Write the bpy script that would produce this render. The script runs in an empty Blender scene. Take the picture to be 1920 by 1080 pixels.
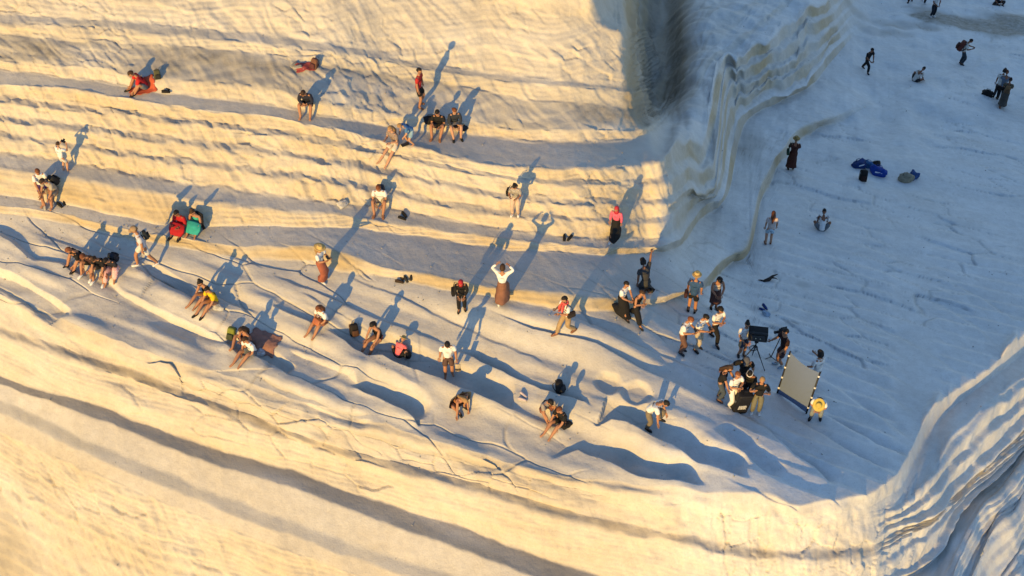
import bpy, bmesh, math, random
import numpy as np
from mathutils import Vector, Matrix, Euler
from mathutils.bvhtree import BVHTree

scene = bpy.context.scene
col = scene.collection
R = math.radians

# ------------------------------------------------------------------ camera
cam = bpy.data.cameras.new('camera')
cam.sensor_width = 36.0
cam.lens = 36.0 * 2600.0 / 1920.0
cam.clip_end = 2000.0
cam_o = bpy.data.objects.new('camera', cam)
col.objects.link(cam_o)
cam_o.location = (0.0, -29.44, 32.70)
cam_o.rotation_euler = (R(90 - 48), 0, 0)
scene.camera = cam_o

# ------------------------------------------------------------------ light: a low evening sun behind the viewer's left shoulder
SUN_ELEV, SUN_AZ = 17.0, 23.0
world = bpy.data.worlds.new('World')
scene.world = world
world.use_nodes = True
wn = world.node_tree.nodes
sky = wn.new('ShaderNodeTexSky')
sky.sky_type = 'NISHITA'
sky.sun_disc = False
sky.sun_elevation = R(SUN_ELEV)
sky.sun_rotation = R(180 + SUN_AZ)
sky.altitude = 10
sky.air_density = 1.0
sky.dust_density = 0.0
sky.ozone_density = 2.8
wn['Background'].inputs['Strength'].default_value = 0.15
world.node_tree.links.new(sky.outputs[0], wn['Background'].inputs['Color'])
sun = bpy.data.lights.new('sun', 'SUN')
sun.energy = 4.0
sun.angle = R(0.6)
sun.color = (1.0, 0.63, 0.15)
sun_o = bpy.data.objects.new('sun', sun)
col.objects.link(sun_o)
sun_o.rotation_euler = (R(90 - SUN_ELEV), 0, R(-SUN_AZ))
vs = scene.view_settings
vs.view_transform = 'Standard'
vs.look = 'None'
vs.exposure = 0.86
vs.gamma = 1.0
vs.use_curve_mapping = False
scene.cycles.max_bounces = 5
scene.cycles.diffuse_bounces = 3

STATIONS = [-280, -245, -210, -175, -140, -105, -70, -35, 0, 35, 70, 105, 140, 175, 210, 245, 280, 315, 350, 385, 420, 455, 490, 525, 560, 595, 630, 665, 700, 735, 770, 805, 840, 875, 910, 945, 980, 1015, 1050, 1085, 1120, 1150, 1160, 1170, 1180, 1190, 1200, 1210, 1220, 1230, 1240, 1252, 1264, 1276, 1288, 1300, 1312, 1324, 1336, 1348, 1360, 1372, 1384, 1396, 1408, 1420, 1432, 1444, 1456, 1468, 1480, 1492, 1504, 1516, 1528, 1540, 1552, 1564, 1576, 1588, 1600, 1630, 1660, 1690, 1700, 1710, 1720, 1730, 1740, 1750, 1760, 1770, 1780, 1810, 1840, 1870, 1900, 1930, 1960, 1990, 2020, 2050, 2080, 2110, 2140, 2170, 2200]
STRATA = [  # (name, ochre, rills, dirt, [(x, y, z) at each station])
    ('top', 0.25, 0.6, 0, [(-22.61,12.71,6.866), (-21.95,12.67,6.892), (-21.28,12.61,6.930), (-20.61,12.53,6.975), (-19.94,12.46,7.020), (-19.27,12.39,7.066), (-18.60,12.31,7.111), (-17.94,12.24,7.156), (-17.28,12.17,7.199), (-16.62,12.10,7.242), (-15.96,12.03,7.286), (-15.31,11.95,7.332), (-14.66,11.88,7.375), (-14.01,11.82,7.413), (-13.37,11.77,7.443), (-12.73,11.74,7.465), (-12.10,11.71,7.482), (-11.48,11.69,7.490), (-10.86,11.71,7.482), (-10.24,11.75,7.458), (-9.63,11.79,7.432), (-9.01,11.82,7.413), (-8.39,11.83,7.406), (-7.76,11.83,7.407), (-7.14,11.82,7.416), (-6.51,11.81,7.421), (-5.90,11.86,7.386), (-5.29,12.03,7.286), (-4.69,12.23,7.164), (-4.07,12.35,7.085), (-3.44,12.39,7.061), (-2.80,12.40,7.058), (-2.17,12.42,7.045), (-1.54,12.46,7.022), (-0.91,12.46,7.019), (-0.27,12.39,7.061), (0.36,12.28,7.132), (0.99,12.18,7.192), (1.62,12.17,7.209), (2.25,12.26,7.166), (3.03,14.40,5.883), (5.71,40.16,-9.840), (6.69,47.98,-14.606), (7.35,51.63,-16.820), (7.79,52.55,-17.367), (8.27,53.82,-18.122), (8.79,55.41,-19.076), (9.35,57.19,-20.143), (9.91,58.90,-21.167), (10.45,60.22,-21.949), (10.91,60.87,-22.327), (11.35,60.64,-22.160), (11.66,59.49,-21.442), (11.91,57.94,-20.475), (12.16,56.50,-19.576), (12.45,55.49,-18.937), (12.81,54.96,-18.597), (13.22,54.83,-18.494), (13.67,54.93,-18.537), (14.14,55.17,-18.656), (14.63,55.46,-18.807), (15.12,55.77,-18.972), (15.62,56.09,-19.141), (16.12,56.41,-19.314), (16.62,56.75,-19.489), (17.13,57.08,-19.666), (17.64,57.42,-19.845), (18.16,57.77,-20.027), (18.68,58.12,-20.210), (19.20,58.47,-20.396), (19.73,58.84,-20.584), (20.27,59.20,-20.774), (20.81,59.57,-20.966), (21.35,59.94,-21.160), (21.90,60.35,-21.373), (22.60,61.32,-21.925), (23.48,62.95,-22.873), (24.50,65.09,-24.123), (25.64,67.57,-25.579), (26.85,70.24,-27.142), (28.09,72.92,-28.713), (31.02,78.60,-32.015), (33.10,80.95,-33.316), (34.90,82.25,-33.980), (35.51,82.69,-34.205), (36.12,83.13,-34.432), (36.74,83.58,-34.662), (37.36,84.03,-34.893), (37.99,84.49,-35.126), (38.63,84.95,-35.362), (39.27,85.42,-35.599), (39.91,85.89,-35.839), (40.56,86.36,-36.080), (42.54,87.81,-36.818), (44.57,89.30,-37.574), (46.65,90.83,-38.351), (48.78,92.39,-39.146), (50.96,94.00,-39.962), (53.20,95.64,-40.797), (55.49,97.32,-41.653), (57.84,99.04,-42.529), (60.25,100.80,-43.425), (62.72,102.60,-44.342), (65.25,104.44,-45.279), (67.85,106.31,-46.236), (70.51,108.22,-47.214), (73.23,110.17,-48.212)]),
    ('u1', 0.2, 0.6, 0, [(-22.71,10.71,4.771), (-22.04,10.65,4.791), (-21.37,10.57,4.821), (-20.70,10.49,4.855), (-20.02,10.40,4.890), (-19.35,10.32,4.925), (-18.68,10.24,4.961), (-18.02,10.15,4.995), (-17.35,10.07,5.028), (-16.69,9.99,5.061), (-16.04,9.91,5.097), (-15.38,9.83,5.135), (-14.72,9.75,5.171), (-14.07,9.68,5.201), (-13.43,9.63,5.223), (-12.79,9.58,5.236), (-12.16,9.55,5.245), (-11.53,9.52,5.243), (-10.91,9.53,5.221), (-10.29,9.55,5.183), (-9.68,9.58,5.141), (-9.06,9.59,5.107), (-8.43,9.59,5.084), (-7.80,9.57,5.067), (-7.17,9.54,5.057), (-6.54,9.51,5.042), (-5.93,9.55,4.979), (-5.32,9.68,4.838), (-4.71,9.83,4.664), (-4.09,9.90,4.527), (-3.46,9.87,4.439), (-2.82,9.81,4.365), (-2.19,9.75,4.272), (-1.55,9.70,4.162), (-0.91,9.62,4.068), (-0.27,9.46,4.021), (0.36,9.26,4.003), (1.00,9.08,3.969), (1.63,8.96,3.882), (2.27,8.96,3.718), (2.92,9.01,3.478), (3.48,9.05,3.233), (3.67,9.09,3.146), (3.89,9.43,2.848), (4.39,12.43,0.528), (5.19,17.88,-3.639), (5.95,22.57,-7.166), (6.41,24.44,-8.490), (6.82,25.75,-9.359), (7.21,26.86,-10.053), (7.56,27.56,-10.434), (7.90,27.84,-10.434), (8.18,27.68,-10.048), (8.43,27.31,-9.490), (8.67,27.02,-8.988), (8.96,26.95,-8.673), (9.28,27.15,-8.579), (9.65,27.60,-8.671), (10.05,28.20,-8.880), (10.47,28.90,-9.152), (10.90,29.64,-9.454), (11.35,30.41,-9.772), (11.81,31.22,-10.104), (12.28,32.05,-10.449), (12.76,32.94,-10.813), (13.27,33.90,-11.207), (13.80,34.95,-11.631), (14.35,36.06,-12.082), (14.93,37.24,-12.557), (15.52,38.47,-13.051), (16.13,39.74,-13.563), (16.76,41.04,-14.087), (17.41,42.35,-14.617), (18.06,43.66,-15.149), (18.73,44.98,-15.690), (19.53,46.73,-16.522), (20.48,48.99,-17.695), (21.55,51.61,-19.120), (22.70,54.45,-20.700), (23.90,57.33,-22.335), (25.10,60.07,-23.920), (27.88,65.74,-27.203), (29.88,68.37,-28.590), (31.61,69.93,-29.337), (32.19,70.43,-29.580), (32.77,70.92,-29.819), (33.36,71.41,-30.057), (33.94,71.89,-30.292), (34.53,72.36,-30.526), (35.12,72.83,-30.757), (35.71,73.29,-30.988), (36.31,73.75,-31.218), (36.91,74.21,-31.448), (38.72,75.57,-32.138), (40.58,76.96,-32.839), (42.49,78.40,-33.564), (44.47,79.93,-34.328), (46.50,81.51,-35.119), (48.58,83.10,-35.917), (50.70,84.71,-36.725), (52.86,86.33,-37.545), (55.08,87.98,-38.380), (57.36,89.66,-39.233), (59.69,91.38,-40.107), (62.09,93.15,-41.006), (64.56,94.98,-41.933), (67.11,96.88,-42.895)]),
    ('T1foot', 0, 0.3, 0.5, [(-22.59,9.37,3.896), (-21.93,9.30,3.914), (-21.26,9.21,3.940), (-20.59,9.13,3.970), (-19.92,9.03,4.001), (-19.25,8.94,4.032), (-18.58,8.85,4.063), (-17.92,8.76,4.094), (-17.26,8.68,4.123), (-16.60,8.59,4.152), (-15.95,8.51,4.184), (-15.29,8.42,4.216), (-14.64,8.33,4.244), (-13.99,8.25,4.262), (-13.35,8.16,4.266), (-12.72,8.08,4.256), (-12.08,8.00,4.240), (-11.46,7.94,4.213), (-10.84,7.90,4.168), (-10.22,7.89,4.106), (-9.61,7.88,4.041), (-8.99,7.86,3.984), (-8.37,7.83,3.939), (-7.75,7.78,3.899), (-7.12,7.71,3.863), (-6.50,7.63,3.815), (-5.88,7.60,3.712), (-5.28,7.65,3.526), (-4.67,7.74,3.304), (-4.05,7.73,3.124), (-3.43,7.63,3.003), (-2.79,7.53,2.912), (-2.17,7.49,2.819), (-1.54,7.47,2.723), (-0.90,7.43,2.653), (-0.27,7.33,2.638), (0.36,7.18,2.659), (0.99,7.06,2.669), (1.62,7.03,2.628), (2.25,7.09,2.513), (2.90,7.23,2.321), (3.46,7.37,2.115), (3.65,7.41,2.040), (3.84,7.45,1.964), (4.05,7.67,1.764), (4.38,8.97,0.719), (4.94,12.21,-1.863), (5.62,16.14,-4.946), (6.15,18.65,-6.792), (6.54,19.92,-7.577), (6.87,20.75,-8.003), (7.22,21.33,-8.106), (7.52,21.63,-7.880), (7.80,21.77,-7.502), (8.07,21.93,-7.158), (8.37,22.16,-6.949), (8.69,22.51,-6.907), (9.05,23.04,-7.027), (9.43,23.68,-7.246), (9.83,24.37,-7.513), (10.24,25.08,-7.801), (10.66,25.81,-8.101), (11.09,26.56,-8.413), (11.54,27.36,-8.742), (12.00,28.22,-9.094), (12.48,29.15,-9.473), (12.98,30.15,-9.877), (13.50,31.20,-10.302), (14.04,32.31,-10.748), (14.60,33.45,-11.211), (15.17,34.64,-11.687), (15.76,35.84,-12.174), (16.36,37.06,-12.666), (16.98,38.27,-13.159), (17.60,39.49,-13.660), (18.35,41.11,-14.443), (19.23,43.21,-15.554), (20.24,45.66,-16.908), (21.33,48.31,-18.415), (22.46,51.01,-19.982), (23.59,53.60,-21.507), (26.24,59.01,-24.684), (28.16,61.61,-26.051), (29.82,63.22,-26.806), (30.38,63.73,-27.052), (30.94,64.24,-27.295), (31.51,64.75,-27.535), (32.07,65.24,-27.774), (32.64,65.73,-28.010), (33.21,66.21,-28.244), (33.78,66.68,-28.477), (34.35,67.15,-28.708), (34.93,67.62,-28.939), (36.68,69.01,-29.627), (38.46,70.39,-30.318), (40.28,71.79,-31.020), (42.16,73.24,-31.745), (44.07,74.72,-32.483), (46.02,76.17,-33.219), (48.00,77.62,-33.956), (50.02,79.06,-34.696), (52.07,80.51,-35.444), (54.17,81.98,-36.203), (56.32,83.49,-36.979), (58.53,85.03,-37.776), (60.80,86.63,-38.600), (63.15,88.29,-39.456)]),
    ('T1crest', 0.25, 1, 0.3, [(-22.47,8.95,3.858), (-21.81,8.87,3.877), (-21.14,8.79,3.903), (-20.47,8.70,3.933), (-19.81,8.61,3.964), (-19.14,8.52,3.995), (-18.48,8.43,4.026), (-17.82,8.34,4.057), (-17.17,8.26,4.086), (-16.51,8.17,4.116), (-15.86,8.09,4.147), (-15.21,8.00,4.180), (-14.56,7.92,4.208), (-13.92,7.83,4.226), (-13.28,7.74,4.229), (-12.65,7.65,4.219), (-12.01,7.56,4.202), (-11.39,7.50,4.175), (-10.78,7.47,4.130), (-10.17,7.46,4.068), (-9.56,7.45,4.002), (-8.94,7.42,3.944), (-8.32,7.36,3.897), (-7.70,7.28,3.857), (-7.07,7.20,3.819), (-6.45,7.14,3.773), (-5.85,7.15,3.673), (-5.25,7.25,3.490), (-4.65,7.36,3.271), (-4.04,7.38,3.093), (-3.41,7.31,2.974), (-2.78,7.23,2.884), (-2.16,7.18,2.793), (-1.53,7.16,2.696), (-0.90,7.13,2.627), (-0.27,7.04,2.613), (0.36,6.92,2.636), (0.99,6.81,2.647), (1.61,6.78,2.607), (2.25,6.85,2.492), (2.89,7.00,2.301), (3.45,7.16,2.094), (3.64,7.21,2.018), (3.83,7.26,1.938), (4.02,7.34,1.854), (4.24,7.61,1.635), (4.65,9.55,0.064), (5.41,14.21,-3.729), (6.04,17.53,-6.342), (6.44,18.83,-7.241), (6.75,19.51,-7.610), (7.08,19.94,-7.659), (7.36,20.11,-7.389), (7.62,20.17,-6.977), (7.88,20.26,-6.611), (8.16,20.46,-6.389), (8.48,20.80,-6.342), (8.83,21.33,-6.461), (9.21,21.98,-6.683), (9.60,22.69,-6.956), (10.01,23.42,-7.252), (10.43,24.18,-7.561), (10.85,24.96,-7.880), (11.29,25.77,-8.213), (11.75,26.63,-8.565), (12.22,27.56,-8.942), (12.72,28.54,-9.341), (13.23,29.58,-9.761), (13.76,30.67,-10.200), (14.30,31.80,-10.655), (14.86,32.96,-11.123), (15.44,34.14,-11.600), (16.03,35.34,-12.082), (16.63,36.53,-12.565), (17.25,37.72,-13.057), (17.97,39.30,-13.821), (18.84,41.34,-14.904), (19.82,43.71,-16.225), (20.88,46.29,-17.696), (21.98,48.91,-19.225), (23.09,51.43,-20.717), (25.68,56.72,-23.833), (27.57,59.32,-25.193), (29.23,60.98,-25.962), (29.78,61.51,-26.212), (30.34,62.03,-26.459), (30.90,62.55,-26.705), (31.46,63.06,-26.947), (32.02,63.56,-27.188), (32.59,64.05,-27.426), (33.15,64.54,-27.663), (33.72,65.03,-27.899), (34.29,65.51,-28.133), (36.03,66.92,-28.830), (37.79,68.33,-29.525), (39.59,69.73,-30.226), (41.44,71.17,-30.943), (43.32,72.61,-31.667), (45.23,74.03,-32.385), (47.17,75.43,-33.100), (49.14,76.82,-33.816), (51.15,78.21,-34.538), (53.19,79.62,-35.269), (55.29,81.05,-36.015), (57.44,82.52,-36.781), (59.65,84.05,-37.573), (61.93,85.65,-38.399)]),
    ('F2', 0, 0.65, 0.9, [(-22.47,8.70,3.629), (-21.81,8.62,3.644), (-21.14,8.53,3.666), (-20.47,8.43,3.692), (-19.81,8.34,3.719), (-19.14,8.24,3.746), (-18.48,8.15,3.772), (-17.82,8.06,3.798), (-17.17,7.97,3.823), (-16.51,7.88,3.847), (-15.86,7.79,3.874), (-15.21,7.69,3.902), (-14.56,7.60,3.926), (-13.92,7.51,3.944), (-13.28,7.43,3.953), (-12.64,7.35,3.952), (-12.01,7.28,3.947), (-11.39,7.23,3.933), (-10.78,7.21,3.901), (-10.17,7.22,3.853), (-9.56,7.23,3.797), (-8.94,7.21,3.746), (-8.32,7.15,3.699), (-7.70,7.06,3.651), (-7.08,6.97,3.600), (-6.45,6.88,3.533), (-5.84,6.84,3.412), (-5.25,6.92,3.215), (-4.65,7.03,2.995), (-4.04,7.08,2.829), (-3.41,7.05,2.725), (-2.78,6.99,2.644), (-2.16,6.93,2.548), (-1.53,6.89,2.434), (-0.90,6.82,2.336), (-0.27,6.67,2.288), (0.36,6.49,2.280), (0.99,6.38,2.273), (1.61,6.35,2.227), (2.25,6.42,2.113), (2.89,6.57,1.927), (3.45,6.75,1.722), (3.64,6.83,1.644), (3.83,6.91,1.560), (4.03,7.01,1.470), (4.23,7.13,1.360), (4.50,7.88,0.739), (5.00,10.41,-1.382), (5.70,14.29,-4.633), (6.19,16.31,-6.257), (6.51,17.06,-6.780), (6.81,17.37,-6.789), (7.08,17.55,-6.522), (7.34,17.69,-6.141), (7.61,17.90,-5.814), (7.89,18.18,-5.619), (8.20,18.57,-5.588), (8.55,19.14,-5.722), (8.92,19.84,-5.959), (9.31,20.59,-6.247), (9.72,21.37,-6.559), (10.13,22.17,-6.884), (10.56,22.99,-7.217), (11.00,23.84,-7.562), (11.45,24.73,-7.922), (11.92,25.68,-8.306), (12.40,26.68,-8.711), (12.91,27.74,-9.136), (13.43,28.84,-9.579), (13.97,29.98,-10.036), (14.53,31.15,-10.506), (15.10,32.33,-10.985), (15.68,33.53,-11.468), (16.28,34.73,-11.952), (16.88,35.93,-12.444), (17.60,37.49,-13.200), (18.45,39.50,-14.265), (19.41,41.82,-15.561), (20.45,44.33,-17.002), (21.53,46.89,-18.499), (22.61,49.35,-19.961), (25.15,54.54,-23.020), (27.02,57.15,-24.376), (28.66,58.84,-25.157), (29.21,59.39,-25.411), (29.76,59.93,-25.663), (30.31,60.45,-25.912), (30.87,60.98,-26.159), (31.43,61.49,-26.403), (31.99,62.00,-26.645), (32.55,62.50,-26.886), (33.12,62.99,-27.124), (33.69,63.48,-27.361), (35.41,64.92,-28.065), (37.15,66.34,-28.762), (38.93,67.74,-29.460), (40.74,69.16,-30.167), (42.59,70.57,-30.876), (44.47,71.95,-31.577), (46.36,73.31,-32.272), (48.29,74.65,-32.965), (50.25,75.99,-33.662), (52.25,77.33,-34.367), (54.29,78.70,-35.085), (56.38,80.11,-35.822), (58.53,81.57,-36.585), (60.76,83.11,-37.381)]),
    ('Ac', 0.35, 0.7, 0, [(-22.25,7.77,3.410), (-21.59,7.67,3.423), (-20.92,7.56,3.442), (-20.26,7.45,3.464), (-19.60,7.33,3.487), (-18.93,7.22,3.510), (-18.28,7.11,3.532), (-17.62,7.00,3.554), (-16.97,6.89,3.576), (-16.32,6.79,3.597), (-15.67,6.70,3.622), (-15.03,6.60,3.648), (-14.39,6.50,3.670), (-13.75,6.39,3.681), (-13.12,6.28,3.677), (-12.46,6.03,3.660), (-11.84,5.93,3.644), (-11.23,5.90,3.625), (-10.62,5.87,3.590), (-10.02,5.85,3.535), (-9.41,5.83,3.474), (-8.80,5.78,3.416), (-8.19,5.69,3.362), (-7.57,5.57,3.306), (-6.96,5.44,3.247), (-6.34,5.31,3.175), (-5.74,5.27,3.049), (-5.16,5.33,2.848), (-4.57,5.42,2.625), (-3.97,5.46,2.461), (-3.35,5.47,2.365), (-2.74,5.46,2.295), (-2.12,5.48,2.211), (-1.51,5.50,2.108), (-0.89,5.43,2.020), (-0.27,5.34,1.984), (0.35,5.25,1.991), (0.97,5.19,1.998), (1.59,5.21,1.964), (2.22,5.33,1.862), (2.86,5.53,1.688), (3.42,5.75,1.495), (3.60,5.84,1.422), (3.79,5.95,1.343), (3.99,6.08,1.258), (4.18,6.21,1.166), (4.38,6.37,1.066), (4.59,6.56,0.948), (4.88,7.51,0.242), (5.41,10.10,-1.841), (6.03,13.14,-4.261), (6.44,14.36,-5.059), (6.73,14.65,-5.036), (6.97,14.67,-4.761), (7.22,14.79,-4.531), (7.52,15.20,-4.481), (7.91,16.29,-4.763), (8.37,17.78,-5.257), (8.78,18.77,-5.616), (9.17,19.53,-5.913), (9.56,20.20,-6.184), (9.94,20.81,-6.439), (10.32,21.41,-6.693), (10.72,22.07,-6.968), (11.15,22.83,-7.280), (11.59,23.65,-7.617), (12.04,24.53,-7.975), (12.52,25.46,-8.352), (13.01,26.43,-8.747), (13.51,27.44,-9.157), (14.04,28.49,-9.579), (14.57,29.55,-10.012), (15.12,30.63,-10.450), (15.68,31.72,-10.891), (16.25,32.81,-11.342), (16.93,34.26,-12.050), (17.73,36.12,-13.057), (18.64,38.29,-14.289), (19.63,40.65,-15.664), (20.66,43.06,-17.098), (21.69,45.40,-18.505), (24.13,50.37,-21.462), (25.94,52.93,-22.791), (27.54,54.63,-23.571), (28.07,55.19,-23.826), (28.61,55.73,-24.078), (29.15,56.27,-24.328), (29.70,56.80,-24.577), (30.24,57.32,-24.823), (30.79,57.84,-25.068), (31.34,58.35,-25.311), (31.89,58.86,-25.553), (32.45,59.37,-25.793), (34.14,60.86,-26.511), (35.86,62.34,-27.228), (37.62,63.83,-27.952), (39.42,65.34,-28.692), (41.27,66.86,-29.438), (43.14,68.36,-30.177), (45.04,69.83,-30.914), (46.98,71.30,-31.652), (48.95,72.77,-32.396), (50.97,74.25,-33.150), (53.04,75.77,-33.921), (55.16,77.33,-34.715), (57.35,78.95,-35.539), (59.63,80.66,-36.401)]),
    ('Af', 0, 0.05, 0.35, [(-22.27,7.66,3.261), (-21.61,7.54,3.268), (-20.94,7.42,3.278), (-20.27,7.30,3.290), (-19.61,7.18,3.302), (-18.95,7.06,3.314), (-18.29,6.94,3.326), (-17.64,6.82,3.337), (-16.98,6.70,3.347), (-16.34,6.59,3.355), (-15.69,6.48,3.364), (-15.05,6.37,3.370), (-14.41,6.25,3.369), (-13.76,6.11,3.361), (-13.12,5.95,3.351), (-12.49,5.81,3.338), (-11.86,5.69,3.316), (-11.24,5.59,3.279), (-10.63,5.54,3.226), (-10.03,5.53,3.168), (-9.43,5.52,3.110), (-8.82,5.48,3.058), (-8.20,5.39,3.011), (-7.58,5.28,2.964), (-6.97,5.16,2.914), (-6.35,5.04,2.851), (-5.75,4.98,2.738), (-5.16,5.08,2.555), (-4.58,5.23,2.347), (-3.97,5.24,2.183), (-3.36,5.22,2.079), (-2.74,5.21,2.005), (-2.13,5.23,1.926), (-1.51,5.26,1.836), (-0.89,5.25,1.762), (-0.27,5.14,1.732), (0.35,5.03,1.735), (0.97,4.97,1.738), (1.59,4.98,1.701), (2.22,5.10,1.601), (2.86,5.31,1.437), (3.42,5.55,1.253), (3.61,5.65,1.182), (3.80,5.77,1.105), (3.99,5.90,1.020), (4.19,6.06,0.926), (4.39,6.23,0.821), (4.59,6.42,0.705), (4.81,6.71,0.548), (5.09,7.51,-0.022), (5.49,9.03,-1.214), (5.98,10.86,-2.626), (6.35,11.84,-3.262), (6.69,12.52,-3.598), (7.01,13.07,-3.761), (7.33,13.66,-3.893), (7.74,14.93,-4.310), (8.23,16.67,-4.932), (8.67,17.86,-5.378), (9.06,18.66,-5.697), (9.44,19.35,-5.977), (9.82,19.96,-6.232), (10.20,20.55,-6.483), (10.60,21.20,-6.754), (11.02,21.95,-7.062), (11.45,22.76,-7.392), (11.90,23.61,-7.743), (12.37,24.52,-8.111), (12.85,25.47,-8.496), (13.35,26.45,-8.895), (13.86,27.46,-9.305), (14.38,28.49,-9.724), (14.92,29.54,-10.148), (15.47,30.58,-10.574), (16.02,31.63,-11.010), (16.68,33.02,-11.690), (17.46,34.80,-12.658), (18.34,36.87,-13.839), (19.29,39.11,-15.157), (20.29,41.41,-16.532), (21.29,43.63,-17.880), (23.64,48.35,-20.714), (25.40,50.79,-21.989), (26.95,52.42,-22.738), (27.47,52.95,-22.982), (27.99,53.47,-23.225), (28.52,53.99,-23.465), (29.05,54.49,-23.703), (29.58,54.99,-23.940), (30.11,55.49,-24.174), (30.64,55.98,-24.408), (31.18,56.46,-24.640), (31.72,56.95,-24.871), (33.36,58.37,-25.559), (35.03,59.78,-26.246), (36.74,61.20,-26.939), (38.49,62.64,-27.646), (40.28,64.08,-28.360), (42.09,65.50,-29.066), (43.93,66.90,-29.770), (45.80,68.29,-30.475), (47.71,69.69,-31.184), (49.66,71.09,-31.904), (51.66,72.53,-32.638), (53.71,74.01,-33.394), (55.82,75.54,-34.178), (58.01,77.16,-34.998)]),
    ('Bc', 0.46, 1, 0, [(-21.88,6.35,3.195), (-21.24,6.31,3.204), (-20.61,6.26,3.217), (-19.97,6.22,3.233), (-19.34,6.17,3.249), (-18.71,6.12,3.265), (-18.07,6.07,3.281), (-17.44,6.02,3.296), (-16.81,5.98,3.310), (-16.19,5.94,3.324), (-15.56,5.90,3.338), (-14.94,5.84,3.349), (-14.30,5.71,3.351), (-13.65,5.52,3.345), (-13.01,5.37,3.338), (-12.38,5.23,3.328), (-11.76,5.11,3.309), (-11.15,5.02,3.274), (-10.54,4.95,3.225), (-9.93,4.89,3.169), (-9.33,4.84,3.114), (-8.73,4.79,3.066), (-8.12,4.75,3.022), (-7.51,4.67,2.980), (-6.90,4.57,2.936), (-6.29,4.45,2.880), (-5.69,4.37,2.778), (-5.10,4.32,2.610), (-4.51,4.29,2.419), (-3.91,4.27,2.272), (-3.30,4.20,2.188), (-2.69,4.04,2.141), (-2.08,3.87,2.096), (-1.47,3.72,2.041), (-0.86,3.56,1.998), (-0.26,3.48,1.988), (0.34,3.43,2.005), (0.95,3.39,2.022), (1.55,3.37,2.005), (2.16,3.43,1.930), (2.77,3.57,1.794), (3.31,3.81,1.636), (3.50,3.90,1.575), (3.68,3.99,1.508), (3.86,4.10,1.434), (4.05,4.21,1.352), (4.24,4.33,1.261), (4.43,4.41,1.225), (4.60,4.42,1.259), (4.78,4.45,1.289), (4.97,4.60,1.240), (5.27,5.29,0.884), (5.63,6.37,0.175), (6.00,7.33,-0.581), (6.37,8.23,-1.290), (6.73,9.02,-1.889), (7.05,9.57,-2.291), (7.37,10.08,-2.577), (8.19,14.31,-4.139), (8.91,17.54,-5.339), (9.29,18.26,-5.632), (9.65,18.76,-5.847), (10.00,19.15,-6.025), (10.36,19.65,-6.239), (10.80,20.56,-6.605), (11.17,21.05,-6.822), (11.50,21.23,-6.922), (11.84,21.45,-7.037), (12.41,22.96,-7.627), (12.94,24.20,-8.120), (13.39,24.95,-8.434), (13.81,25.49,-8.669), (14.25,26.10,-8.932), (14.71,26.81,-9.232), (15.20,27.59,-9.566), (15.79,28.75,-10.158), (16.53,30.42,-11.079), (17.40,32.54,-12.273), (18.36,34.92,-13.633), (19.36,37.35,-15.045), (20.34,39.56,-16.381), (22.58,44.02,-19.093), (24.25,46.31,-20.304), (25.72,47.82,-21.000), (26.21,48.30,-21.225), (26.70,48.77,-21.447), (27.20,49.23,-21.665), (27.69,49.68,-21.881), (28.19,50.13,-22.093), (28.69,50.56,-22.304), (29.18,50.99,-22.512), (29.69,51.42,-22.719), (30.19,51.84,-22.924), (31.71,53.07,-23.532), (33.26,54.29,-24.139), (34.84,55.52,-24.754), (36.47,56.80,-25.389), (38.14,58.09,-26.035), (39.82,59.36,-26.674), (41.53,60.60,-27.309), (43.27,61.84,-27.944), (45.04,63.07,-28.583), (46.85,64.32,-29.230), (48.70,65.59,-29.889), (50.59,66.89,-30.567), (52.54,68.25,-31.269), (54.56,69.67,-32.001)]),
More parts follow.
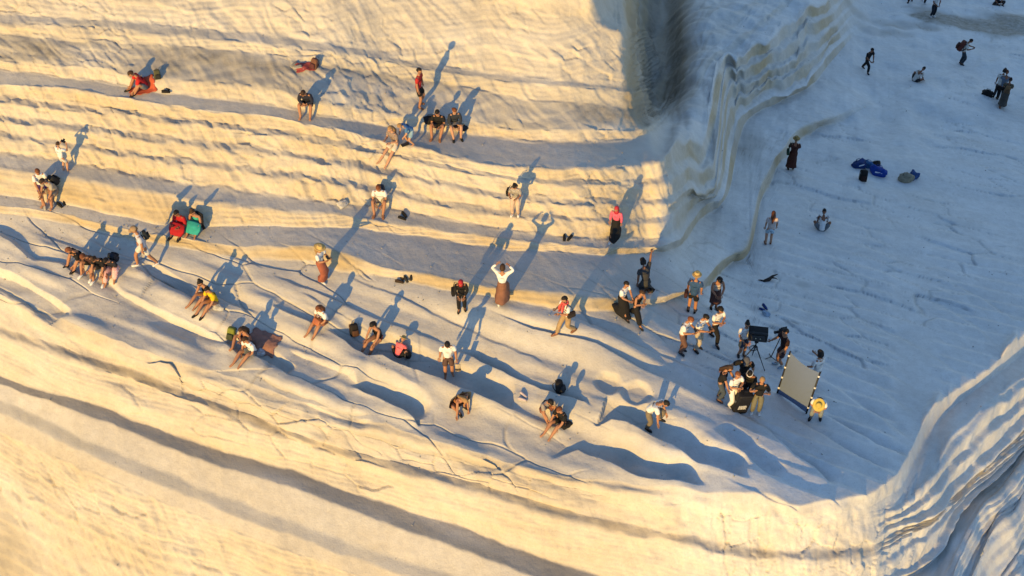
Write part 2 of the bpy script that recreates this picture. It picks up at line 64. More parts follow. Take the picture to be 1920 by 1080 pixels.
    ('s1f', 0.3, 0.8, 0, [(-21.90,6.31,3.091), (-21.27,6.24,3.084), (-20.63,6.17,3.073), (-20.00,6.10,3.060), (-19.37,6.04,3.046), (-18.74,5.97,3.033), (-18.11,5.90,3.020), (-17.48,5.84,3.006), (-16.85,5.77,2.991), (-16.23,5.71,2.976), (-15.60,5.64,2.965), (-14.97,5.56,2.963), (-14.33,5.44,2.969), (-13.68,5.29,2.981), (-13.04,5.15,2.992), (-12.41,5.02,2.998), (-11.79,4.91,2.989), (-11.17,4.82,2.962), (-10.56,4.75,2.917), (-9.96,4.70,2.863), (-9.35,4.64,2.807), (-8.75,4.59,2.753), (-8.14,4.54,2.705), (-7.53,4.46,2.662), (-6.92,4.36,2.626), (-6.31,4.25,2.585), (-5.70,4.18,2.503), (-5.11,4.16,2.355), (-4.52,4.15,2.177), (-3.92,4.12,2.030), (-3.31,4.03,1.941), (-2.69,3.87,1.894), (-2.08,3.71,1.854), (-1.47,3.57,1.807), (-0.87,3.44,1.764), (-0.26,3.33,1.740), (0.35,3.24,1.735), (0.95,3.19,1.732), (1.55,3.18,1.702), (2.16,3.23,1.614), (2.78,3.38,1.457), (3.32,3.58,1.272), (3.50,3.66,1.200), (3.69,3.75,1.121), (3.88,3.85,1.033), (4.07,3.96,0.936), (4.26,4.09,0.827), (4.44,4.16,0.771), (4.62,4.17,0.790), (4.80,4.16,0.821), (4.98,4.22,0.806), (5.23,4.57,0.615), (5.54,5.24,0.162), (5.89,6.09,-0.477), (6.25,6.99,-1.174), (6.62,7.84,-1.820), (6.97,8.55,-2.333), (7.29,9.10,-2.687), (7.74,10.60,-3.283), (8.24,12.39,-3.962), (9.32,18.05,-6.043), (9.68,18.59,-6.272), (10.05,19.10,-6.491), (10.42,19.62,-6.717), (10.82,20.29,-6.995), (11.20,20.81,-7.221), (11.56,21.22,-7.406), (11.93,21.62,-7.587), (12.38,22.44,-7.926), (12.84,23.25,-8.258), (13.30,24.09,-8.606), (13.77,24.87,-8.929), (14.21,25.54,-9.215), (14.67,26.21,-9.499), (15.14,26.91,-9.803), (15.70,27.96,-10.335), (16.40,29.50,-11.169), (17.23,31.47,-12.250), (18.14,33.67,-13.480), (19.08,35.89,-14.746), (19.98,37.88,-15.928), (22.06,41.84,-18.313), (23.66,44.00,-19.437), (25.10,45.49,-20.123), (25.58,45.96,-20.345), (26.06,46.43,-20.563), (26.55,46.88,-20.778), (27.03,47.33,-20.990), (27.51,47.77,-21.199), (28.00,48.20,-21.405), (28.49,48.62,-21.610), (28.98,49.03,-21.812), (29.47,49.44,-22.012), (30.96,50.65,-22.606), (32.47,51.83,-23.196), (34.01,53.03,-23.793), (35.59,54.25,-24.406), (37.21,55.49,-25.027), (38.84,56.70,-25.640), (40.50,57.88,-26.247), (42.18,59.05,-26.853), (43.90,60.22,-27.462), (45.64,61.40,-28.077), (47.42,62.60,-28.704), (49.25,63.82,-29.347), (51.13,65.10,-30.013), (53.07,66.44,-30.709)]),
    ('s2', 0.46, 1, 0, [(-21.88,6.24,3.085), (-21.24,6.14,3.076), (-20.60,6.04,3.064), (-19.96,5.95,3.049), (-19.32,5.86,3.034), (-18.68,5.77,3.019), (-18.05,5.67,3.004), (-17.42,5.58,2.988), (-16.79,5.49,2.971), (-16.16,5.41,2.954), (-15.53,5.31,2.942), (-14.90,5.21,2.939), (-14.26,5.10,2.946), (-13.63,4.98,2.958), (-12.99,4.86,2.971), (-12.36,4.74,2.978), (-11.74,4.64,2.970), (-11.13,4.55,2.943), (-10.52,4.49,2.899), (-9.92,4.44,2.845), (-9.32,4.38,2.788), (-8.71,4.33,2.734), (-8.11,4.26,2.686), (-7.50,4.18,2.644), (-6.89,4.09,2.608), (-6.28,4.00,2.568), (-5.69,3.95,2.487), (-5.09,3.95,2.340), (-4.50,3.96,2.163), (-3.91,3.93,2.016), (-3.30,3.82,1.927), (-2.69,3.66,1.879), (-2.08,3.51,1.840), (-1.47,3.38,1.793), (-0.86,3.26,1.750), (-0.26,3.14,1.726), (0.34,3.01,1.719), (0.95,2.95,1.715), (1.55,2.93,1.685), (2.15,2.98,1.596), (2.77,3.11,1.437), (3.31,3.29,1.251), (3.49,3.36,1.178), (3.67,3.44,1.099), (3.86,3.53,1.010), (4.05,3.64,0.912), (4.24,3.75,0.802), (4.42,3.82,0.747), (4.60,3.80,0.771), (4.77,3.76,0.820), (4.94,3.76,0.844), (5.17,3.91,0.757), (5.45,4.37,0.451), (5.77,5.12,-0.095), (6.13,5.98,-0.751), (6.49,6.84,-1.402), (6.85,7.64,-1.986), (7.18,8.24,-2.407), (7.47,8.56,-2.621), (7.88,9.77,-3.094), (9.26,17.57,-5.951), (9.62,18.12,-6.184), (9.99,18.69,-6.423), (10.36,19.22,-6.653), (10.74,19.76,-6.884), (11.12,20.29,-7.113), (11.51,20.82,-7.340), (11.89,21.30,-7.552), (12.27,21.78,-7.763), (12.68,22.36,-8.014), (13.16,23.25,-8.376), (13.64,24.13,-8.739), (14.09,24.83,-9.035), (14.53,25.47,-9.309), (14.99,26.13,-9.596), (15.54,27.13,-10.108), (16.23,28.64,-10.923), (17.04,30.58,-11.983), (17.94,32.75,-13.189), (18.86,34.93,-14.430), (19.76,36.88,-15.582), (21.79,40.73,-17.902), (23.37,42.85,-19.006), (24.79,44.33,-19.688), (25.27,44.81,-19.908), (25.74,45.27,-20.124), (26.22,45.72,-20.337), (26.70,46.16,-20.547), (27.18,46.60,-20.755), (27.66,47.02,-20.959), (28.14,47.44,-21.161), (28.63,47.85,-21.361), (29.11,48.26,-21.560), (30.58,49.45,-22.147), (32.07,50.62,-22.728), (33.59,51.79,-23.315), (35.15,52.99,-23.917), (36.75,54.20,-24.526), (38.36,55.38,-25.126), (39.99,56.53,-25.721), (41.64,57.67,-26.313), (43.33,58.81,-26.906), (45.04,59.95,-27.506), (46.79,61.11,-28.117), (48.58,62.31,-28.743), (50.43,63.55,-29.392), (52.34,64.85,-30.070)]),
    ('s2f', 0.3, 0.8, 0, [(-21.93,6.05,2.786), (-21.28,5.95,2.774), (-20.64,5.85,2.757), (-20.00,5.75,2.737), (-19.36,5.65,2.716), (-18.73,5.56,2.696), (-18.09,5.46,2.675), (-17.46,5.37,2.654), (-16.83,5.27,2.632), (-16.20,5.18,2.609), (-15.57,5.08,2.590), (-14.93,4.98,2.581), (-14.30,4.86,2.581), (-13.66,4.74,2.588), (-13.03,4.61,2.596), (-12.40,4.49,2.598), (-11.77,4.39,2.588), (-11.16,4.30,2.559), (-10.55,4.24,2.515), (-9.95,4.19,2.462), (-9.34,4.14,2.408), (-8.74,4.08,2.357), (-8.13,4.02,2.312), (-7.52,3.94,2.274), (-6.91,3.86,2.243), (-6.30,3.77,2.207), (-5.70,3.71,2.129), (-5.11,3.72,1.984), (-4.52,3.73,1.807), (-3.91,3.70,1.662), (-3.31,3.59,1.574), (-2.69,3.43,1.529), (-2.08,3.28,1.493), (-1.47,3.15,1.451), (-0.87,3.04,1.414), (-0.26,2.92,1.397), (0.34,2.81,1.395), (0.95,2.74,1.390), (1.55,2.72,1.355), (2.16,2.76,1.260), (2.78,2.88,1.093), (3.32,3.06,0.901), (3.50,3.13,0.826), (3.68,3.21,0.745), (3.87,3.30,0.654), (4.06,3.40,0.554), (4.25,3.52,0.441), (4.44,3.60,0.377), (4.61,3.60,0.385), (4.79,3.58,0.415), (4.96,3.59,0.422), (5.20,3.74,0.328), (5.46,4.14,0.047), (5.78,4.78,-0.443), (6.11,5.53,-1.033), (6.46,6.28,-1.622), (6.81,6.99,-2.167), (7.15,7.62,-2.613), (7.46,8.11,-2.915), (7.82,8.94,-3.261), (9.01,15.50,-5.668), (9.67,18.05,-6.623), (10.04,18.62,-6.867), (10.39,19.04,-7.052), (10.74,19.39,-7.217), (11.10,19.81,-7.403), (11.48,20.31,-7.622), (11.87,20.83,-7.849), (12.27,21.36,-8.078), (12.67,21.89,-8.311), (13.09,22.53,-8.581), (13.53,23.22,-8.872), (13.98,23.94,-9.173), (14.45,24.70,-9.494), (14.94,25.53,-9.842), (15.51,26.61,-10.366), (16.18,28.08,-11.128), (16.96,29.90,-12.093), (17.80,31.91,-13.175), (18.67,33.89,-14.274), (19.50,35.63,-15.282), (21.39,39.06,-17.310), (22.92,41.08,-18.340), (24.32,42.56,-19.018), (24.79,43.03,-19.236), (25.26,43.49,-19.451), (25.73,43.94,-19.663), (26.20,44.38,-19.871), (26.67,44.81,-20.076), (27.14,45.23,-20.279), (27.62,45.64,-20.479), (28.09,46.05,-20.676), (28.57,46.45,-20.872), (30.01,47.63,-21.450), (31.48,48.77,-22.021), (32.97,49.92,-22.595), (34.50,51.09,-23.182), (36.05,52.26,-23.774), (37.63,53.40,-24.355), (39.22,54.51,-24.930), (40.83,55.60,-25.501), (42.47,56.69,-26.072), (44.14,57.78,-26.649), (45.84,58.89,-27.236), (47.59,60.03,-27.838), (49.38,61.21,-28.461), (51.23,62.46,-29.113)]),
    ('s3', 0.46, 1, 0, [(-21.85,5.80,2.768), (-21.21,5.68,2.756), (-20.56,5.58,2.738), (-19.93,5.48,2.718), (-19.29,5.38,2.697), (-18.65,5.28,2.676), (-18.02,5.18,2.655), (-17.39,5.08,2.634), (-16.76,4.98,2.611), (-16.13,4.89,2.588), (-15.50,4.78,2.569), (-14.87,4.67,2.560), (-14.24,4.55,2.560), (-13.60,4.42,2.566), (-12.97,4.29,2.574), (-12.34,4.17,2.576), (-11.72,4.06,2.565), (-11.11,3.98,2.537), (-10.50,3.91,2.492), (-9.90,3.86,2.439), (-9.30,3.82,2.385), (-8.70,3.77,2.335), (-8.09,3.71,2.290), (-7.49,3.64,2.253), (-6.88,3.55,2.222), (-6.27,3.47,2.186), (-5.68,3.42,2.108), (-5.09,3.43,1.964), (-4.50,3.44,1.787), (-3.90,3.40,1.641), (-3.29,3.30,1.554), (-2.68,3.15,1.509), (-2.07,3.00,1.473), (-1.47,2.87,1.432), (-0.86,2.77,1.395), (-0.26,2.66,1.378), (0.34,2.55,1.376), (0.94,2.48,1.372), (1.55,2.45,1.337), (2.15,2.49,1.241), (2.77,2.61,1.074), (3.30,2.77,0.882), (3.48,2.85,0.807), (3.67,2.92,0.725), (3.85,3.02,0.634), (4.04,3.12,0.534), (4.23,3.24,0.421), (4.42,3.31,0.356), (4.59,3.31,0.366), (4.77,3.28,0.403), (4.94,3.28,0.423), (5.17,3.39,0.360), (5.42,3.72,0.128), (5.72,4.28,-0.303), (6.05,4.96,-0.841), (6.38,5.64,-1.391), (6.72,6.32,-1.920), (7.06,6.98,-2.400), (7.40,7.58,-2.780), (7.73,8.26,-3.094), (8.83,14.19,-5.272), (9.62,17.66,-6.566), (9.99,18.25,-6.811), (10.33,18.59,-6.971), (10.67,18.86,-7.103), (11.01,19.21,-7.266), (11.39,19.70,-7.479), (11.78,20.24,-7.712), (12.17,20.78,-7.948), (12.57,21.29,-8.171), (12.96,21.80,-8.394), (13.38,22.39,-8.647), (13.83,23.11,-8.949), (14.31,23.93,-9.292), (14.81,24.84,-9.667), (15.38,25.97,-10.205), (16.05,27.44,-10.962), (16.82,29.24,-11.912), (17.66,31.22,-12.970), (18.51,33.16,-14.041), (19.32,34.85,-15.021), (21.18,38.20,-16.992), (22.69,40.19,-18.006), (24.08,41.67,-18.682), (24.55,42.14,-18.900), (25.01,42.59,-19.114), (25.48,43.04,-19.325), (25.95,43.48,-19.532), (26.41,43.91,-19.736), (26.88,44.33,-19.938), (27.36,44.74,-20.137), (27.83,45.15,-20.333), (28.30,45.55,-20.528), (29.73,46.71,-21.102), (31.18,47.85,-21.667), (32.65,48.98,-22.235), (34.17,50.13,-22.814), (35.71,51.29,-23.397), (37.26,52.41,-23.969), (38.83,53.50,-24.534), (40.43,54.57,-25.095), (42.04,55.63,-25.655), (43.69,56.70,-26.221), (45.37,57.78,-26.796), (47.09,58.89,-27.386), (48.86,60.05,-27.997), (50.68,61.26,-28.635)]),
    ('s3f', 0.3, 0.8, 0, [(-21.89,5.63,2.497), (-21.25,5.51,2.482), (-20.60,5.40,2.460), (-19.96,5.29,2.435), (-19.33,5.19,2.408), (-18.69,5.09,2.382), (-18.06,4.98,2.355), (-17.43,4.88,2.328), (-16.80,4.78,2.300), (-16.17,4.68,2.271), (-15.54,4.57,2.246), (-14.91,4.46,2.230), (-14.27,4.33,2.224), (-13.63,4.20,2.225), (-13.00,4.07,2.228), (-12.37,3.94,2.225), (-11.75,3.83,2.211), (-11.14,3.74,2.180), (-10.53,3.68,2.135), (-9.93,3.63,2.081), (-9.32,3.58,2.028), (-8.72,3.53,1.978), (-8.11,3.48,1.935), (-7.51,3.41,1.900), (-6.90,3.32,1.871), (-6.29,3.24,1.837), (-5.69,3.19,1.760), (-5.10,3.20,1.615), (-4.51,3.21,1.436), (-3.91,3.18,1.289), (-3.30,3.07,1.201), (-2.69,2.92,1.157), (-2.08,2.77,1.124), (-1.47,2.65,1.088), (-0.86,2.55,1.060), (-0.26,2.45,1.052), (0.34,2.36,1.059), (0.95,2.28,1.058), (1.55,2.25,1.021), (2.16,2.28,0.920), (2.77,2.39,0.747), (3.31,2.56,0.552), (3.49,2.62,0.476), (3.68,2.70,0.395), (3.86,2.79,0.306), (4.05,2.89,0.207), (4.24,3.00,0.099), (4.43,3.08,0.033), (4.61,3.10,0.030), (4.78,3.11,0.043), (4.96,3.14,0.031), (5.20,3.36,-0.093), (5.48,3.87,-0.422), (5.81,4.63,-0.962), (6.16,5.45,-1.580), (6.51,6.25,-2.192), (6.87,7.00,-2.749), (7.21,7.64,-3.189), (7.51,8.07,-3.453), (7.83,8.54,-3.663), (8.71,12.96,-5.294), (9.57,16.99,-6.787), (10.00,17.90,-7.153), (10.37,18.45,-7.388), (10.73,18.89,-7.582), (11.09,19.29,-7.764), (11.46,19.73,-7.959), (11.84,20.21,-8.171), (12.23,20.73,-8.398), (12.63,21.26,-8.627), (13.04,21.81,-8.866), (13.46,22.42,-9.128), (13.91,23.12,-9.424), (14.38,23.93,-9.759), (14.88,24.82,-10.128), (15.44,25.89,-10.628), (16.09,27.27,-11.311), (16.82,28.93,-12.157), (17.60,30.74,-13.090), (18.40,32.49,-14.025), (19.15,34.00,-14.867), (20.88,36.95,-16.558), (22.35,38.85,-17.503), (23.72,40.33,-18.178), (24.18,40.80,-18.396), (24.65,41.26,-18.610), (25.11,41.71,-18.821), (25.57,42.15,-19.028), (26.04,42.58,-19.233), (26.50,43.00,-19.434), (26.97,43.42,-19.633), (27.43,43.83,-19.830), (27.90,44.23,-20.024), (29.32,45.39,-20.596), (30.75,46.53,-21.159), (32.21,47.65,-21.720), (33.70,48.78,-22.290), (35.21,49.91,-22.862), (36.74,51.00,-23.421), (38.29,52.06,-23.972), (39.85,53.10,-24.519), (41.44,54.13,-25.064), (43.05,55.16,-25.614), (44.70,56.20,-26.172), (46.38,57.28,-26.744), (48.12,58.39,-27.337), (49.90,59.57,-27.958)]),
    ('s4', 0.46, 1, 0, [(-21.83,5.40,2.481), (-21.18,5.27,2.466), (-20.54,5.16,2.443), (-19.90,5.05,2.418), (-19.26,4.94,2.391), (-18.63,4.84,2.364), (-18.00,4.73,2.338), (-17.36,4.62,2.310), (-16.74,4.52,2.282), (-16.11,4.41,2.252), (-15.48,4.30,2.227), (-14.85,4.18,2.211), (-14.21,4.05,2.204), (-13.58,3.91,2.205), (-12.95,3.78,2.207), (-12.32,3.65,2.205), (-11.70,3.54,2.191), (-11.09,3.45,2.160), (-10.49,3.38,2.114), (-9.89,3.33,2.061), (-9.29,3.29,2.007), (-8.68,3.24,1.958), (-8.08,3.18,1.915), (-7.48,3.12,1.879), (-6.87,3.04,1.851), (-6.26,2.96,1.817), (-5.67,2.91,1.740), (-5.08,2.92,1.595), (-4.49,2.93,1.417), (-3.89,2.89,1.269), (-3.29,2.78,1.181), (-2.68,2.63,1.137), (-2.07,2.49,1.104), (-1.46,2.37,1.069), (-0.86,2.28,1.041), (-0.26,2.19,1.034), (0.34,2.11,1.041), (0.94,2.04,1.041), (1.54,2.00,1.003), (2.15,2.03,0.902), (2.76,2.13,0.729), (3.30,2.29,0.533), (3.48,2.36,0.458), (3.66,2.44,0.376), (3.85,2.52,0.287), (4.04,2.62,0.189), (4.22,2.74,0.081), (4.41,2.82,0.015), (4.59,2.84,0.012), (4.76,2.85,0.028), (4.94,2.88,0.023), (5.18,3.11,-0.091), (5.47,3.66,-0.423), (5.80,4.48,-0.981), (6.15,5.35,-1.618), (6.52,6.20,-2.255), (6.88,7.00,-2.834), (7.22,7.66,-3.280), (7.52,8.03,-3.520), (7.82,8.42,-3.699), (8.59,12.06,-5.049), (9.48,16.32,-6.627), (9.93,17.40,-7.051), (10.32,18.05,-7.322), (10.69,18.56,-7.545), (11.05,18.99,-7.736), (11.41,19.40,-7.919), (11.79,19.85,-8.119), (12.17,20.36,-8.341), (12.57,20.89,-8.572), (12.98,21.45,-8.816), (13.41,22.07,-9.081), (13.85,22.76,-9.372), (14.32,23.55,-9.701), (14.82,24.42,-10.064), (15.37,25.48,-10.554), (16.00,26.83,-11.221), (16.73,28.47,-12.046), (17.50,30.23,-12.955), (18.28,31.95,-13.863), (19.02,33.42,-14.679), (20.72,36.29,-16.318), (22.17,38.18,-17.249), (23.54,39.66,-17.924), (24.00,40.13,-18.142), (24.46,40.59,-18.356), (24.92,41.04,-18.567), (25.38,41.48,-18.774), (25.84,41.91,-18.979), (26.31,42.34,-19.180), (26.77,42.75,-19.379), (27.24,43.16,-19.576), (27.70,43.56,-19.770), (29.11,44.73,-20.341), (30.54,45.86,-20.902), (31.98,46.97,-21.461), (33.46,48.10,-22.026), (34.96,49.21,-22.592), (36.48,50.29,-23.145), (38.01,51.33,-23.689), (39.56,52.36,-24.228), (41.13,53.37,-24.766), (42.73,54.38,-25.308), (44.36,55.41,-25.857), (46.03,56.47,-26.421), (47.74,57.56,-27.006), (49.51,58.72,-27.617)]),
    ('s4f', 0.35, 0.6, 0, [(-21.88,5.11,2.072), (-21.23,5.00,2.059), (-20.59,4.89,2.041), (-19.95,4.78,2.021), (-19.31,4.68,1.999), (-18.67,4.57,1.978), (-18.04,4.47,1.956), (-17.41,4.37,1.935), (-16.78,4.27,1.912), (-16.15,4.17,1.890), (-15.52,4.06,1.871), (-14.88,3.95,1.859), (-14.25,3.82,1.851), (-13.61,3.67,1.843), (-12.98,3.52,1.832), (-12.35,3.38,1.815), (-11.73,3.26,1.788), (-11.12,3.17,1.744), (-10.52,3.10,1.685), (-9.91,3.03,1.619), (-9.31,2.98,1.554), (-8.71,2.92,1.496), (-8.11,2.86,1.448), (-7.50,2.80,1.410), (-6.89,2.72,1.382), (-6.28,2.63,1.354), (-5.68,2.59,1.291), (-5.09,2.61,1.171), (-4.50,2.66,1.029), (-3.90,2.67,0.921), (-3.29,2.59,0.865), (-2.68,2.44,0.839), (-2.07,2.30,0.813), (-1.47,2.19,0.774), (-0.86,2.08,0.732), (-0.26,1.97,0.705), (0.34,1.87,0.690), (0.95,1.78,0.673), (1.55,1.73,0.626), (2.15,1.77,0.523), (2.77,1.88,0.351), (3.31,2.04,0.156), (3.49,2.11,0.080), (3.67,2.18,-0.003), (3.86,2.27,-0.093), (4.05,2.37,-0.192), (4.24,2.48,-0.301), (4.42,2.56,-0.371), (4.60,2.59,-0.380), (4.78,2.60,-0.369), (4.96,2.63,-0.378), (5.19,2.82,-0.481), (5.46,3.22,-0.746), (5.77,3.89,-1.221), (6.24,5.62,-2.253), (6.65,6.81,-3.057), (7.02,7.69,-3.653), (7.36,8.29,-4.032), (7.66,8.67,-4.226), (7.97,9.13,-4.424), (8.45,10.74,-5.036), (9.39,15.33,-6.734), (9.90,16.84,-7.316), (10.31,17.64,-7.641), (10.70,18.24,-7.895), (11.07,18.75,-8.116), (11.44,19.21,-8.317), (11.81,19.62,-8.504), (12.18,20.04,-8.692), (12.57,20.48,-8.891), (12.96,20.95,-9.101), (13.35,21.43,-9.315), (13.77,21.99,-9.556), (14.22,22.69,-9.853), (14.78,23.87,-10.326), (15.39,25.22,-10.910), (16.03,26.60,-11.550), (16.71,28.11,-12.275), (17.42,29.64,-13.033), (18.12,31.09,-13.773), (18.79,32.32,-14.436), (20.37,34.82,-15.799), (21.77,36.61,-16.660), (23.13,38.09,-17.335), (23.58,38.57,-17.553), (24.03,39.03,-17.767), (24.49,39.48,-17.978), (24.95,39.93,-18.186), (25.40,40.36,-18.391), (25.86,40.79,-18.593), (26.32,41.21,-18.793), (26.78,41.62,-18.990), (27.24,42.02,-19.184), (28.63,43.20,-19.756), (30.04,44.33,-20.315), (31.47,45.43,-20.868), (32.92,46.54,-21.424), (34.40,47.63,-21.976), (35.88,48.67,-22.515), (37.38,49.68,-23.044), (38.90,50.67,-23.567), (40.44,51.65,-24.088), (42.00,52.62,-24.611), (43.59,53.61,-25.142), (45.22,54.62,-25.687), (46.89,55.67,-26.251), (48.62,56.78,-26.842)]),
    ('Ci', 0, 0.15, 0.45, [(-21.85,4.99,2.063), (-21.20,4.88,2.051), (-20.56,4.77,2.033), (-19.92,4.67,2.012), (-19.28,4.56,1.991), (-18.65,4.46,1.970), (-18.01,4.36,1.949), (-17.38,4.26,1.927), (-16.75,4.16,1.904), (-16.12,4.06,1.882), (-15.49,3.96,1.864), (-14.86,3.85,1.852), (-14.23,3.72,1.844), (-13.59,3.57,1.836), (-12.96,3.41,1.824), (-12.33,3.27,1.808), (-11.71,3.15,1.780), (-11.10,3.05,1.736), (-10.50,2.97,1.677), (-9.90,2.91,1.611), (-9.30,2.85,1.545), (-8.69,2.79,1.487), (-8.09,2.73,1.438), (-7.49,2.66,1.401), (-6.88,2.58,1.373), (-6.27,2.50,1.345), (-5.67,2.46,1.282), (-5.08,2.49,1.163), (-4.50,2.56,1.022), (-3.90,2.57,0.914), (-3.29,2.50,0.858), (-2.68,2.36,0.833), (-2.07,2.22,0.808), (-1.47,2.11,0.768), (-0.86,2.00,0.726), (-0.26,1.88,0.698), (0.34,1.77,0.684), (0.94,1.68,0.666), (1.54,1.63,0.619), (2.15,1.66,0.516), (2.77,1.78,0.344), (3.30,1.94,0.148), (3.48,2.01,0.073), (3.67,2.08,-0.010), (3.85,2.17,-0.100), (4.04,2.27,-0.200), (4.23,2.38,-0.309), (4.42,2.46,-0.381), (4.60,2.49,-0.395), (4.77,2.51,-0.390), (4.95,2.55,-0.405), (5.19,2.73,-0.510), (5.45,3.10,-0.766), (5.76,3.75,-1.226), (6.24,5.62,-2.318), (6.66,6.87,-3.150), (7.04,7.75,-3.744), (7.37,8.34,-4.115), (7.67,8.71,-4.303), (7.98,9.18,-4.501), (8.42,10.47,-5.001), (9.37,15.12,-6.718), (9.89,16.70,-7.326), (10.30,17.53,-7.661), (10.69,18.14,-7.920), (11.07,18.67,-8.145), (11.44,19.13,-8.349), (11.80,19.54,-8.534), (12.17,19.93,-8.715), (12.55,20.36,-8.909), (12.94,20.82,-9.113), (13.33,21.28,-9.318), (13.74,21.81,-9.550), (14.19,22.50,-9.841), (14.76,23.72,-10.333), (15.38,25.13,-10.934), (16.02,26.52,-11.573), (16.70,28.01,-12.283), (17.39,29.50,-13.021), (18.09,30.91,-13.738), (18.75,32.11,-14.379), (20.31,34.56,-15.706), (21.71,36.34,-16.558), (23.06,37.82,-17.233), (23.51,38.30,-17.451), (23.96,38.76,-17.665), (24.41,39.21,-17.876), (24.87,39.66,-18.084), (25.33,40.09,-18.289), (25.78,40.52,-18.492), (26.24,40.94,-18.691), (26.70,41.35,-18.888), (27.16,41.76,-19.083), (28.55,42.93,-19.655), (29.96,44.06,-20.213), (31.38,45.17,-20.766), (32.83,46.27,-21.320), (34.30,47.35,-21.870), (35.78,48.39,-22.406), (37.28,49.40,-22.933), (38.79,50.38,-23.453), (40.32,51.35,-23.970), (41.87,52.31,-24.491), (43.46,53.29,-25.019), (45.08,54.30,-25.560), (46.75,55.34,-26.121), (48.46,56.45,-26.708)]),
    ('Cc', 0.6, 0.5, 0, [(-21.69,4.48,2.036), (-21.05,4.36,2.023), (-20.41,4.24,2.005), (-19.77,4.12,1.984), (-19.13,4.01,1.962), (-18.50,3.89,1.940), (-17.87,3.78,1.918), (-17.24,3.67,1.896), (-16.61,3.55,1.874), (-15.98,3.44,1.852), (-15.36,3.33,1.835), (-14.73,3.20,1.824), (-14.10,3.07,1.818), (-13.47,2.95,1.813), (-12.85,2.83,1.804), (-12.23,2.70,1.789), (-11.61,2.57,1.764), (-11.00,2.45,1.721), (-10.40,2.36,1.664), (-9.81,2.29,1.599), (-9.21,2.22,1.536), (-8.61,2.17,1.479), (-8.02,2.12,1.433), (-7.42,2.09,1.397), (-6.82,2.05,1.371), (-6.23,2.01,1.345), (-5.63,2.00,1.284), (-5.05,2.00,1.166), (-4.46,1.99,1.027), (-3.86,1.96,0.921), (-3.26,1.90,0.867), (-2.66,1.80,0.844), (-2.06,1.71,0.821), (-1.46,1.63,0.784), (-0.86,1.56,0.744), (-0.26,1.48,0.718), (0.34,1.38,0.706), (0.94,1.31,0.690), (1.54,1.27,0.646), (2.14,1.28,0.546), (2.75,1.38,0.378), (3.28,1.56,0.183), (3.46,1.63,0.108), (3.65,1.72,0.026), (3.83,1.81,-0.065), (4.02,1.92,-0.164), (4.21,2.03,-0.273), (4.39,2.12,-0.348), (4.57,2.15,-0.368), (4.75,2.17,-0.368), (4.93,2.23,-0.385), (5.17,2.44,-0.492), (5.43,2.80,-0.735), (5.72,3.33,-1.130), (6.16,4.89,-2.054), (6.59,6.28,-2.944), (6.98,7.26,-3.598), (7.32,7.94,-4.031), (7.63,8.36,-4.258), (7.94,8.80,-4.446), (8.30,9.58,-4.758), (9.26,14.31,-6.507), (9.81,16.15,-7.207), (10.25,17.17,-7.613), (10.65,17.84,-7.891), (11.03,18.38,-8.123), (11.40,18.85,-8.328), (11.77,19.25,-8.511), (12.13,19.64,-8.690), (12.51,20.06,-8.880), (12.89,20.51,-9.082), (13.28,20.96,-9.283), (13.69,21.47,-9.509), (14.13,22.13,-9.787), (14.67,23.23,-10.235), (15.30,24.67,-10.842), (15.93,26.05,-11.470), (16.60,27.54,-12.173), (17.30,29.04,-12.902), (17.99,30.45,-13.607), (18.64,31.63,-14.230), (20.17,34.01,-15.505), (21.56,35.76,-16.340), (22.90,37.22,-17.007), (23.34,37.69,-17.222), (23.79,38.15,-17.434), (24.24,38.60,-17.642), (24.69,39.03,-17.847), (25.15,39.46,-18.049), (25.60,39.88,-18.248), (26.05,40.29,-18.444), (26.51,40.69,-18.637), (26.96,41.09,-18.828), (28.33,42.24,-19.390), (29.72,43.34,-19.938), (31.13,44.43,-20.480), (32.57,45.51,-21.025), (34.02,46.57,-21.567), (35.49,47.59,-22.096), (36.97,48.58,-22.614), (38.46,49.55,-23.126), (39.98,50.50,-23.636), (41.51,51.45,-24.148), (43.08,52.41,-24.668), (44.68,53.39,-25.201), (46.33,54.42,-25.753), (48.03,55.51,-26.330)]),
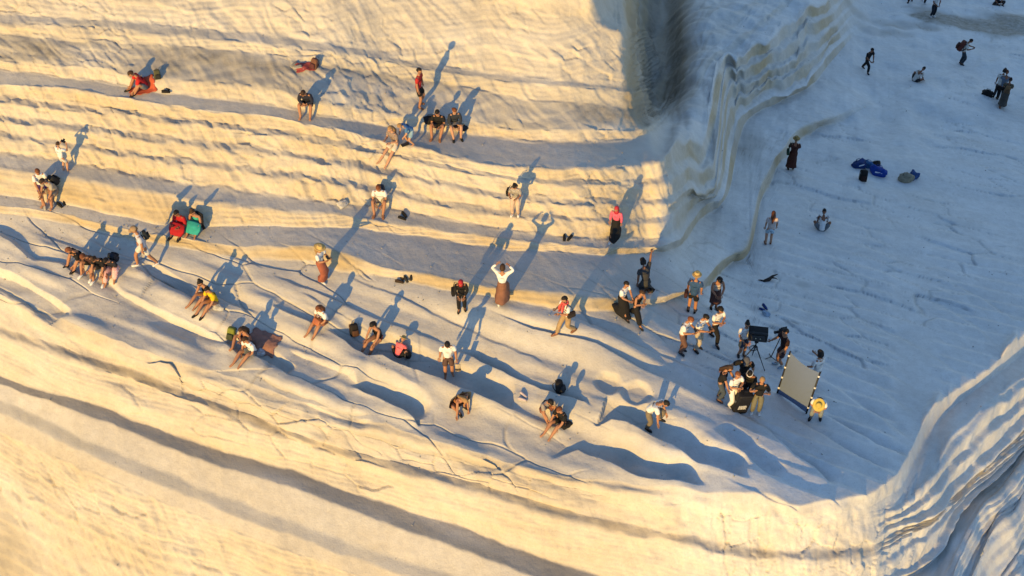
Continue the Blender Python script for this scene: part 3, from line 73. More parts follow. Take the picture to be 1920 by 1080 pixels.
    ('Cf', 0, 0.08, 0.25, [(-21.72,3.77,1.317), (-21.08,3.66,1.311), (-20.44,3.56,1.302), (-19.80,3.45,1.292), (-19.16,3.35,1.282), (-18.53,3.25,1.272), (-17.89,3.15,1.262), (-17.26,3.04,1.251), (-16.63,2.94,1.240), (-16.01,2.85,1.228), (-15.38,2.74,1.214), (-14.75,2.61,1.199), (-14.12,2.47,1.180), (-13.49,2.31,1.157), (-12.87,2.17,1.132), (-12.25,2.03,1.107), (-11.63,1.88,1.085), (-11.01,1.78,1.067), (-10.42,1.76,1.054), (-9.82,1.76,1.045), (-9.22,1.75,1.037), (-8.62,1.74,1.031), (-8.03,1.74,1.028), (-7.43,1.74,1.030), (-6.83,1.73,1.037), (-6.23,1.72,1.041), (-5.64,1.72,1.009), (-5.05,1.76,0.920), (-4.46,1.79,0.805), (-3.86,1.78,0.713), (-3.26,1.71,0.662), (-2.66,1.60,0.632), (-2.06,1.49,0.600), (-1.46,1.40,0.556), (-0.86,1.32,0.516), (-0.26,1.26,0.498), (0.34,1.18,0.499), (0.94,1.12,0.501), (1.54,1.10,0.475), (2.14,1.14,0.390), (2.75,1.26,0.229), (3.28,1.42,0.034), (3.46,1.49,-0.042), (3.65,1.57,-0.126), (3.83,1.65,-0.218), (4.02,1.76,-0.319), (4.21,1.88,-0.431), (4.40,2.00,-0.528), (4.58,2.09,-0.602), (4.77,2.20,-0.681), (4.97,2.34,-0.787), (5.22,2.58,-0.982), (5.49,2.98,-1.288), (5.79,3.54,-1.720), (6.15,4.45,-2.346), (6.56,5.72,-3.169), (6.95,6.74,-3.846), (7.32,7.57,-4.351), (7.65,8.13,-4.639), (7.96,8.61,-4.842), (8.31,9.26,-5.110), (8.72,10.37,-5.542), (9.66,14.79,-7.178), (10.28,16.97,-8.005), (10.72,17.91,-8.382), (11.10,18.45,-8.616), (11.48,18.94,-8.831), (11.85,19.38,-9.027), (12.23,19.79,-9.212), (12.60,20.21,-9.403), (13.00,20.68,-9.611), (13.39,21.14,-9.817), (13.79,21.63,-10.035), (14.22,22.21,-10.288), (14.70,22.99,-10.614), (15.29,24.28,-11.149), (15.91,25.64,-11.732), (16.56,27.07,-12.359), (17.25,28.57,-13.024), (17.93,30.00,-13.673), (18.58,31.22,-14.241), (20.01,33.34,-15.287), (21.37,35.04,-16.071), (22.71,36.53,-16.746), (23.16,37.00,-16.963), (23.61,37.47,-17.176), (24.05,37.92,-17.385), (24.50,38.35,-17.590), (24.95,38.78,-17.792), (25.40,39.20,-17.990), (25.85,39.61,-18.186), (26.30,40.01,-18.378), (26.76,40.40,-18.568), (28.12,41.54,-19.123), (29.49,42.63,-19.663), (30.89,43.69,-20.197), (32.31,44.76,-20.735), (33.75,45.81,-21.271), (35.20,46.81,-21.792), (36.66,47.79,-22.303), (38.14,48.73,-22.808), (39.64,49.67,-23.309), (41.16,50.60,-23.813), (42.71,51.54,-24.324), (44.30,52.51,-24.848), (45.92,53.52,-25.391), (47.60,54.58,-25.959)]),
    ('Ec', 0.85, 0.3, 0, [(-21.59,3.33,1.294), (-20.95,3.22,1.288), (-20.31,3.11,1.279), (-19.68,3.01,1.269), (-19.04,2.91,1.259), (-18.41,2.80,1.249), (-17.78,2.70,1.239), (-17.15,2.60,1.228), (-16.53,2.50,1.219), (-15.91,2.40,1.209), (-15.29,2.31,1.199), (-14.67,2.21,1.187), (-14.04,2.08,1.172), (-13.40,1.87,1.152), (-12.77,1.64,1.130), (-12.14,1.47,1.110), (-11.53,1.33,1.092), (-10.92,1.21,1.080), (-10.31,1.10,1.075), (-9.70,1.00,1.074), (-9.10,0.91,1.076), (-8.50,0.81,1.081), (-7.90,0.79,1.089), (-7.31,0.77,1.102), (-6.72,0.76,1.122), (-6.12,0.70,1.143), (-5.53,0.59,1.138), (-4.93,0.35,1.086), (-4.33,0.09,1.012), (-3.74,-0.05,0.954), (-3.16,-0.17,0.926), (-2.57,-0.28,0.912), (-1.99,-0.40,0.895), (-1.41,-0.56,0.869), (-0.82,-0.72,0.847), (-0.25,-0.82,0.845), (0.33,-0.90,0.860), (0.90,-0.96,0.875), (1.48,-1.00,0.864), (2.05,-1.01,0.800), (2.64,-1.01,0.663), (3.15,-0.88,0.489), (3.32,-0.82,0.420), (3.49,-0.75,0.343), (3.67,-0.68,0.259), (3.85,-0.60,0.166), (4.03,-0.51,0.063), (4.21,-0.42,-0.031), (4.38,-0.35,-0.100), (4.56,-0.28,-0.151), (4.74,-0.21,-0.195), (4.96,-0.10,-0.257), (5.18,0.05,-0.360), (5.42,0.28,-0.540), (5.67,0.58,-0.781), (5.94,0.97,-1.071), (6.23,1.47,-1.424), (6.55,2.09,-1.850), (6.89,2.85,-2.349), (7.25,3.70,-2.878), (7.59,4.34,-3.272), (7.90,4.79,-3.531), (8.16,5.01,-3.645), (8.43,5.19,-3.740), (8.90,6.67,-4.308), (9.65,9.71,-5.447), (10.18,11.29,-6.054), (10.64,12.42,-6.498), (11.18,13.94,-7.090), (11.56,14.51,-7.329), (12.06,15.69,-7.796), (12.53,16.68,-8.195), (12.94,17.28,-8.452), (13.30,17.62,-8.614), (13.65,17.91,-8.754), (14.02,18.25,-8.936), (14.41,18.64,-9.156), (14.81,19.07,-9.405), (15.23,19.55,-9.684), (15.67,20.08,-9.987), (16.11,20.62,-10.296), (17.23,21.95,-11.024), (18.33,23.10,-11.587), (19.42,24.18,-12.091), (19.79,24.53,-12.255), (20.16,24.88,-12.418), (20.53,25.22,-12.582), (20.90,25.57,-12.747), (21.28,25.91,-12.912), (21.66,26.26,-13.078), (22.05,26.61,-13.244), (22.43,26.96,-13.411), (22.82,27.31,-13.579), (24.01,28.36,-14.084), (25.22,29.41,-14.592), (26.46,30.46,-15.103), (27.72,31.50,-15.613), (29.01,32.54,-16.123), (30.31,33.55,-16.630), (31.64,34.56,-17.137), (32.99,35.56,-17.645), (34.36,36.57,-18.157), (35.77,37.59,-18.677), (37.21,38.62,-19.207), (38.68,39.69,-19.752), (40.21,40.79,-20.316), (41.78,41.95,-20.902)]),
    ('Ef', 0, 0, 0.15, [(-21.59,3.16,1.145), (-20.95,3.05,1.132), (-20.31,2.95,1.118), (-19.68,2.84,1.105), (-19.05,2.73,1.092), (-18.42,2.63,1.078), (-17.79,2.52,1.065), (-17.16,2.42,1.052), (-16.53,2.31,1.039), (-15.91,2.21,1.027), (-15.29,2.12,1.015), (-14.67,2.02,1.002), (-14.04,1.88,0.985), (-13.41,1.66,0.958), (-12.77,1.43,0.929), (-12.15,1.26,0.908), (-11.53,1.13,0.892), (-10.92,1.01,0.876), (-10.31,0.89,0.861), (-9.71,0.77,0.846), (-9.10,0.66,0.832), (-8.50,0.55,0.819), (-7.91,0.50,0.813), (-7.31,0.48,0.810), (-6.72,0.45,0.807), (-6.12,0.31,0.788), (-5.52,0.09,0.761), (-4.93,-0.04,0.745), (-4.34,-0.14,0.732), (-3.75,-0.24,0.719), (-3.16,-0.38,0.702), (-2.57,-0.53,0.683), (-1.99,-0.67,0.667), (-1.41,-0.78,0.652), (-0.83,-0.90,0.638), (-0.25,-1.02,0.622), (0.33,-1.17,0.604), (0.90,-1.28,0.590), (1.48,-1.37,0.576), (2.05,-1.40,0.526), (2.63,-1.33,0.428), (3.14,-1.19,0.296), (3.31,-1.12,0.240), (3.49,-1.05,0.177), (3.66,-0.98,0.107), (3.84,-0.89,0.029), (4.02,-0.78,-0.057), (4.20,-0.66,-0.154), (4.38,-0.53,-0.263), (4.57,-0.38,-0.383), (4.76,-0.21,-0.516), (5.00,0.01,-0.696), (5.24,0.25,-0.899), (5.49,0.52,-1.125), (5.75,0.83,-1.380), (6.02,1.20,-1.675), (6.31,1.65,-2.017), (6.62,2.19,-2.409), (6.94,2.83,-2.853), (7.30,3.59,-3.339), (7.64,4.27,-3.742), (7.95,4.80,-4.024), (8.23,5.07,-4.153), (8.50,5.26,-4.253), (8.85,5.95,-4.532), (9.53,8.60,-5.529), (10.13,10.64,-6.305), (10.55,11.54,-6.666), (11.14,13.35,-7.359), (11.59,14.31,-7.745), (11.97,14.84,-7.973), (12.45,15.86,-8.382), (12.93,16.87,-8.788), (13.34,17.46,-9.042), (13.73,17.93,-9.250), (14.11,18.31,-9.430), (14.48,18.62,-9.579), (14.84,18.91,-9.721), (15.22,19.26,-9.889), (15.64,19.79,-10.121), (16.08,20.36,-10.373), (17.15,21.57,-10.917), (18.23,22.71,-11.439), (19.32,23.80,-11.946), (19.69,24.15,-12.113), (20.05,24.51,-12.279), (20.43,24.86,-12.445), (20.80,25.21,-12.611), (21.18,25.56,-12.777), (21.56,25.91,-12.942), (21.94,26.25,-13.108), (22.33,26.60,-13.274), (22.71,26.95,-13.439), (23.89,27.98,-13.937), (25.09,29.00,-14.435), (26.32,30.03,-14.935), (27.57,31.05,-15.437), (28.84,32.07,-15.943), (30.14,33.08,-16.448), (31.46,34.09,-16.953), (32.80,35.09,-17.460), (34.17,36.10,-17.971), (35.57,37.11,-18.490), (37.01,38.15,-19.021), (38.48,39.22,-19.565), (39.99,40.32,-20.128), (41.56,41.48,-20.715)]),
    ('P1', 0, 0, 0.15, [(-21.58,3.13,1.142), (-20.93,2.98,1.123), (-20.28,2.83,1.104), (-19.64,2.68,1.085), (-19.00,2.53,1.066), (-18.36,2.38,1.047), (-17.72,2.23,1.029), (-17.08,2.08,1.010), (-16.45,1.93,0.991), (-15.82,1.78,0.972), (-15.19,1.63,0.953), (-14.57,1.47,0.934), (-13.94,1.30,0.913), (-13.30,1.08,0.885), (-12.67,0.85,0.856), (-12.05,0.67,0.834), (-11.44,0.53,0.816), (-10.83,0.39,0.799), (-10.23,0.26,0.782), (-9.62,0.13,0.766), (-9.02,0.00,0.750), (-8.42,-0.12,0.735), (-7.83,-0.19,0.726), (-7.25,-0.24,0.720), (-6.66,-0.30,0.713), (-6.06,-0.45,0.694), (-5.47,-0.66,0.668), (-4.88,-0.80,0.650), (-4.29,-0.91,0.636), (-3.71,-1.03,0.621), (-3.13,-1.18,0.603), (-2.54,-1.34,0.583), (-1.97,-1.48,0.565), (-1.39,-1.61,0.548), (-0.82,-1.74,0.533), (-0.24,-1.86,0.517), (0.33,-2.01,0.499), (0.89,-2.13,0.484), (1.46,-2.22,0.472), (2.03,-2.28,0.440), (2.60,-2.25,0.373), (3.09,-2.17,0.281), (3.26,-2.13,0.243), (3.43,-2.08,0.199), (3.60,-2.03,0.151), (3.77,-1.97,0.097), (3.94,-1.90,0.037), (4.12,-1.82,-0.030), (4.29,-1.73,-0.104), (4.47,-1.63,-0.186), (4.65,-1.52,-0.277), (4.87,-1.37,-0.399), (5.10,-1.20,-0.535), (5.33,-1.02,-0.687), (5.56,-0.81,-0.859), (5.81,-0.56,-1.057), (6.06,-0.24,-1.288), (6.34,0.14,-1.559), (6.62,0.61,-1.882), (6.94,1.20,-2.266), (7.25,1.77,-2.644), (7.57,2.29,-2.982), (7.85,2.60,-3.206), (8.11,2.81,-3.353), (8.43,3.36,-3.589), (9.00,5.41,-4.363), (9.50,6.96,-4.959), (9.87,7.63,-5.235), (10.35,8.95,-5.748), (10.73,9.62,-6.026), (11.06,9.98,-6.189), (11.46,10.72,-6.491), (11.87,11.46,-6.794), (12.22,11.90,-6.989), (12.56,12.25,-7.150), (12.90,12.54,-7.292), (13.22,12.78,-7.412), (13.54,13.00,-7.527), (13.88,13.27,-7.662), (14.24,13.67,-7.842), (14.62,14.10,-8.038), (15.56,15.04,-8.474), (16.51,16.00,-8.919), (17.52,17.05,-9.401), (17.88,17.46,-9.585), (18.24,17.90,-9.780), (18.62,18.36,-9.987), (19.00,18.79,-10.180), (19.36,19.20,-10.365), (19.73,19.57,-10.538), (20.09,19.93,-10.704), (20.45,20.28,-10.867), (20.81,20.61,-11.026), (21.90,21.58,-11.491), (23.00,22.52,-11.948), (24.15,23.54,-12.435), (25.35,24.63,-12.957), (26.58,25.74,-13.487), (27.82,26.80,-14.001), (29.08,27.83,-14.508), (30.36,28.86,-15.017), (31.67,29.88,-15.527), (33.00,30.92,-16.043), (34.37,31.96,-16.569), (35.77,33.04,-17.109), (37.22,34.16,-17.668), (38.73,35.32,-18.252)]),
    ('P2', 0, 0, 0.15, [(-21.57,3.10,1.138), (-20.91,2.91,1.113), (-20.25,2.71,1.089), (-19.60,2.52,1.065), (-18.95,2.33,1.041), (-18.30,2.13,1.016), (-17.65,1.94,0.992), (-17.01,1.74,0.968), (-16.37,1.55,0.943), (-15.73,1.35,0.918), (-15.10,1.14,0.892), (-14.46,0.94,0.867), (-13.84,0.74,0.842), (-13.20,0.50,0.813), (-12.58,0.27,0.784), (-11.96,0.09,0.761), (-11.35,-0.07,0.742), (-10.75,-0.22,0.723), (-10.14,-0.36,0.705), (-9.54,-0.50,0.687), (-8.95,-0.64,0.670), (-8.35,-0.78,0.653), (-7.76,-0.88,0.641), (-7.18,-0.95,0.631), (-6.59,-1.03,0.621), (-6.00,-1.19,0.601), (-5.41,-1.39,0.576), (-4.83,-1.54,0.558), (-4.25,-1.66,0.542), (-3.67,-1.80,0.525), (-3.09,-1.96,0.506), (-2.52,-2.13,0.484), (-1.94,-2.28,0.465), (-1.37,-2.42,0.447), (-0.81,-2.55,0.431), (-0.24,-2.69,0.414), (0.32,-2.83,0.396), (0.88,-2.95,0.381), (1.44,-3.05,0.368), (2.00,-3.13,0.348), (2.56,-3.14,0.305), (3.05,-3.10,0.245), (3.21,-3.08,0.220), (3.38,-3.06,0.191), (3.54,-3.03,0.159), (3.71,-2.99,0.124), (3.87,-2.95,0.085), (4.04,-2.90,0.041), (4.21,-2.84,-0.007), (4.38,-2.78,-0.061), (4.55,-2.71,-0.120), (4.76,-2.61,-0.200), (4.97,-2.50,-0.289), (5.19,-2.38,-0.388), (5.41,-2.24,-0.499), (5.63,-2.07,-0.628), (5.87,-1.86,-0.778), (6.11,-1.60,-0.955), (6.37,-1.27,-1.167), (6.64,-0.86,-1.426), (6.92,-0.44,-1.699), (7.20,-0.05,-1.972), (7.47,0.23,-2.193), (7.73,0.45,-2.378), (8.03,0.95,-2.666), (8.52,2.55,-3.321), (8.95,3.71,-3.769), (9.26,4.20,-3.978), (9.67,5.14,-4.350), (9.99,5.59,-4.545), (10.27,5.82,-4.658), (10.61,6.34,-4.878), (10.96,6.87,-5.105), (11.27,7.20,-5.254), (11.58,7.46,-5.380), (11.87,7.68,-5.493), (12.16,7.87,-5.591), (12.45,8.04,-5.686), (12.75,8.25,-5.795), (13.08,8.55,-5.937), (13.41,8.88,-6.091), (14.23,9.63,-6.446), (15.09,10.44,-6.831), (16.03,11.45,-7.290), (16.37,11.89,-7.483), (16.73,12.38,-7.696), (17.11,12.92,-7.927), (17.48,13.40,-8.138), (17.84,13.84,-8.334), (18.18,14.23,-8.510), (18.53,14.59,-8.675), (18.87,14.93,-8.832), (19.20,15.26,-8.985), (20.21,16.17,-9.423), (21.23,17.04,-9.844), (22.31,18.04,-10.316), (23.46,19.17,-10.846), (24.65,20.33,-11.389), (25.83,21.41,-11.903), (27.04,22.45,-12.408), (28.26,23.49,-12.912), (29.50,24.52,-13.417), (30.78,25.55,-13.926), (32.08,26.60,-14.444), (33.42,27.67,-14.976), (34.81,28.79,-15.526), (36.25,29.96,-16.103)]),
    ('P3', 0, 0, 0.15, [(-21.56,3.08,1.135), (-20.89,2.83,1.104), (-20.22,2.60,1.074), (-19.56,2.36,1.045), (-18.90,2.12,1.015), (-18.24,1.89,0.986), (-17.59,1.65,0.956), (-16.94,1.41,0.926), (-16.29,1.17,0.896), (-15.64,0.92,0.865), (-15.00,0.66,0.832), (-14.36,0.41,0.801), (-13.73,0.18,0.773), (-13.11,-0.06,0.742), (-12.48,-0.30,0.713), (-11.87,-0.49,0.689), (-11.26,-0.65,0.668), (-10.66,-0.81,0.648), (-10.06,-0.97,0.629), (-9.46,-1.12,0.610), (-8.87,-1.27,0.591), (-8.28,-1.42,0.572), (-7.69,-1.54,0.557), (-7.11,-1.65,0.544), (-6.53,-1.75,0.531), (-5.94,-1.92,0.511), (-5.36,-2.11,0.486), (-4.78,-2.26,0.467), (-4.21,-2.40,0.450), (-3.63,-2.55,0.431), (-3.06,-2.72,0.410), (-2.49,-2.90,0.388), (-1.92,-3.06,0.367), (-1.36,-3.21,0.348), (-0.80,-3.35,0.331), (-0.24,-3.49,0.313), (0.32,-3.64,0.295), (0.87,-3.76,0.280), (1.43,-3.86,0.267), (1.98,-3.95,0.253), (2.53,-3.99,0.227), (3.01,-3.99,0.192), (3.17,-3.99,0.177), (3.33,-3.98,0.160), (3.49,-3.97,0.141), (3.65,-3.96,0.120), (3.81,-3.94,0.097), (3.97,-3.91,0.071), (4.14,-3.88,0.042), (4.30,-3.84,0.010), (4.47,-3.80,-0.025), (4.67,-3.74,-0.073), (4.87,-3.68,-0.127), (5.07,-3.61,-0.187), (5.28,-3.52,-0.255), (5.49,-3.41,-0.333), (5.70,-3.28,-0.425), (5.92,-3.11,-0.533), (6.15,-2.89,-0.664), (6.40,-2.61,-0.823), (6.64,-2.34,-0.997), (6.89,-2.07,-1.178), (7.13,-1.87,-1.338), (7.37,-1.71,-1.487), (7.65,-1.32,-1.723), (8.08,-0.08,-2.308), (8.45,0.81,-2.709), (8.73,1.16,-2.865), (9.07,1.80,-3.126), (9.34,2.08,-3.255), (9.59,2.21,-3.329), (9.88,2.56,-3.488), (10.19,2.94,-3.654), (10.46,3.18,-3.769), (10.73,3.37,-3.868), (11.00,3.54,-3.959), (11.26,3.68,-4.040), (11.53,3.82,-4.119), (11.80,3.99,-4.208), (12.08,4.21,-4.321), (12.38,4.47,-4.444), (13.12,5.06,-4.736), (13.90,5.76,-5.074), (14.77,6.73,-5.510), (15.10,7.18,-5.708), (15.45,7.71,-5.931), (15.83,8.29,-6.178), (16.18,8.81,-6.398), (16.53,9.27,-6.600), (16.86,9.67,-6.776), (17.19,10.02,-6.938), (17.51,10.36,-7.091), (17.82,10.67,-7.238), (18.77,11.54,-7.650), (19.71,12.34,-8.041), (20.73,13.31,-8.498), (21.83,14.47,-9.028), (22.98,15.65,-9.575), (24.11,16.73,-10.084), (25.26,17.78,-10.583), (26.43,18.81,-11.080), (27.62,19.84,-11.577), (28.83,20.87,-12.076), (30.08,21.90,-12.584), (31.36,22.97,-13.105), (32.69,24.07,-13.646), (34.08,25.24,-14.213)]),
    ('P4', 0, 0, 0.15, [(-21.56,3.05,1.131), (-20.87,2.76,1.095), (-20.19,2.48,1.060), (-19.52,2.20,1.025), (-18.85,1.92,0.990), (-18.18,1.64,0.955), (-17.52,1.36,0.920), (-16.86,1.08,0.885), (-16.21,0.80,0.850), (-15.56,0.49,0.812), (-14.91,0.18,0.773), (-14.26,-0.11,0.736), (-13.63,-0.37,0.704), (-13.01,-0.62,0.673), (-12.39,-0.86,0.643), (-11.78,-1.05,0.618), (-11.18,-1.23,0.596), (-10.58,-1.40,0.574), (-9.98,-1.57,0.554), (-9.39,-1.73,0.533), (-8.80,-1.90,0.513), (-8.21,-2.06,0.493), (-7.62,-2.20,0.475), (-7.04,-2.33,0.459), (-6.47,-2.46,0.443), (-5.89,-2.63,0.422), (-5.31,-2.82,0.398), (-4.73,-2.98,0.378), (-4.16,-3.13,0.359), (-3.60,-3.29,0.339), (-3.03,-3.46,0.317), (-2.46,-3.65,0.294), (-1.90,-3.83,0.271), (-1.35,-3.99,0.251), (-0.79,-4.14,0.233), (-0.24,-4.28,0.215), (0.31,-4.42,0.197), (0.86,-4.55,0.181), (1.41,-4.66,0.168), (1.96,-4.75,0.156), (2.50,-4.82,0.142), (2.97,-4.85,0.126), (3.13,-4.86,0.119), (3.28,-4.87,0.111), (3.44,-4.87,0.102), (3.60,-4.87,0.093), (3.76,-4.87,0.082), (3.91,-4.86,0.070), (4.07,-4.85,0.056), (4.23,-4.84,0.041), (4.39,-4.82,0.023), (4.58,-4.80,-0.001), (4.77,-4.77,-0.028), (4.97,-4.73,-0.059), (5.16,-4.69,-0.094), (5.36,-4.63,-0.136), (5.56,-4.54,-0.186), (5.77,-4.44,-0.245), (5.98,-4.31,-0.316), (6.20,-4.14,-0.405), (6.42,-3.96,-0.503), (6.64,-3.80,-0.608), (6.86,-3.68,-0.705), (7.08,-3.58,-0.800), (7.32,-3.33,-0.950), (7.66,-2.51,-1.324), (7.98,-1.88,-1.640), (8.24,-1.60,-1.813), (8.53,-1.16,-2.033), (8.77,-1.01,-2.123), (8.99,-0.96,-2.166), (9.25,-0.73,-2.275), (9.51,-0.47,-2.396), (9.76,-0.31,-2.483), (10.00,-0.16,-2.562), (10.25,-0.03,-2.635), (10.49,0.08,-2.703), (10.73,0.19,-2.769), (10.97,0.31,-2.843), (11.23,0.49,-2.933), (11.50,0.68,-3.031), (12.16,1.15,-3.275), (12.88,1.77,-3.575), (13.69,2.69,-3.990), (14.01,3.16,-4.188), (14.35,3.70,-4.416), (14.72,4.31,-4.672), (15.07,4.85,-4.898), (15.41,5.32,-5.102), (15.72,5.72,-5.277), (16.03,6.07,-5.435), (16.33,6.39,-5.583), (16.63,6.70,-5.724), (17.51,7.52,-6.113), (18.39,8.27,-6.478), (19.36,9.21,-6.919), (20.42,10.37,-7.446), (21.52,11.57,-7.991), (22.61,12.65,-8.493), (23.70,13.68,-8.983), (24.82,14.71,-9.471), (25.96,15.72,-9.957), (27.12,16.74,-10.446), (28.31,17.76,-10.942), (29.54,18.81,-11.452), (30.82,19.90,-11.981), (32.15,21.05,-12.537)]),
    ('P5', 0, 0, 0.15, [(-21.55,3.02,1.128), (-20.85,2.69,1.086), (-20.16,2.36,1.045), (-19.48,2.04,1.005), (-18.80,1.72,0.965), (-18.13,1.40,0.925), (-17.46,1.08,0.885), (-16.79,0.75,0.844), (-16.13,0.43,0.803), (-15.47,0.08,0.760), (-14.81,-0.29,0.714), (-14.17,-0.63,0.672), (-13.54,-0.91,0.636), (-12.91,-1.17,0.604), (-12.30,-1.41,0.574), (-11.69,-1.61,0.549), (-11.09,-1.80,0.525), (-10.49,-1.98,0.502), (-9.90,-2.16,0.480), (-9.31,-2.33,0.458), (-8.72,-2.51,0.437), (-8.14,-2.69,0.414), (-7.56,-2.85,0.394), (-6.98,-3.00,0.375), (-6.40,-3.15,0.356), (-5.83,-3.33,0.334), (-5.26,-3.51,0.311), (-4.69,-3.67,0.291), (-4.12,-3.83,0.271), (-3.56,-4.01,0.249), (-3.00,-4.20,0.225), (-2.44,-4.39,0.201), (-1.88,-4.58,0.178), (-1.33,-4.75,0.156), (-0.78,-4.90,0.137), (-0.23,-5.05,0.119), (0.31,-5.19,0.101), (0.85,-5.32,0.085), (1.40,-5.43,0.071), (1.94,-5.53,0.059), (2.47,-5.62,0.052), (2.94,-5.68,0.049), (3.09,-5.70,0.048), (3.24,-5.72,0.048), (3.40,-5.73,0.047), (3.55,-5.75,0.046), (3.70,-5.76,0.045), (3.86,-5.77,0.043), (4.01,-5.78,0.041), (4.16,-5.78,0.039), (4.32,-5.79,0.035), (4.50,-5.79,0.030), (4.69,-5.78,0.023), (4.88,-5.77,0.014), (5.06,-5.76,0.003), (5.25,-5.74,-0.011), (5.44,-5.70,-0.030), (5.64,-5.65,-0.053), (5.83,-5.58,-0.083), (6.03,-5.49,-0.122), (6.23,-5.39,-0.167), (6.44,-5.31,-0.216), (6.63,-5.25,-0.263), (6.83,-5.19,-0.311), (7.05,-5.06,-0.386), (7.32,-4.60,-0.571), (7.57,-4.24,-0.738), (7.80,-4.08,-0.846), (8.04,-3.85,-0.982), (8.25,-3.79,-1.052), (8.46,-3.78,-1.099), (8.69,-3.64,-1.193), (8.92,-3.46,-1.291), (9.15,-3.35,-1.359), (9.37,-3.25,-1.421), (9.59,-3.15,-1.481), (9.81,-3.07,-1.537), (10.03,-2.98,-1.594), (10.26,-2.88,-1.655), (10.49,-2.75,-1.728), (10.73,-2.61,-1.806), (11.34,-2.22,-2.011), (12.00,-1.67,-2.280), (12.76,-0.79,-2.675), (13.07,-0.33,-2.873), (13.40,0.22,-3.103), (13.76,0.85,-3.363), (14.10,1.40,-3.591), (14.42,1.88,-3.795), (14.73,2.27,-3.968), (15.02,2.62,-4.122), (15.31,2.93,-4.265), (15.59,3.22,-4.400), (16.42,4.00,-4.769), (17.24,4.71,-5.111), (18.16,5.62,-5.537), (19.17,6.78,-6.056), (20.23,7.97,-6.596), (21.28,9.04,-7.090), (22.33,10.06,-7.569), (23.40,11.08,-8.046), (24.49,12.07,-8.522), (25.60,13.07,-8.999), (26.74,14.08,-9.483), (27.92,15.11,-9.980), (29.15,16.18,-10.496), (30.42,17.31,-11.040)]),
    ('P6', 0, 0, 0.15, [(-21.54,2.99,1.124), (-20.83,2.62,1.077), (-20.13,2.25,1.031), (-19.44,1.88,0.985), (-18.75,1.52,0.940), (-18.07,1.16,0.895), (-17.39,0.80,0.850), (-16.72,0.43,0.804), (-16.05,0.06,0.758), (-15.39,-0.34,0.708), (-14.72,-0.75,0.656), (-14.07,-1.13,0.608), (-13.44,-1.44,0.569), (-12.82,-1.71,0.536), (-12.21,-1.95,0.506), (-11.60,-2.16,0.480), (-11.01,-2.36,0.455), (-10.41,-2.56,0.431), (-9.82,-2.74,0.407), (-9.24,-2.92,0.385), (-8.65,-3.11,0.361), (-8.07,-3.30,0.338), (-7.49,-3.48,0.315), (-6.92,-3.66,0.292), (-6.34,-3.83,0.271), (-5.77,-4.01,0.249), (-5.21,-4.19,0.226), (-4.64,-4.36,0.205), (-4.08,-4.53,0.184), (-3.52,-4.72,0.161), (-2.97,-4.91,0.136), (-2.41,-5.12,0.110), (-1.86,-5.31,0.086), (-1.32,-5.49,0.063), (-0.77,-5.65,0.043), (-0.23,-5.80,0.024), (0.31,-5.95,0.006), (0.84,-6.08,-0.010), (1.38,-6.19,-0.024), (1.91,-6.30,-0.037), (2.45,-6.40,-0.042), (2.90,-6.48,-0.035), (3.05,-6.51,-0.031), (3.20,-6.54,-0.027), (3.35,-6.56,-0.022), (3.50,-6.59,-0.016), (3.65,-6.61,-0.010), (3.80,-6.64,-0.003), (3.95,-6.66,0.004), (4.10,-6.68,0.012), (4.25,-6.70,0.019), (4.43,-6.72,0.028), (4.61,-6.74,0.037), (4.79,-6.75,0.045), (4.97,-6.76,0.052), (5.16,-6.77,0.059), (5.34,-6.77,0.063), (5.52,-6.76,0.066), (5.70,-6.74,0.066), (5.89,-6.71,0.062), (6.08,-6.68,0.055), (6.26,-6.65,0.045), (6.45,-6.63,0.035), (6.63,-6.62,0.024), (6.82,-6.57,0.003), (7.04,-6.38,-0.057), (7.24,-6.25,-0.112), (7.44,-6.20,-0.148), (7.64,-6.15,-0.186), (7.82,-6.20,-0.196), (7.99,-6.25,-0.203), (8.19,-6.21,-0.243), (8.40,-6.12,-0.301), (8.60,-6.04,-0.354), (8.81,-5.97,-0.408), (9.01,-5.90,-0.462), (9.22,-5.83,-0.513), (9.42,-5.76,-0.561), (9.63,-5.68,-0.613), (9.85,-5.59,-0.671), (10.06,-5.48,-0.734), (10.62,-5.17,-0.908), (11.23,-4.68,-1.151), (11.95,-3.84,-1.528), (12.25,-3.37,-1.723), (12.57,-2.82,-1.953), (12.92,-2.18,-2.215), (13.24,-1.64,-2.442), (13.56,-1.16,-2.645), (13.85,-0.77,-2.815), (14.13,-0.43,-2.965), (14.40,-0.12,-3.103), (14.67,0.16,-3.232), (15.45,0.90,-3.583), (16.23,1.57,-3.905), (17.10,2.45,-4.316), (18.07,3.59,-4.826), (19.09,4.78,-5.359), (20.09,5.83,-5.842), (21.10,6.84,-6.310), (22.13,7.83,-6.776), (23.17,8.82,-7.240), (24.24,9.79,-7.705), (25.34,10.78,-8.177), (26.47,11.79,-8.661), (27.65,12.84,-9.165), (28.87,13.95,-9.696)]),
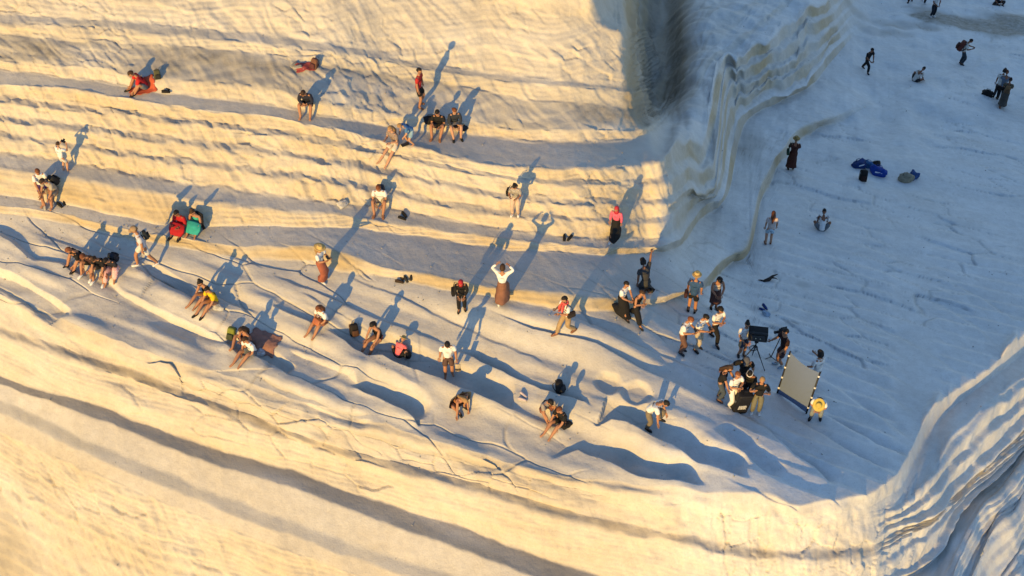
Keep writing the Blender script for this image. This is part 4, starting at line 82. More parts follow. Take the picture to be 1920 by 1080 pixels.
    ('rim', 0.35, 0.08, 0, [(-21.53,2.97,1.121), (-20.81,2.55,1.068), (-20.10,2.13,1.017), (-19.40,1.73,0.966), (-18.70,1.32,0.915), (-18.01,0.92,0.865), (-17.33,0.52,0.815), (-16.65,0.11,0.764), (-15.98,-0.30,0.712), (-15.30,-0.75,0.657), (-14.63,-1.21,0.599), (-13.98,-1.63,0.546), (-13.34,-1.97,0.504), (-12.73,-2.24,0.470), (-12.12,-2.48,0.440), (-11.52,-2.70,0.412), (-10.92,-2.91,0.386), (-10.33,-3.12,0.360), (-9.74,-3.31,0.336), (-9.16,-3.50,0.312), (-8.58,-3.70,0.287), (-8.00,-3.90,0.262), (-7.43,-4.11,0.237), (-6.85,-4.31,0.212), (-6.28,-4.50,0.188), (-5.72,-4.68,0.165), (-5.16,-4.86,0.143), (-4.60,-5.03,0.121), (-4.04,-5.21,0.098), (-3.49,-5.41,0.074), (-2.94,-5.62,0.048), (-2.39,-5.83,0.022), (-1.84,-6.03,-0.004), (-1.30,-6.22,-0.028), (-0.76,-6.39,-0.048), (-0.23,-6.54,-0.068), (0.30,-6.69,-0.086), (0.84,-6.82,-0.102), (1.37,-6.93,-0.117), (1.89,-7.04,-0.130), (2.42,-7.16,-0.136), (2.87,-7.26,-0.125), (3.02,-7.29,-0.118), (3.16,-7.33,-0.110), (3.31,-7.36,-0.100), (3.46,-7.40,-0.089), (3.61,-7.43,-0.078), (3.75,-7.47,-0.064), (3.90,-7.50,-0.050), (4.05,-7.54,-0.036), (4.19,-7.57,-0.020), (4.37,-7.61,0.000), (4.54,-7.64,0.021), (4.72,-7.68,0.042), (4.89,-7.71,0.064), (5.07,-7.74,0.086), (5.24,-7.76,0.108), (5.42,-7.79,0.129), (5.59,-7.81,0.151), (5.77,-7.83,0.171), (5.94,-7.85,0.191), (6.11,-7.87,0.209), (6.29,-7.88,0.227), (6.46,-7.90,0.243), (6.64,-7.92,0.258), (6.81,-7.94,0.272), (6.98,-7.96,0.286), (7.15,-8.00,0.300), (7.31,-8.09,0.326), (7.47,-8.22,0.361), (7.63,-8.33,0.393), (7.80,-8.37,0.408), (7.97,-8.36,0.409), (8.15,-8.35,0.404), (8.33,-8.32,0.394), (8.52,-8.29,0.377), (8.70,-8.25,0.356), (8.89,-8.21,0.330), (9.08,-8.15,0.298), (9.27,-8.09,0.258), (9.47,-8.02,0.211), (9.99,-7.77,0.063), (10.56,-7.32,-0.158), (11.24,-6.52,-0.518), (11.52,-6.06,-0.710), (11.83,-5.51,-0.937), (12.17,-4.87,-1.199), (12.49,-4.32,-1.425), (12.79,-3.85,-1.626), (13.07,-3.46,-1.792), (13.34,-3.13,-1.938), (13.60,-2.84,-2.071), (13.85,-2.56,-2.195), (14.59,-1.85,-2.529), (15.33,-1.23,-2.833), (16.15,-0.37,-3.229), (17.09,0.76,-3.729), (18.08,1.93,-4.253), (19.04,2.97,-4.725), (20.00,3.95,-5.182), (20.99,4.93,-5.637), (21.99,5.89,-6.089), (23.02,6.85,-6.542), (24.07,7.81,-7.001), (25.16,8.80,-7.473), (26.29,9.83,-7.964), (27.48,10.92,-8.482)]),
    ('g1', 0.3, 0.1, 0, [(-21.55,2.71,0.839), (-20.82,2.27,0.803), (-20.11,1.86,0.754), (-19.40,1.45,0.705), (-18.71,1.05,0.656), (-18.02,0.65,0.606), (-17.33,0.25,0.557), (-16.65,-0.16,0.508), (-15.98,-0.56,0.457), (-15.31,-1.01,0.403), (-14.64,-1.47,0.348), (-13.98,-1.90,0.298), (-13.35,-2.23,0.257), (-12.73,-2.50,0.223), (-12.12,-2.74,0.195), (-11.52,-2.95,0.168), (-10.93,-3.16,0.141), (-10.33,-3.37,0.112), (-9.75,-3.58,0.081), (-9.16,-3.78,0.052), (-8.58,-3.97,0.028), (-8.00,-4.17,0.008), (-7.43,-4.36,-0.011), (-6.86,-4.56,-0.031), (-6.29,-4.75,-0.056), (-5.72,-4.94,-0.088), (-5.16,-5.13,-0.126), (-4.60,-5.33,-0.166), (-4.05,-5.53,-0.202), (-3.49,-5.73,-0.231), (-2.94,-5.93,-0.250), (-2.39,-6.12,-0.262), (-1.85,-6.31,-0.270), (-1.30,-6.48,-0.275), (-0.76,-6.63,-0.279), (-0.23,-6.77,-0.283), (0.30,-6.90,-0.288), (0.84,-7.02,-0.296), (1.37,-7.13,-0.306), (1.89,-7.24,-0.315), (2.42,-7.35,-0.314), (2.87,-7.45,-0.301), (3.02,-7.48,-0.294), (3.16,-7.52,-0.287), (3.31,-7.55,-0.278), (3.46,-7.59,-0.268), (3.61,-7.62,-0.258), (3.76,-7.66,-0.247), (3.90,-7.69,-0.235), (4.05,-7.73,-0.223), (4.20,-7.77,-0.211), (4.37,-7.81,-0.197), (4.55,-7.85,-0.184), (4.72,-7.89,-0.170), (4.90,-7.93,-0.159), (5.07,-7.97,-0.148), (5.25,-8.01,-0.140), (5.42,-8.05,-0.133), (5.59,-8.09,-0.129), (5.77,-8.13,-0.126), (5.94,-8.17,-0.124), (6.12,-8.21,-0.123), (6.29,-8.25,-0.122), (6.46,-8.28,-0.120), (6.64,-8.32,-0.114), (6.81,-8.36,-0.102), (6.98,-8.40,-0.082), (7.15,-8.44,-0.050), (7.31,-8.49,-0.009), (7.48,-8.53,0.036), (7.64,-8.57,0.079), (7.81,-8.59,0.112), (7.98,-8.60,0.131), (8.16,-8.59,0.138), (8.34,-8.57,0.134), (8.52,-8.53,0.122), (8.71,-8.49,0.104), (8.90,-8.44,0.080), (9.09,-8.38,0.051), (9.28,-8.31,0.014), (9.48,-8.23,-0.034), (10.01,-7.98,-0.224), (10.60,-7.53,-0.559), (11.32,-6.76,-1.111), (11.59,-6.37,-1.315), (11.89,-5.84,-1.517), (12.20,-5.26,-1.718), (12.52,-4.68,-1.911), (12.84,-4.14,-2.092), (13.12,-3.74,-2.252), (13.38,-3.42,-2.392), (13.64,-3.12,-2.514), (13.89,-2.84,-2.625), (14.65,-2.06,-2.926), (15.41,-1.31,-3.233), (16.24,-0.50,-3.688), (17.18,0.49,-4.288), (18.16,1.54,-4.900), (19.14,2.60,-5.425), (20.12,3.62,-5.894), (21.12,4.58,-6.363), (22.13,5.52,-6.843), (23.16,6.47,-7.330), (24.23,7.42,-7.827), (25.33,8.39,-8.336), (26.45,9.36,-8.831), (27.51,10.25,-9.187)]),
    ('g2', 0.35, 0.12, 0, [(-21.56,2.55,0.683), (-20.82,2.11,0.647), (-20.11,1.70,0.599), (-19.41,1.30,0.550), (-18.71,0.89,0.502), (-18.02,0.49,0.454), (-17.34,0.09,0.405), (-16.66,-0.31,0.356), (-15.98,-0.72,0.306), (-15.31,-1.16,0.253), (-14.64,-1.63,0.200), (-13.98,-2.05,0.150), (-13.35,-2.38,0.110), (-12.73,-2.65,0.077), (-12.12,-2.89,0.048), (-11.52,-3.10,0.022), (-10.93,-3.31,-0.004), (-10.34,-3.52,-0.033), (-9.75,-3.73,-0.063), (-9.17,-3.93,-0.092), (-8.58,-4.12,-0.116), (-8.00,-4.32,-0.136), (-7.43,-4.51,-0.154), (-6.86,-4.70,-0.174), (-6.29,-4.90,-0.198), (-5.72,-5.09,-0.230), (-5.16,-5.28,-0.267), (-4.60,-5.48,-0.307), (-4.05,-5.67,-0.343), (-3.49,-5.87,-0.371), (-2.94,-6.07,-0.390), (-2.39,-6.27,-0.402), (-1.85,-6.45,-0.409), (-1.30,-6.62,-0.414), (-0.77,-6.77,-0.418), (-0.23,-6.91,-0.422), (0.30,-7.04,-0.427), (0.84,-7.16,-0.434), (1.37,-7.27,-0.444), (1.89,-7.38,-0.452), (2.42,-7.49,-0.452), (2.87,-7.59,-0.438), (3.02,-7.63,-0.431), (3.17,-7.66,-0.424), (3.31,-7.69,-0.415), (3.46,-7.73,-0.405), (3.61,-7.76,-0.394), (3.76,-7.80,-0.383), (3.90,-7.84,-0.371), (4.05,-7.87,-0.360), (4.20,-7.91,-0.348), (4.37,-7.95,-0.333), (4.55,-7.99,-0.319), (4.72,-8.03,-0.306), (4.90,-8.07,-0.294), (5.07,-8.11,-0.284), (5.25,-8.15,-0.275), (5.42,-8.19,-0.268), (5.59,-8.23,-0.264), (5.77,-8.27,-0.261), (5.94,-8.31,-0.259), (6.12,-8.35,-0.258), (6.29,-8.39,-0.257), (6.46,-8.42,-0.254), (6.64,-8.46,-0.249), (6.81,-8.50,-0.237), (6.98,-8.54,-0.216), (7.15,-8.58,-0.185), (7.31,-8.63,-0.143), (7.48,-8.67,-0.097), (7.64,-8.71,-0.055), (7.81,-8.73,-0.022), (7.98,-8.74,-0.003), (8.16,-8.73,0.003), (8.34,-8.71,-0.002), (8.52,-8.67,-0.016), (8.71,-8.63,-0.037), (8.90,-8.58,-0.063), (9.09,-8.53,-0.094), (9.28,-8.47,-0.132), (9.48,-8.40,-0.180), (10.00,-8.18,-0.364), (10.57,-7.85,-0.678), (11.20,-7.36,-1.097), (11.41,-7.17,-1.202), (11.62,-6.97,-1.276), (11.82,-6.78,-1.328), (12.03,-6.57,-1.373), (12.25,-6.33,-1.430), (12.47,-6.08,-1.508), (12.74,-5.68,-1.611), (13.05,-5.06,-1.731), (13.35,-4.56,-1.860), (14.10,-3.79,-2.226), (14.87,-2.97,-2.570), (15.72,-2.03,-3.054), (16.62,-1.08,-3.637), (17.52,-0.24,-4.187), (18.43,0.68,-4.655), (19.36,1.61,-5.087), (20.30,2.51,-5.530), (21.27,3.41,-5.991), (22.27,4.32,-6.466), (23.30,5.26,-6.955), (24.37,6.21,-7.459), (25.46,7.18,-7.948), (26.50,8.05,-8.299)]),
    ('W1a', 0.6, 0.1, 0, [(-21.59,1.63,-0.244), (-20.87,1.24,-0.257), (-20.15,0.85,-0.279), (-19.44,0.47,-0.304), (-18.74,0.09,-0.328), (-18.05,-0.28,-0.344), (-17.36,-0.65,-0.350), (-16.68,-1.00,-0.341), (-16.00,-1.33,-0.309), (-15.32,-1.66,-0.249), (-14.65,-1.98,-0.171), (-13.99,-2.27,-0.100), (-13.36,-2.53,-0.058), (-12.74,-2.76,-0.046), (-12.13,-2.98,-0.056), (-11.53,-3.20,-0.086), (-10.93,-3.43,-0.131), (-10.34,-3.67,-0.187), (-9.75,-3.91,-0.250), (-9.17,-4.14,-0.313), (-8.59,-4.37,-0.370), (-8.01,-4.59,-0.424), (-7.43,-4.82,-0.477), (-6.86,-5.05,-0.528), (-6.29,-5.27,-0.576), (-5.73,-5.47,-0.620), (-5.17,-5.66,-0.655), (-4.61,-5.84,-0.676), (-4.05,-6.00,-0.682), (-3.49,-6.17,-0.677), (-2.94,-6.34,-0.668), (-2.39,-6.51,-0.662), (-1.85,-6.69,-0.661), (-1.30,-6.86,-0.670), (-0.77,-7.03,-0.689), (-0.23,-7.19,-0.720), (0.30,-7.36,-0.763), (0.84,-7.53,-0.814), (1.37,-7.68,-0.864), (1.90,-7.82,-0.906), (2.42,-7.96,-0.934), (2.87,-8.08,-0.940), (3.02,-8.12,-0.939), (3.17,-8.16,-0.936), (3.32,-8.20,-0.932), (3.47,-8.24,-0.926), (3.61,-8.27,-0.918), (3.76,-8.31,-0.910), (3.91,-8.35,-0.901), (4.06,-8.39,-0.892), (4.20,-8.42,-0.883), (4.38,-8.47,-0.872), (4.55,-8.51,-0.862), (4.73,-8.56,-0.854), (4.90,-8.60,-0.848), (5.08,-8.65,-0.844), (5.25,-8.70,-0.842), (5.43,-8.75,-0.842), (5.60,-8.80,-0.843), (5.78,-8.84,-0.843), (5.95,-8.88,-0.843), (6.13,-8.92,-0.841), (6.30,-8.95,-0.837), (6.47,-8.98,-0.831), (6.65,-9.01,-0.822), (6.82,-9.05,-0.806), (6.99,-9.08,-0.781), (7.16,-9.12,-0.746), (7.32,-9.17,-0.701), (7.49,-9.20,-0.652), (7.65,-9.23,-0.607), (7.82,-9.25,-0.575), (8.00,-9.26,-0.558), (8.17,-9.26,-0.556), (8.35,-9.24,-0.569), (8.54,-9.22,-0.592), (8.72,-9.19,-0.624), (8.91,-9.16,-0.662), (9.10,-9.12,-0.706), (9.30,-9.08,-0.755), (9.49,-9.03,-0.811), (10.01,-8.83,-0.997), (10.59,-8.42,-1.286), (11.23,-7.87,-1.713), (11.44,-7.72,-1.839), (11.65,-7.57,-1.944), (11.85,-7.43,-2.038), (12.06,-7.27,-2.137), (12.28,-7.08,-2.259), (12.53,-6.83,-2.410), (12.79,-6.52,-2.588), (13.06,-6.18,-2.780), (13.34,-5.86,-2.973), (14.13,-4.99,-3.450), (14.90,-4.19,-3.820), (15.75,-3.26,-4.298), (16.66,-2.26,-4.844), (17.57,-1.31,-5.348), (18.48,-0.41,-5.805), (19.40,0.47,-6.252), (20.34,1.37,-6.704), (21.32,2.28,-7.163), (22.32,3.20,-7.629), (23.35,4.14,-8.104), (24.42,5.12,-8.590), (25.51,6.11,-9.059), (26.56,7.02,-9.395)]),
    ('W1b', 0.3, 0.22, 0, [(-21.49,1.27,-0.294), (-20.77,0.89,-0.307), (-20.06,0.50,-0.329), (-19.36,0.12,-0.353), (-18.66,-0.25,-0.376), (-17.97,-0.62,-0.392), (-17.29,-0.98,-0.398), (-16.61,-1.33,-0.388), (-15.93,-1.66,-0.356), (-15.26,-1.99,-0.295), (-14.59,-2.30,-0.217), (-13.93,-2.59,-0.145), (-13.30,-2.85,-0.103), (-12.68,-3.08,-0.090), (-12.08,-3.30,-0.101), (-11.48,-3.51,-0.130), (-10.89,-3.74,-0.175), (-10.30,-3.98,-0.231), (-9.71,-4.22,-0.294), (-9.13,-4.45,-0.356), (-8.55,-4.67,-0.413), (-7.98,-4.90,-0.467), (-7.40,-5.12,-0.519), (-6.83,-5.35,-0.570), (-6.27,-5.56,-0.618), (-5.70,-5.77,-0.662), (-5.14,-5.96,-0.696), (-4.59,-6.13,-0.717), (-4.03,-6.29,-0.723), (-3.48,-6.46,-0.718), (-2.93,-6.63,-0.709), (-2.38,-6.80,-0.703), (-1.84,-6.98,-0.702), (-1.30,-7.14,-0.709), (-0.76,-7.31,-0.729), (-0.23,-7.47,-0.760), (0.30,-7.64,-0.802), (0.83,-7.81,-0.853), (1.36,-7.96,-0.903), (1.89,-8.10,-0.945), (2.41,-8.23,-0.973), (2.86,-8.35,-0.979), (3.01,-8.39,-0.978), (3.16,-8.43,-0.975), (3.30,-8.47,-0.970), (3.45,-8.51,-0.964), (3.60,-8.55,-0.957), (3.75,-8.58,-0.948), (3.89,-8.62,-0.939), (4.04,-8.66,-0.930), (4.19,-8.69,-0.921), (4.36,-8.74,-0.910), (4.54,-8.78,-0.900), (4.71,-8.83,-0.892), (4.88,-8.87,-0.886), (5.06,-8.92,-0.882), (5.23,-8.97,-0.880), (5.41,-9.02,-0.880), (5.58,-9.07,-0.880), (5.75,-9.11,-0.881), (5.93,-9.15,-0.880), (6.10,-9.19,-0.879), (6.28,-9.22,-0.875), (6.45,-9.25,-0.869), (6.62,-9.28,-0.859), (6.79,-9.31,-0.843), (6.96,-9.35,-0.818), (7.13,-9.39,-0.783), (7.29,-9.43,-0.738), (7.46,-9.47,-0.689), (7.62,-9.50,-0.645), (7.79,-9.52,-0.612), (7.97,-9.53,-0.595), (8.14,-9.52,-0.593), (8.32,-9.51,-0.606), (8.50,-9.49,-0.629), (8.69,-9.46,-0.661), (8.88,-9.43,-0.699), (9.07,-9.39,-0.743), (9.26,-9.34,-0.792), (9.46,-9.29,-0.849), (9.97,-9.10,-1.035), (10.55,-8.69,-1.324), (11.19,-8.15,-1.752), (11.40,-8.00,-1.878), (11.60,-7.85,-1.983), (11.81,-7.71,-2.078), (12.01,-7.55,-2.177), (12.23,-7.36,-2.299), (12.48,-7.11,-2.451), (12.74,-6.81,-2.629), (13.01,-6.48,-2.822), (13.28,-6.15,-3.015), (14.07,-5.30,-3.493), (14.84,-4.51,-3.864), (15.69,-3.59,-4.344), (16.59,-2.60,-4.891), (17.50,-1.66,-5.396), (18.40,-0.77,-5.855), (19.32,0.11,-6.303), (20.26,1.00,-6.756), (21.23,1.90,-7.216), (22.22,2.81,-7.683), (23.25,3.74,-8.160), (24.32,4.71,-8.647), (25.40,5.69,-9.118), (26.44,6.59,-9.455)]),
    ('L', 0.25, 0, 0.75, [(-21.60,0.21,-1.532), (-20.87,-0.13,-1.517), (-20.16,-0.48,-1.497), (-19.45,-0.82,-1.476), (-18.75,-1.16,-1.456), (-18.05,-1.49,-1.435), (-17.36,-1.83,-1.412), (-16.68,-2.16,-1.388), (-16.00,-2.50,-1.357), (-15.32,-2.85,-1.300), (-14.65,-3.13,-1.200), (-13.99,-3.38,-1.094), (-13.36,-3.61,-1.029), (-12.74,-3.85,-1.019), (-12.13,-4.09,-1.046), (-11.53,-4.33,-1.089), (-10.93,-4.55,-1.134), (-10.34,-4.78,-1.179), (-9.75,-5.00,-1.226), (-9.17,-5.21,-1.268), (-8.59,-5.42,-1.295), (-8.01,-5.60,-1.305), (-7.43,-5.78,-1.304), (-6.86,-5.96,-1.308), (-6.29,-6.15,-1.330), (-5.72,-6.36,-1.376), (-5.16,-6.57,-1.428), (-4.60,-6.76,-1.469), (-4.05,-6.94,-1.497), (-3.49,-7.13,-1.520), (-2.94,-7.32,-1.538), (-2.39,-7.52,-1.556), (-1.85,-7.71,-1.580), (-1.30,-7.90,-1.617), (-0.77,-8.10,-1.668), (-0.23,-8.29,-1.728), (0.31,-8.47,-1.793), (0.84,-8.65,-1.862), (1.37,-8.82,-1.933), (1.90,-8.98,-2.000), (2.43,-9.14,-2.055), (2.87,-9.28,-2.087), (3.02,-9.33,-2.095), (3.17,-9.37,-2.100), (3.32,-9.42,-2.104), (3.47,-9.47,-2.107), (3.62,-9.52,-2.109), (3.77,-9.56,-2.109), (3.91,-9.61,-2.107), (4.06,-9.65,-2.105), (4.21,-9.69,-2.101), (4.38,-9.74,-2.096), (4.56,-9.78,-2.090), (4.74,-9.83,-2.083), (4.91,-9.88,-2.077), (5.09,-9.93,-2.070), (5.26,-9.98,-2.062), (5.43,-10.03,-2.053), (5.61,-10.07,-2.042), (5.78,-10.11,-2.030), (5.96,-10.15,-2.015), (6.13,-10.18,-1.998), (6.30,-10.21,-1.977), (6.47,-10.23,-1.952), (6.65,-10.24,-1.923), (6.82,-10.26,-1.886), (6.99,-10.29,-1.841), (7.15,-10.31,-1.786), (7.32,-10.34,-1.723), (7.48,-10.38,-1.659), (7.65,-10.40,-1.600), (7.81,-10.42,-1.556), (7.98,-10.43,-1.529), (8.16,-10.42,-1.519), (8.34,-10.41,-1.524), (8.52,-10.39,-1.539), (8.70,-10.37,-1.562), (8.89,-10.34,-1.590), (9.08,-10.30,-1.621), (9.27,-10.24,-1.655), (9.47,-10.16,-1.695), (9.98,-9.91,-1.847), (10.55,-9.54,-2.135), (11.19,-9.02,-2.565), (11.41,-8.84,-2.687), (11.61,-8.68,-2.784), (11.81,-8.54,-2.865), (12.02,-8.39,-2.944), (12.23,-8.21,-3.034), (12.46,-7.99,-3.143), (12.71,-7.66,-3.269), (13.01,-7.14,-3.401), (13.33,-6.51,-3.530), (14.10,-5.58,-3.855), (14.84,-4.85,-4.177), (15.70,-3.88,-4.631), (16.59,-2.90,-5.137), (17.51,-1.81,-5.576), (18.41,-0.88,-5.983), (19.32,0.01,-6.405), (20.26,0.91,-6.847), (21.23,1.81,-7.307), (22.23,2.71,-7.784), (23.26,3.63,-8.278), (24.32,4.57,-8.788), (25.41,5.52,-9.283), (26.44,6.39,-9.637)]),
    ('Lc', 0.15, 0, 0, [(-21.47,-0.14,-1.502), (-20.76,-0.48,-1.487), (-20.04,-0.83,-1.466), (-19.33,-1.18,-1.445), (-18.63,-1.53,-1.424), (-17.94,-1.86,-1.402), (-17.26,-2.19,-1.381), (-16.58,-2.51,-1.358), (-15.92,-2.82,-1.330), (-15.25,-3.12,-1.275), (-14.57,-3.45,-1.171), (-13.90,-3.78,-1.059), (-13.25,-4.08,-0.989), (-12.62,-4.37,-0.974), (-12.01,-4.63,-0.999), (-11.41,-4.89,-1.040), (-10.82,-5.13,-1.084), (-10.23,-5.36,-1.128), (-9.65,-5.58,-1.175), (-9.07,-5.80,-1.217), (-8.49,-6.01,-1.243), (-7.92,-6.21,-1.251), (-7.35,-6.41,-1.249), (-6.78,-6.61,-1.251), (-6.21,-6.80,-1.273), (-5.66,-7.00,-1.320), (-5.10,-7.21,-1.372), (-4.55,-7.42,-1.410), (-4.00,-7.64,-1.436), (-3.45,-7.85,-1.457), (-2.90,-8.06,-1.474), (-2.36,-8.26,-1.491), (-1.82,-8.46,-1.515), (-1.29,-8.66,-1.551), (-0.76,-8.86,-1.601), (-0.23,-9.06,-1.660), (0.30,-9.26,-1.724), (0.83,-9.45,-1.793), (1.35,-9.62,-1.864), (1.87,-9.78,-1.930), (2.39,-9.95,-1.984), (2.83,-10.10,-2.016), (2.98,-10.15,-2.023), (3.12,-10.20,-2.028), (3.27,-10.25,-2.033), (3.42,-10.29,-2.035), (3.56,-10.34,-2.037), (3.71,-10.39,-2.037), (3.85,-10.43,-2.035), (4.00,-10.48,-2.032), (4.14,-10.52,-2.028), (4.32,-10.57,-2.023), (4.49,-10.62,-2.017), (4.66,-10.67,-2.010), (4.83,-10.72,-2.003), (5.00,-10.78,-1.996), (5.18,-10.83,-1.987), (5.35,-10.88,-1.977), (5.52,-10.93,-1.966), (5.69,-10.98,-1.953), (5.85,-11.03,-1.937), (6.02,-11.08,-1.918), (6.19,-11.13,-1.896), (6.36,-11.17,-1.870), (6.52,-11.21,-1.838), (6.69,-11.25,-1.801), (6.85,-11.29,-1.754), (7.01,-11.33,-1.698), (7.18,-11.36,-1.635), (7.34,-11.39,-1.570), (7.50,-11.42,-1.511), (7.66,-11.44,-1.466), (7.83,-11.45,-1.439), (8.00,-11.46,-1.429), (8.17,-11.45,-1.433), (8.35,-11.43,-1.448), (8.53,-11.42,-1.469), (8.71,-11.39,-1.494), (8.89,-11.37,-1.519), (9.07,-11.35,-1.543), (9.25,-11.33,-1.564), (9.72,-11.22,-1.628), (10.23,-10.97,-1.791), (10.79,-10.60,-2.059), (10.98,-10.48,-2.122), (11.15,-10.37,-2.159), (11.32,-10.27,-2.174), (11.49,-10.18,-2.180), (11.66,-10.09,-2.193), (11.84,-9.98,-2.226), (12.04,-9.83,-2.286), (12.26,-9.61,-2.375), (12.50,-9.30,-2.495), (13.46,-7.55,-3.002), (14.43,-5.99,-3.554), (15.23,-5.24,-4.058), (16.13,-4.15,-4.568), (17.04,-3.07,-5.023), (17.95,-2.07,-5.459), (18.89,-1.06,-5.919), (19.84,-0.12,-6.384), (20.80,0.79,-6.851), (21.78,1.68,-7.325), (22.79,2.58,-7.812), (23.84,3.50,-8.313), (24.90,4.43,-8.799), (25.91,5.29,-9.149)]),
    ('L2', 0, 0, 0.5, [(-21.40,-0.70,-1.797), (-20.69,-1.02,-1.771), (-19.98,-1.34,-1.735), (-19.27,-1.65,-1.696), (-18.58,-1.97,-1.659), (-17.89,-2.28,-1.624), (-17.21,-2.59,-1.595), (-16.54,-2.90,-1.572), (-15.88,-3.23,-1.555), (-15.20,-3.58,-1.525), (-14.52,-3.98,-1.457), (-13.84,-4.39,-1.381), (-13.19,-4.75,-1.337), (-12.56,-5.06,-1.338), (-11.96,-5.33,-1.369), (-11.36,-5.59,-1.413), (-10.77,-5.84,-1.461), (-10.19,-6.08,-1.511), (-9.61,-6.31,-1.563), (-9.03,-6.54,-1.611), (-8.45,-6.77,-1.648), (-7.88,-7.00,-1.671), (-7.31,-7.24,-1.686), (-6.74,-7.46,-1.703), (-6.18,-7.67,-1.733), (-5.62,-7.87,-1.780), (-5.07,-8.06,-1.826), (-4.52,-8.26,-1.855), (-3.97,-8.46,-1.871), (-3.43,-8.65,-1.884), (-2.89,-8.85,-1.895), (-2.35,-9.04,-1.906), (-1.81,-9.22,-1.923), (-1.28,-9.41,-1.948), (-0.75,-9.58,-1.984), (-0.22,-9.75,-2.025), (0.30,-9.92,-2.073), (0.82,-10.08,-2.129), (1.34,-10.23,-2.194), (1.86,-10.40,-2.261), (2.38,-10.59,-2.321), (2.82,-10.75,-2.360), (2.96,-10.80,-2.369), (3.11,-10.85,-2.377), (3.26,-10.91,-2.383), (3.40,-10.96,-2.388), (3.55,-11.00,-2.392), (3.69,-11.05,-2.394), (3.84,-11.10,-2.395), (3.98,-11.14,-2.394), (4.12,-11.18,-2.392), (4.30,-11.22,-2.387), (4.47,-11.27,-2.382), (4.64,-11.31,-2.376), (4.81,-11.35,-2.368), (4.99,-11.40,-2.360), (5.16,-11.44,-2.351), (5.33,-11.49,-2.340), (5.50,-11.53,-2.328), (5.67,-11.57,-2.313), (5.84,-11.61,-2.296), (6.01,-11.65,-2.276), (6.17,-11.69,-2.253), (6.34,-11.73,-2.227), (6.51,-11.76,-2.195), (6.67,-11.79,-2.158), (6.84,-11.83,-2.112), (7.00,-11.86,-2.058), (7.16,-11.89,-1.996), (7.32,-11.92,-1.932), (7.48,-11.95,-1.875), (7.64,-11.97,-1.833), (7.81,-11.98,-1.808), (7.98,-11.97,-1.800), (8.16,-11.96,-1.807), (8.33,-11.95,-1.824), (8.51,-11.93,-1.849), (8.69,-11.91,-1.876), (8.88,-11.88,-1.905), (9.06,-11.86,-1.931), (9.24,-11.83,-1.957), (9.71,-11.73,-2.038), (10.22,-11.50,-2.227), (10.78,-11.16,-2.524), (10.97,-11.05,-2.594), (11.14,-10.95,-2.635), (11.31,-10.86,-2.652), (11.48,-10.76,-2.660), (11.66,-10.66,-2.675), (11.84,-10.54,-2.712), (12.04,-10.37,-2.780), (12.26,-10.16,-2.884), (12.50,-9.89,-3.025), (13.43,-8.35,-3.603), (14.38,-6.85,-4.113), (15.29,-5.48,-4.501), (16.09,-4.81,-5.005), (17.05,-3.54,-5.470), (17.94,-2.63,-5.916), (18.88,-1.63,-6.389), (19.83,-0.69,-6.860), (20.79,0.22,-7.329), (21.77,1.11,-7.804), (22.78,2.01,-8.290), (23.82,2.93,-8.789), (24.89,3.87,-9.273), (25.90,4.73,-9.622)]),
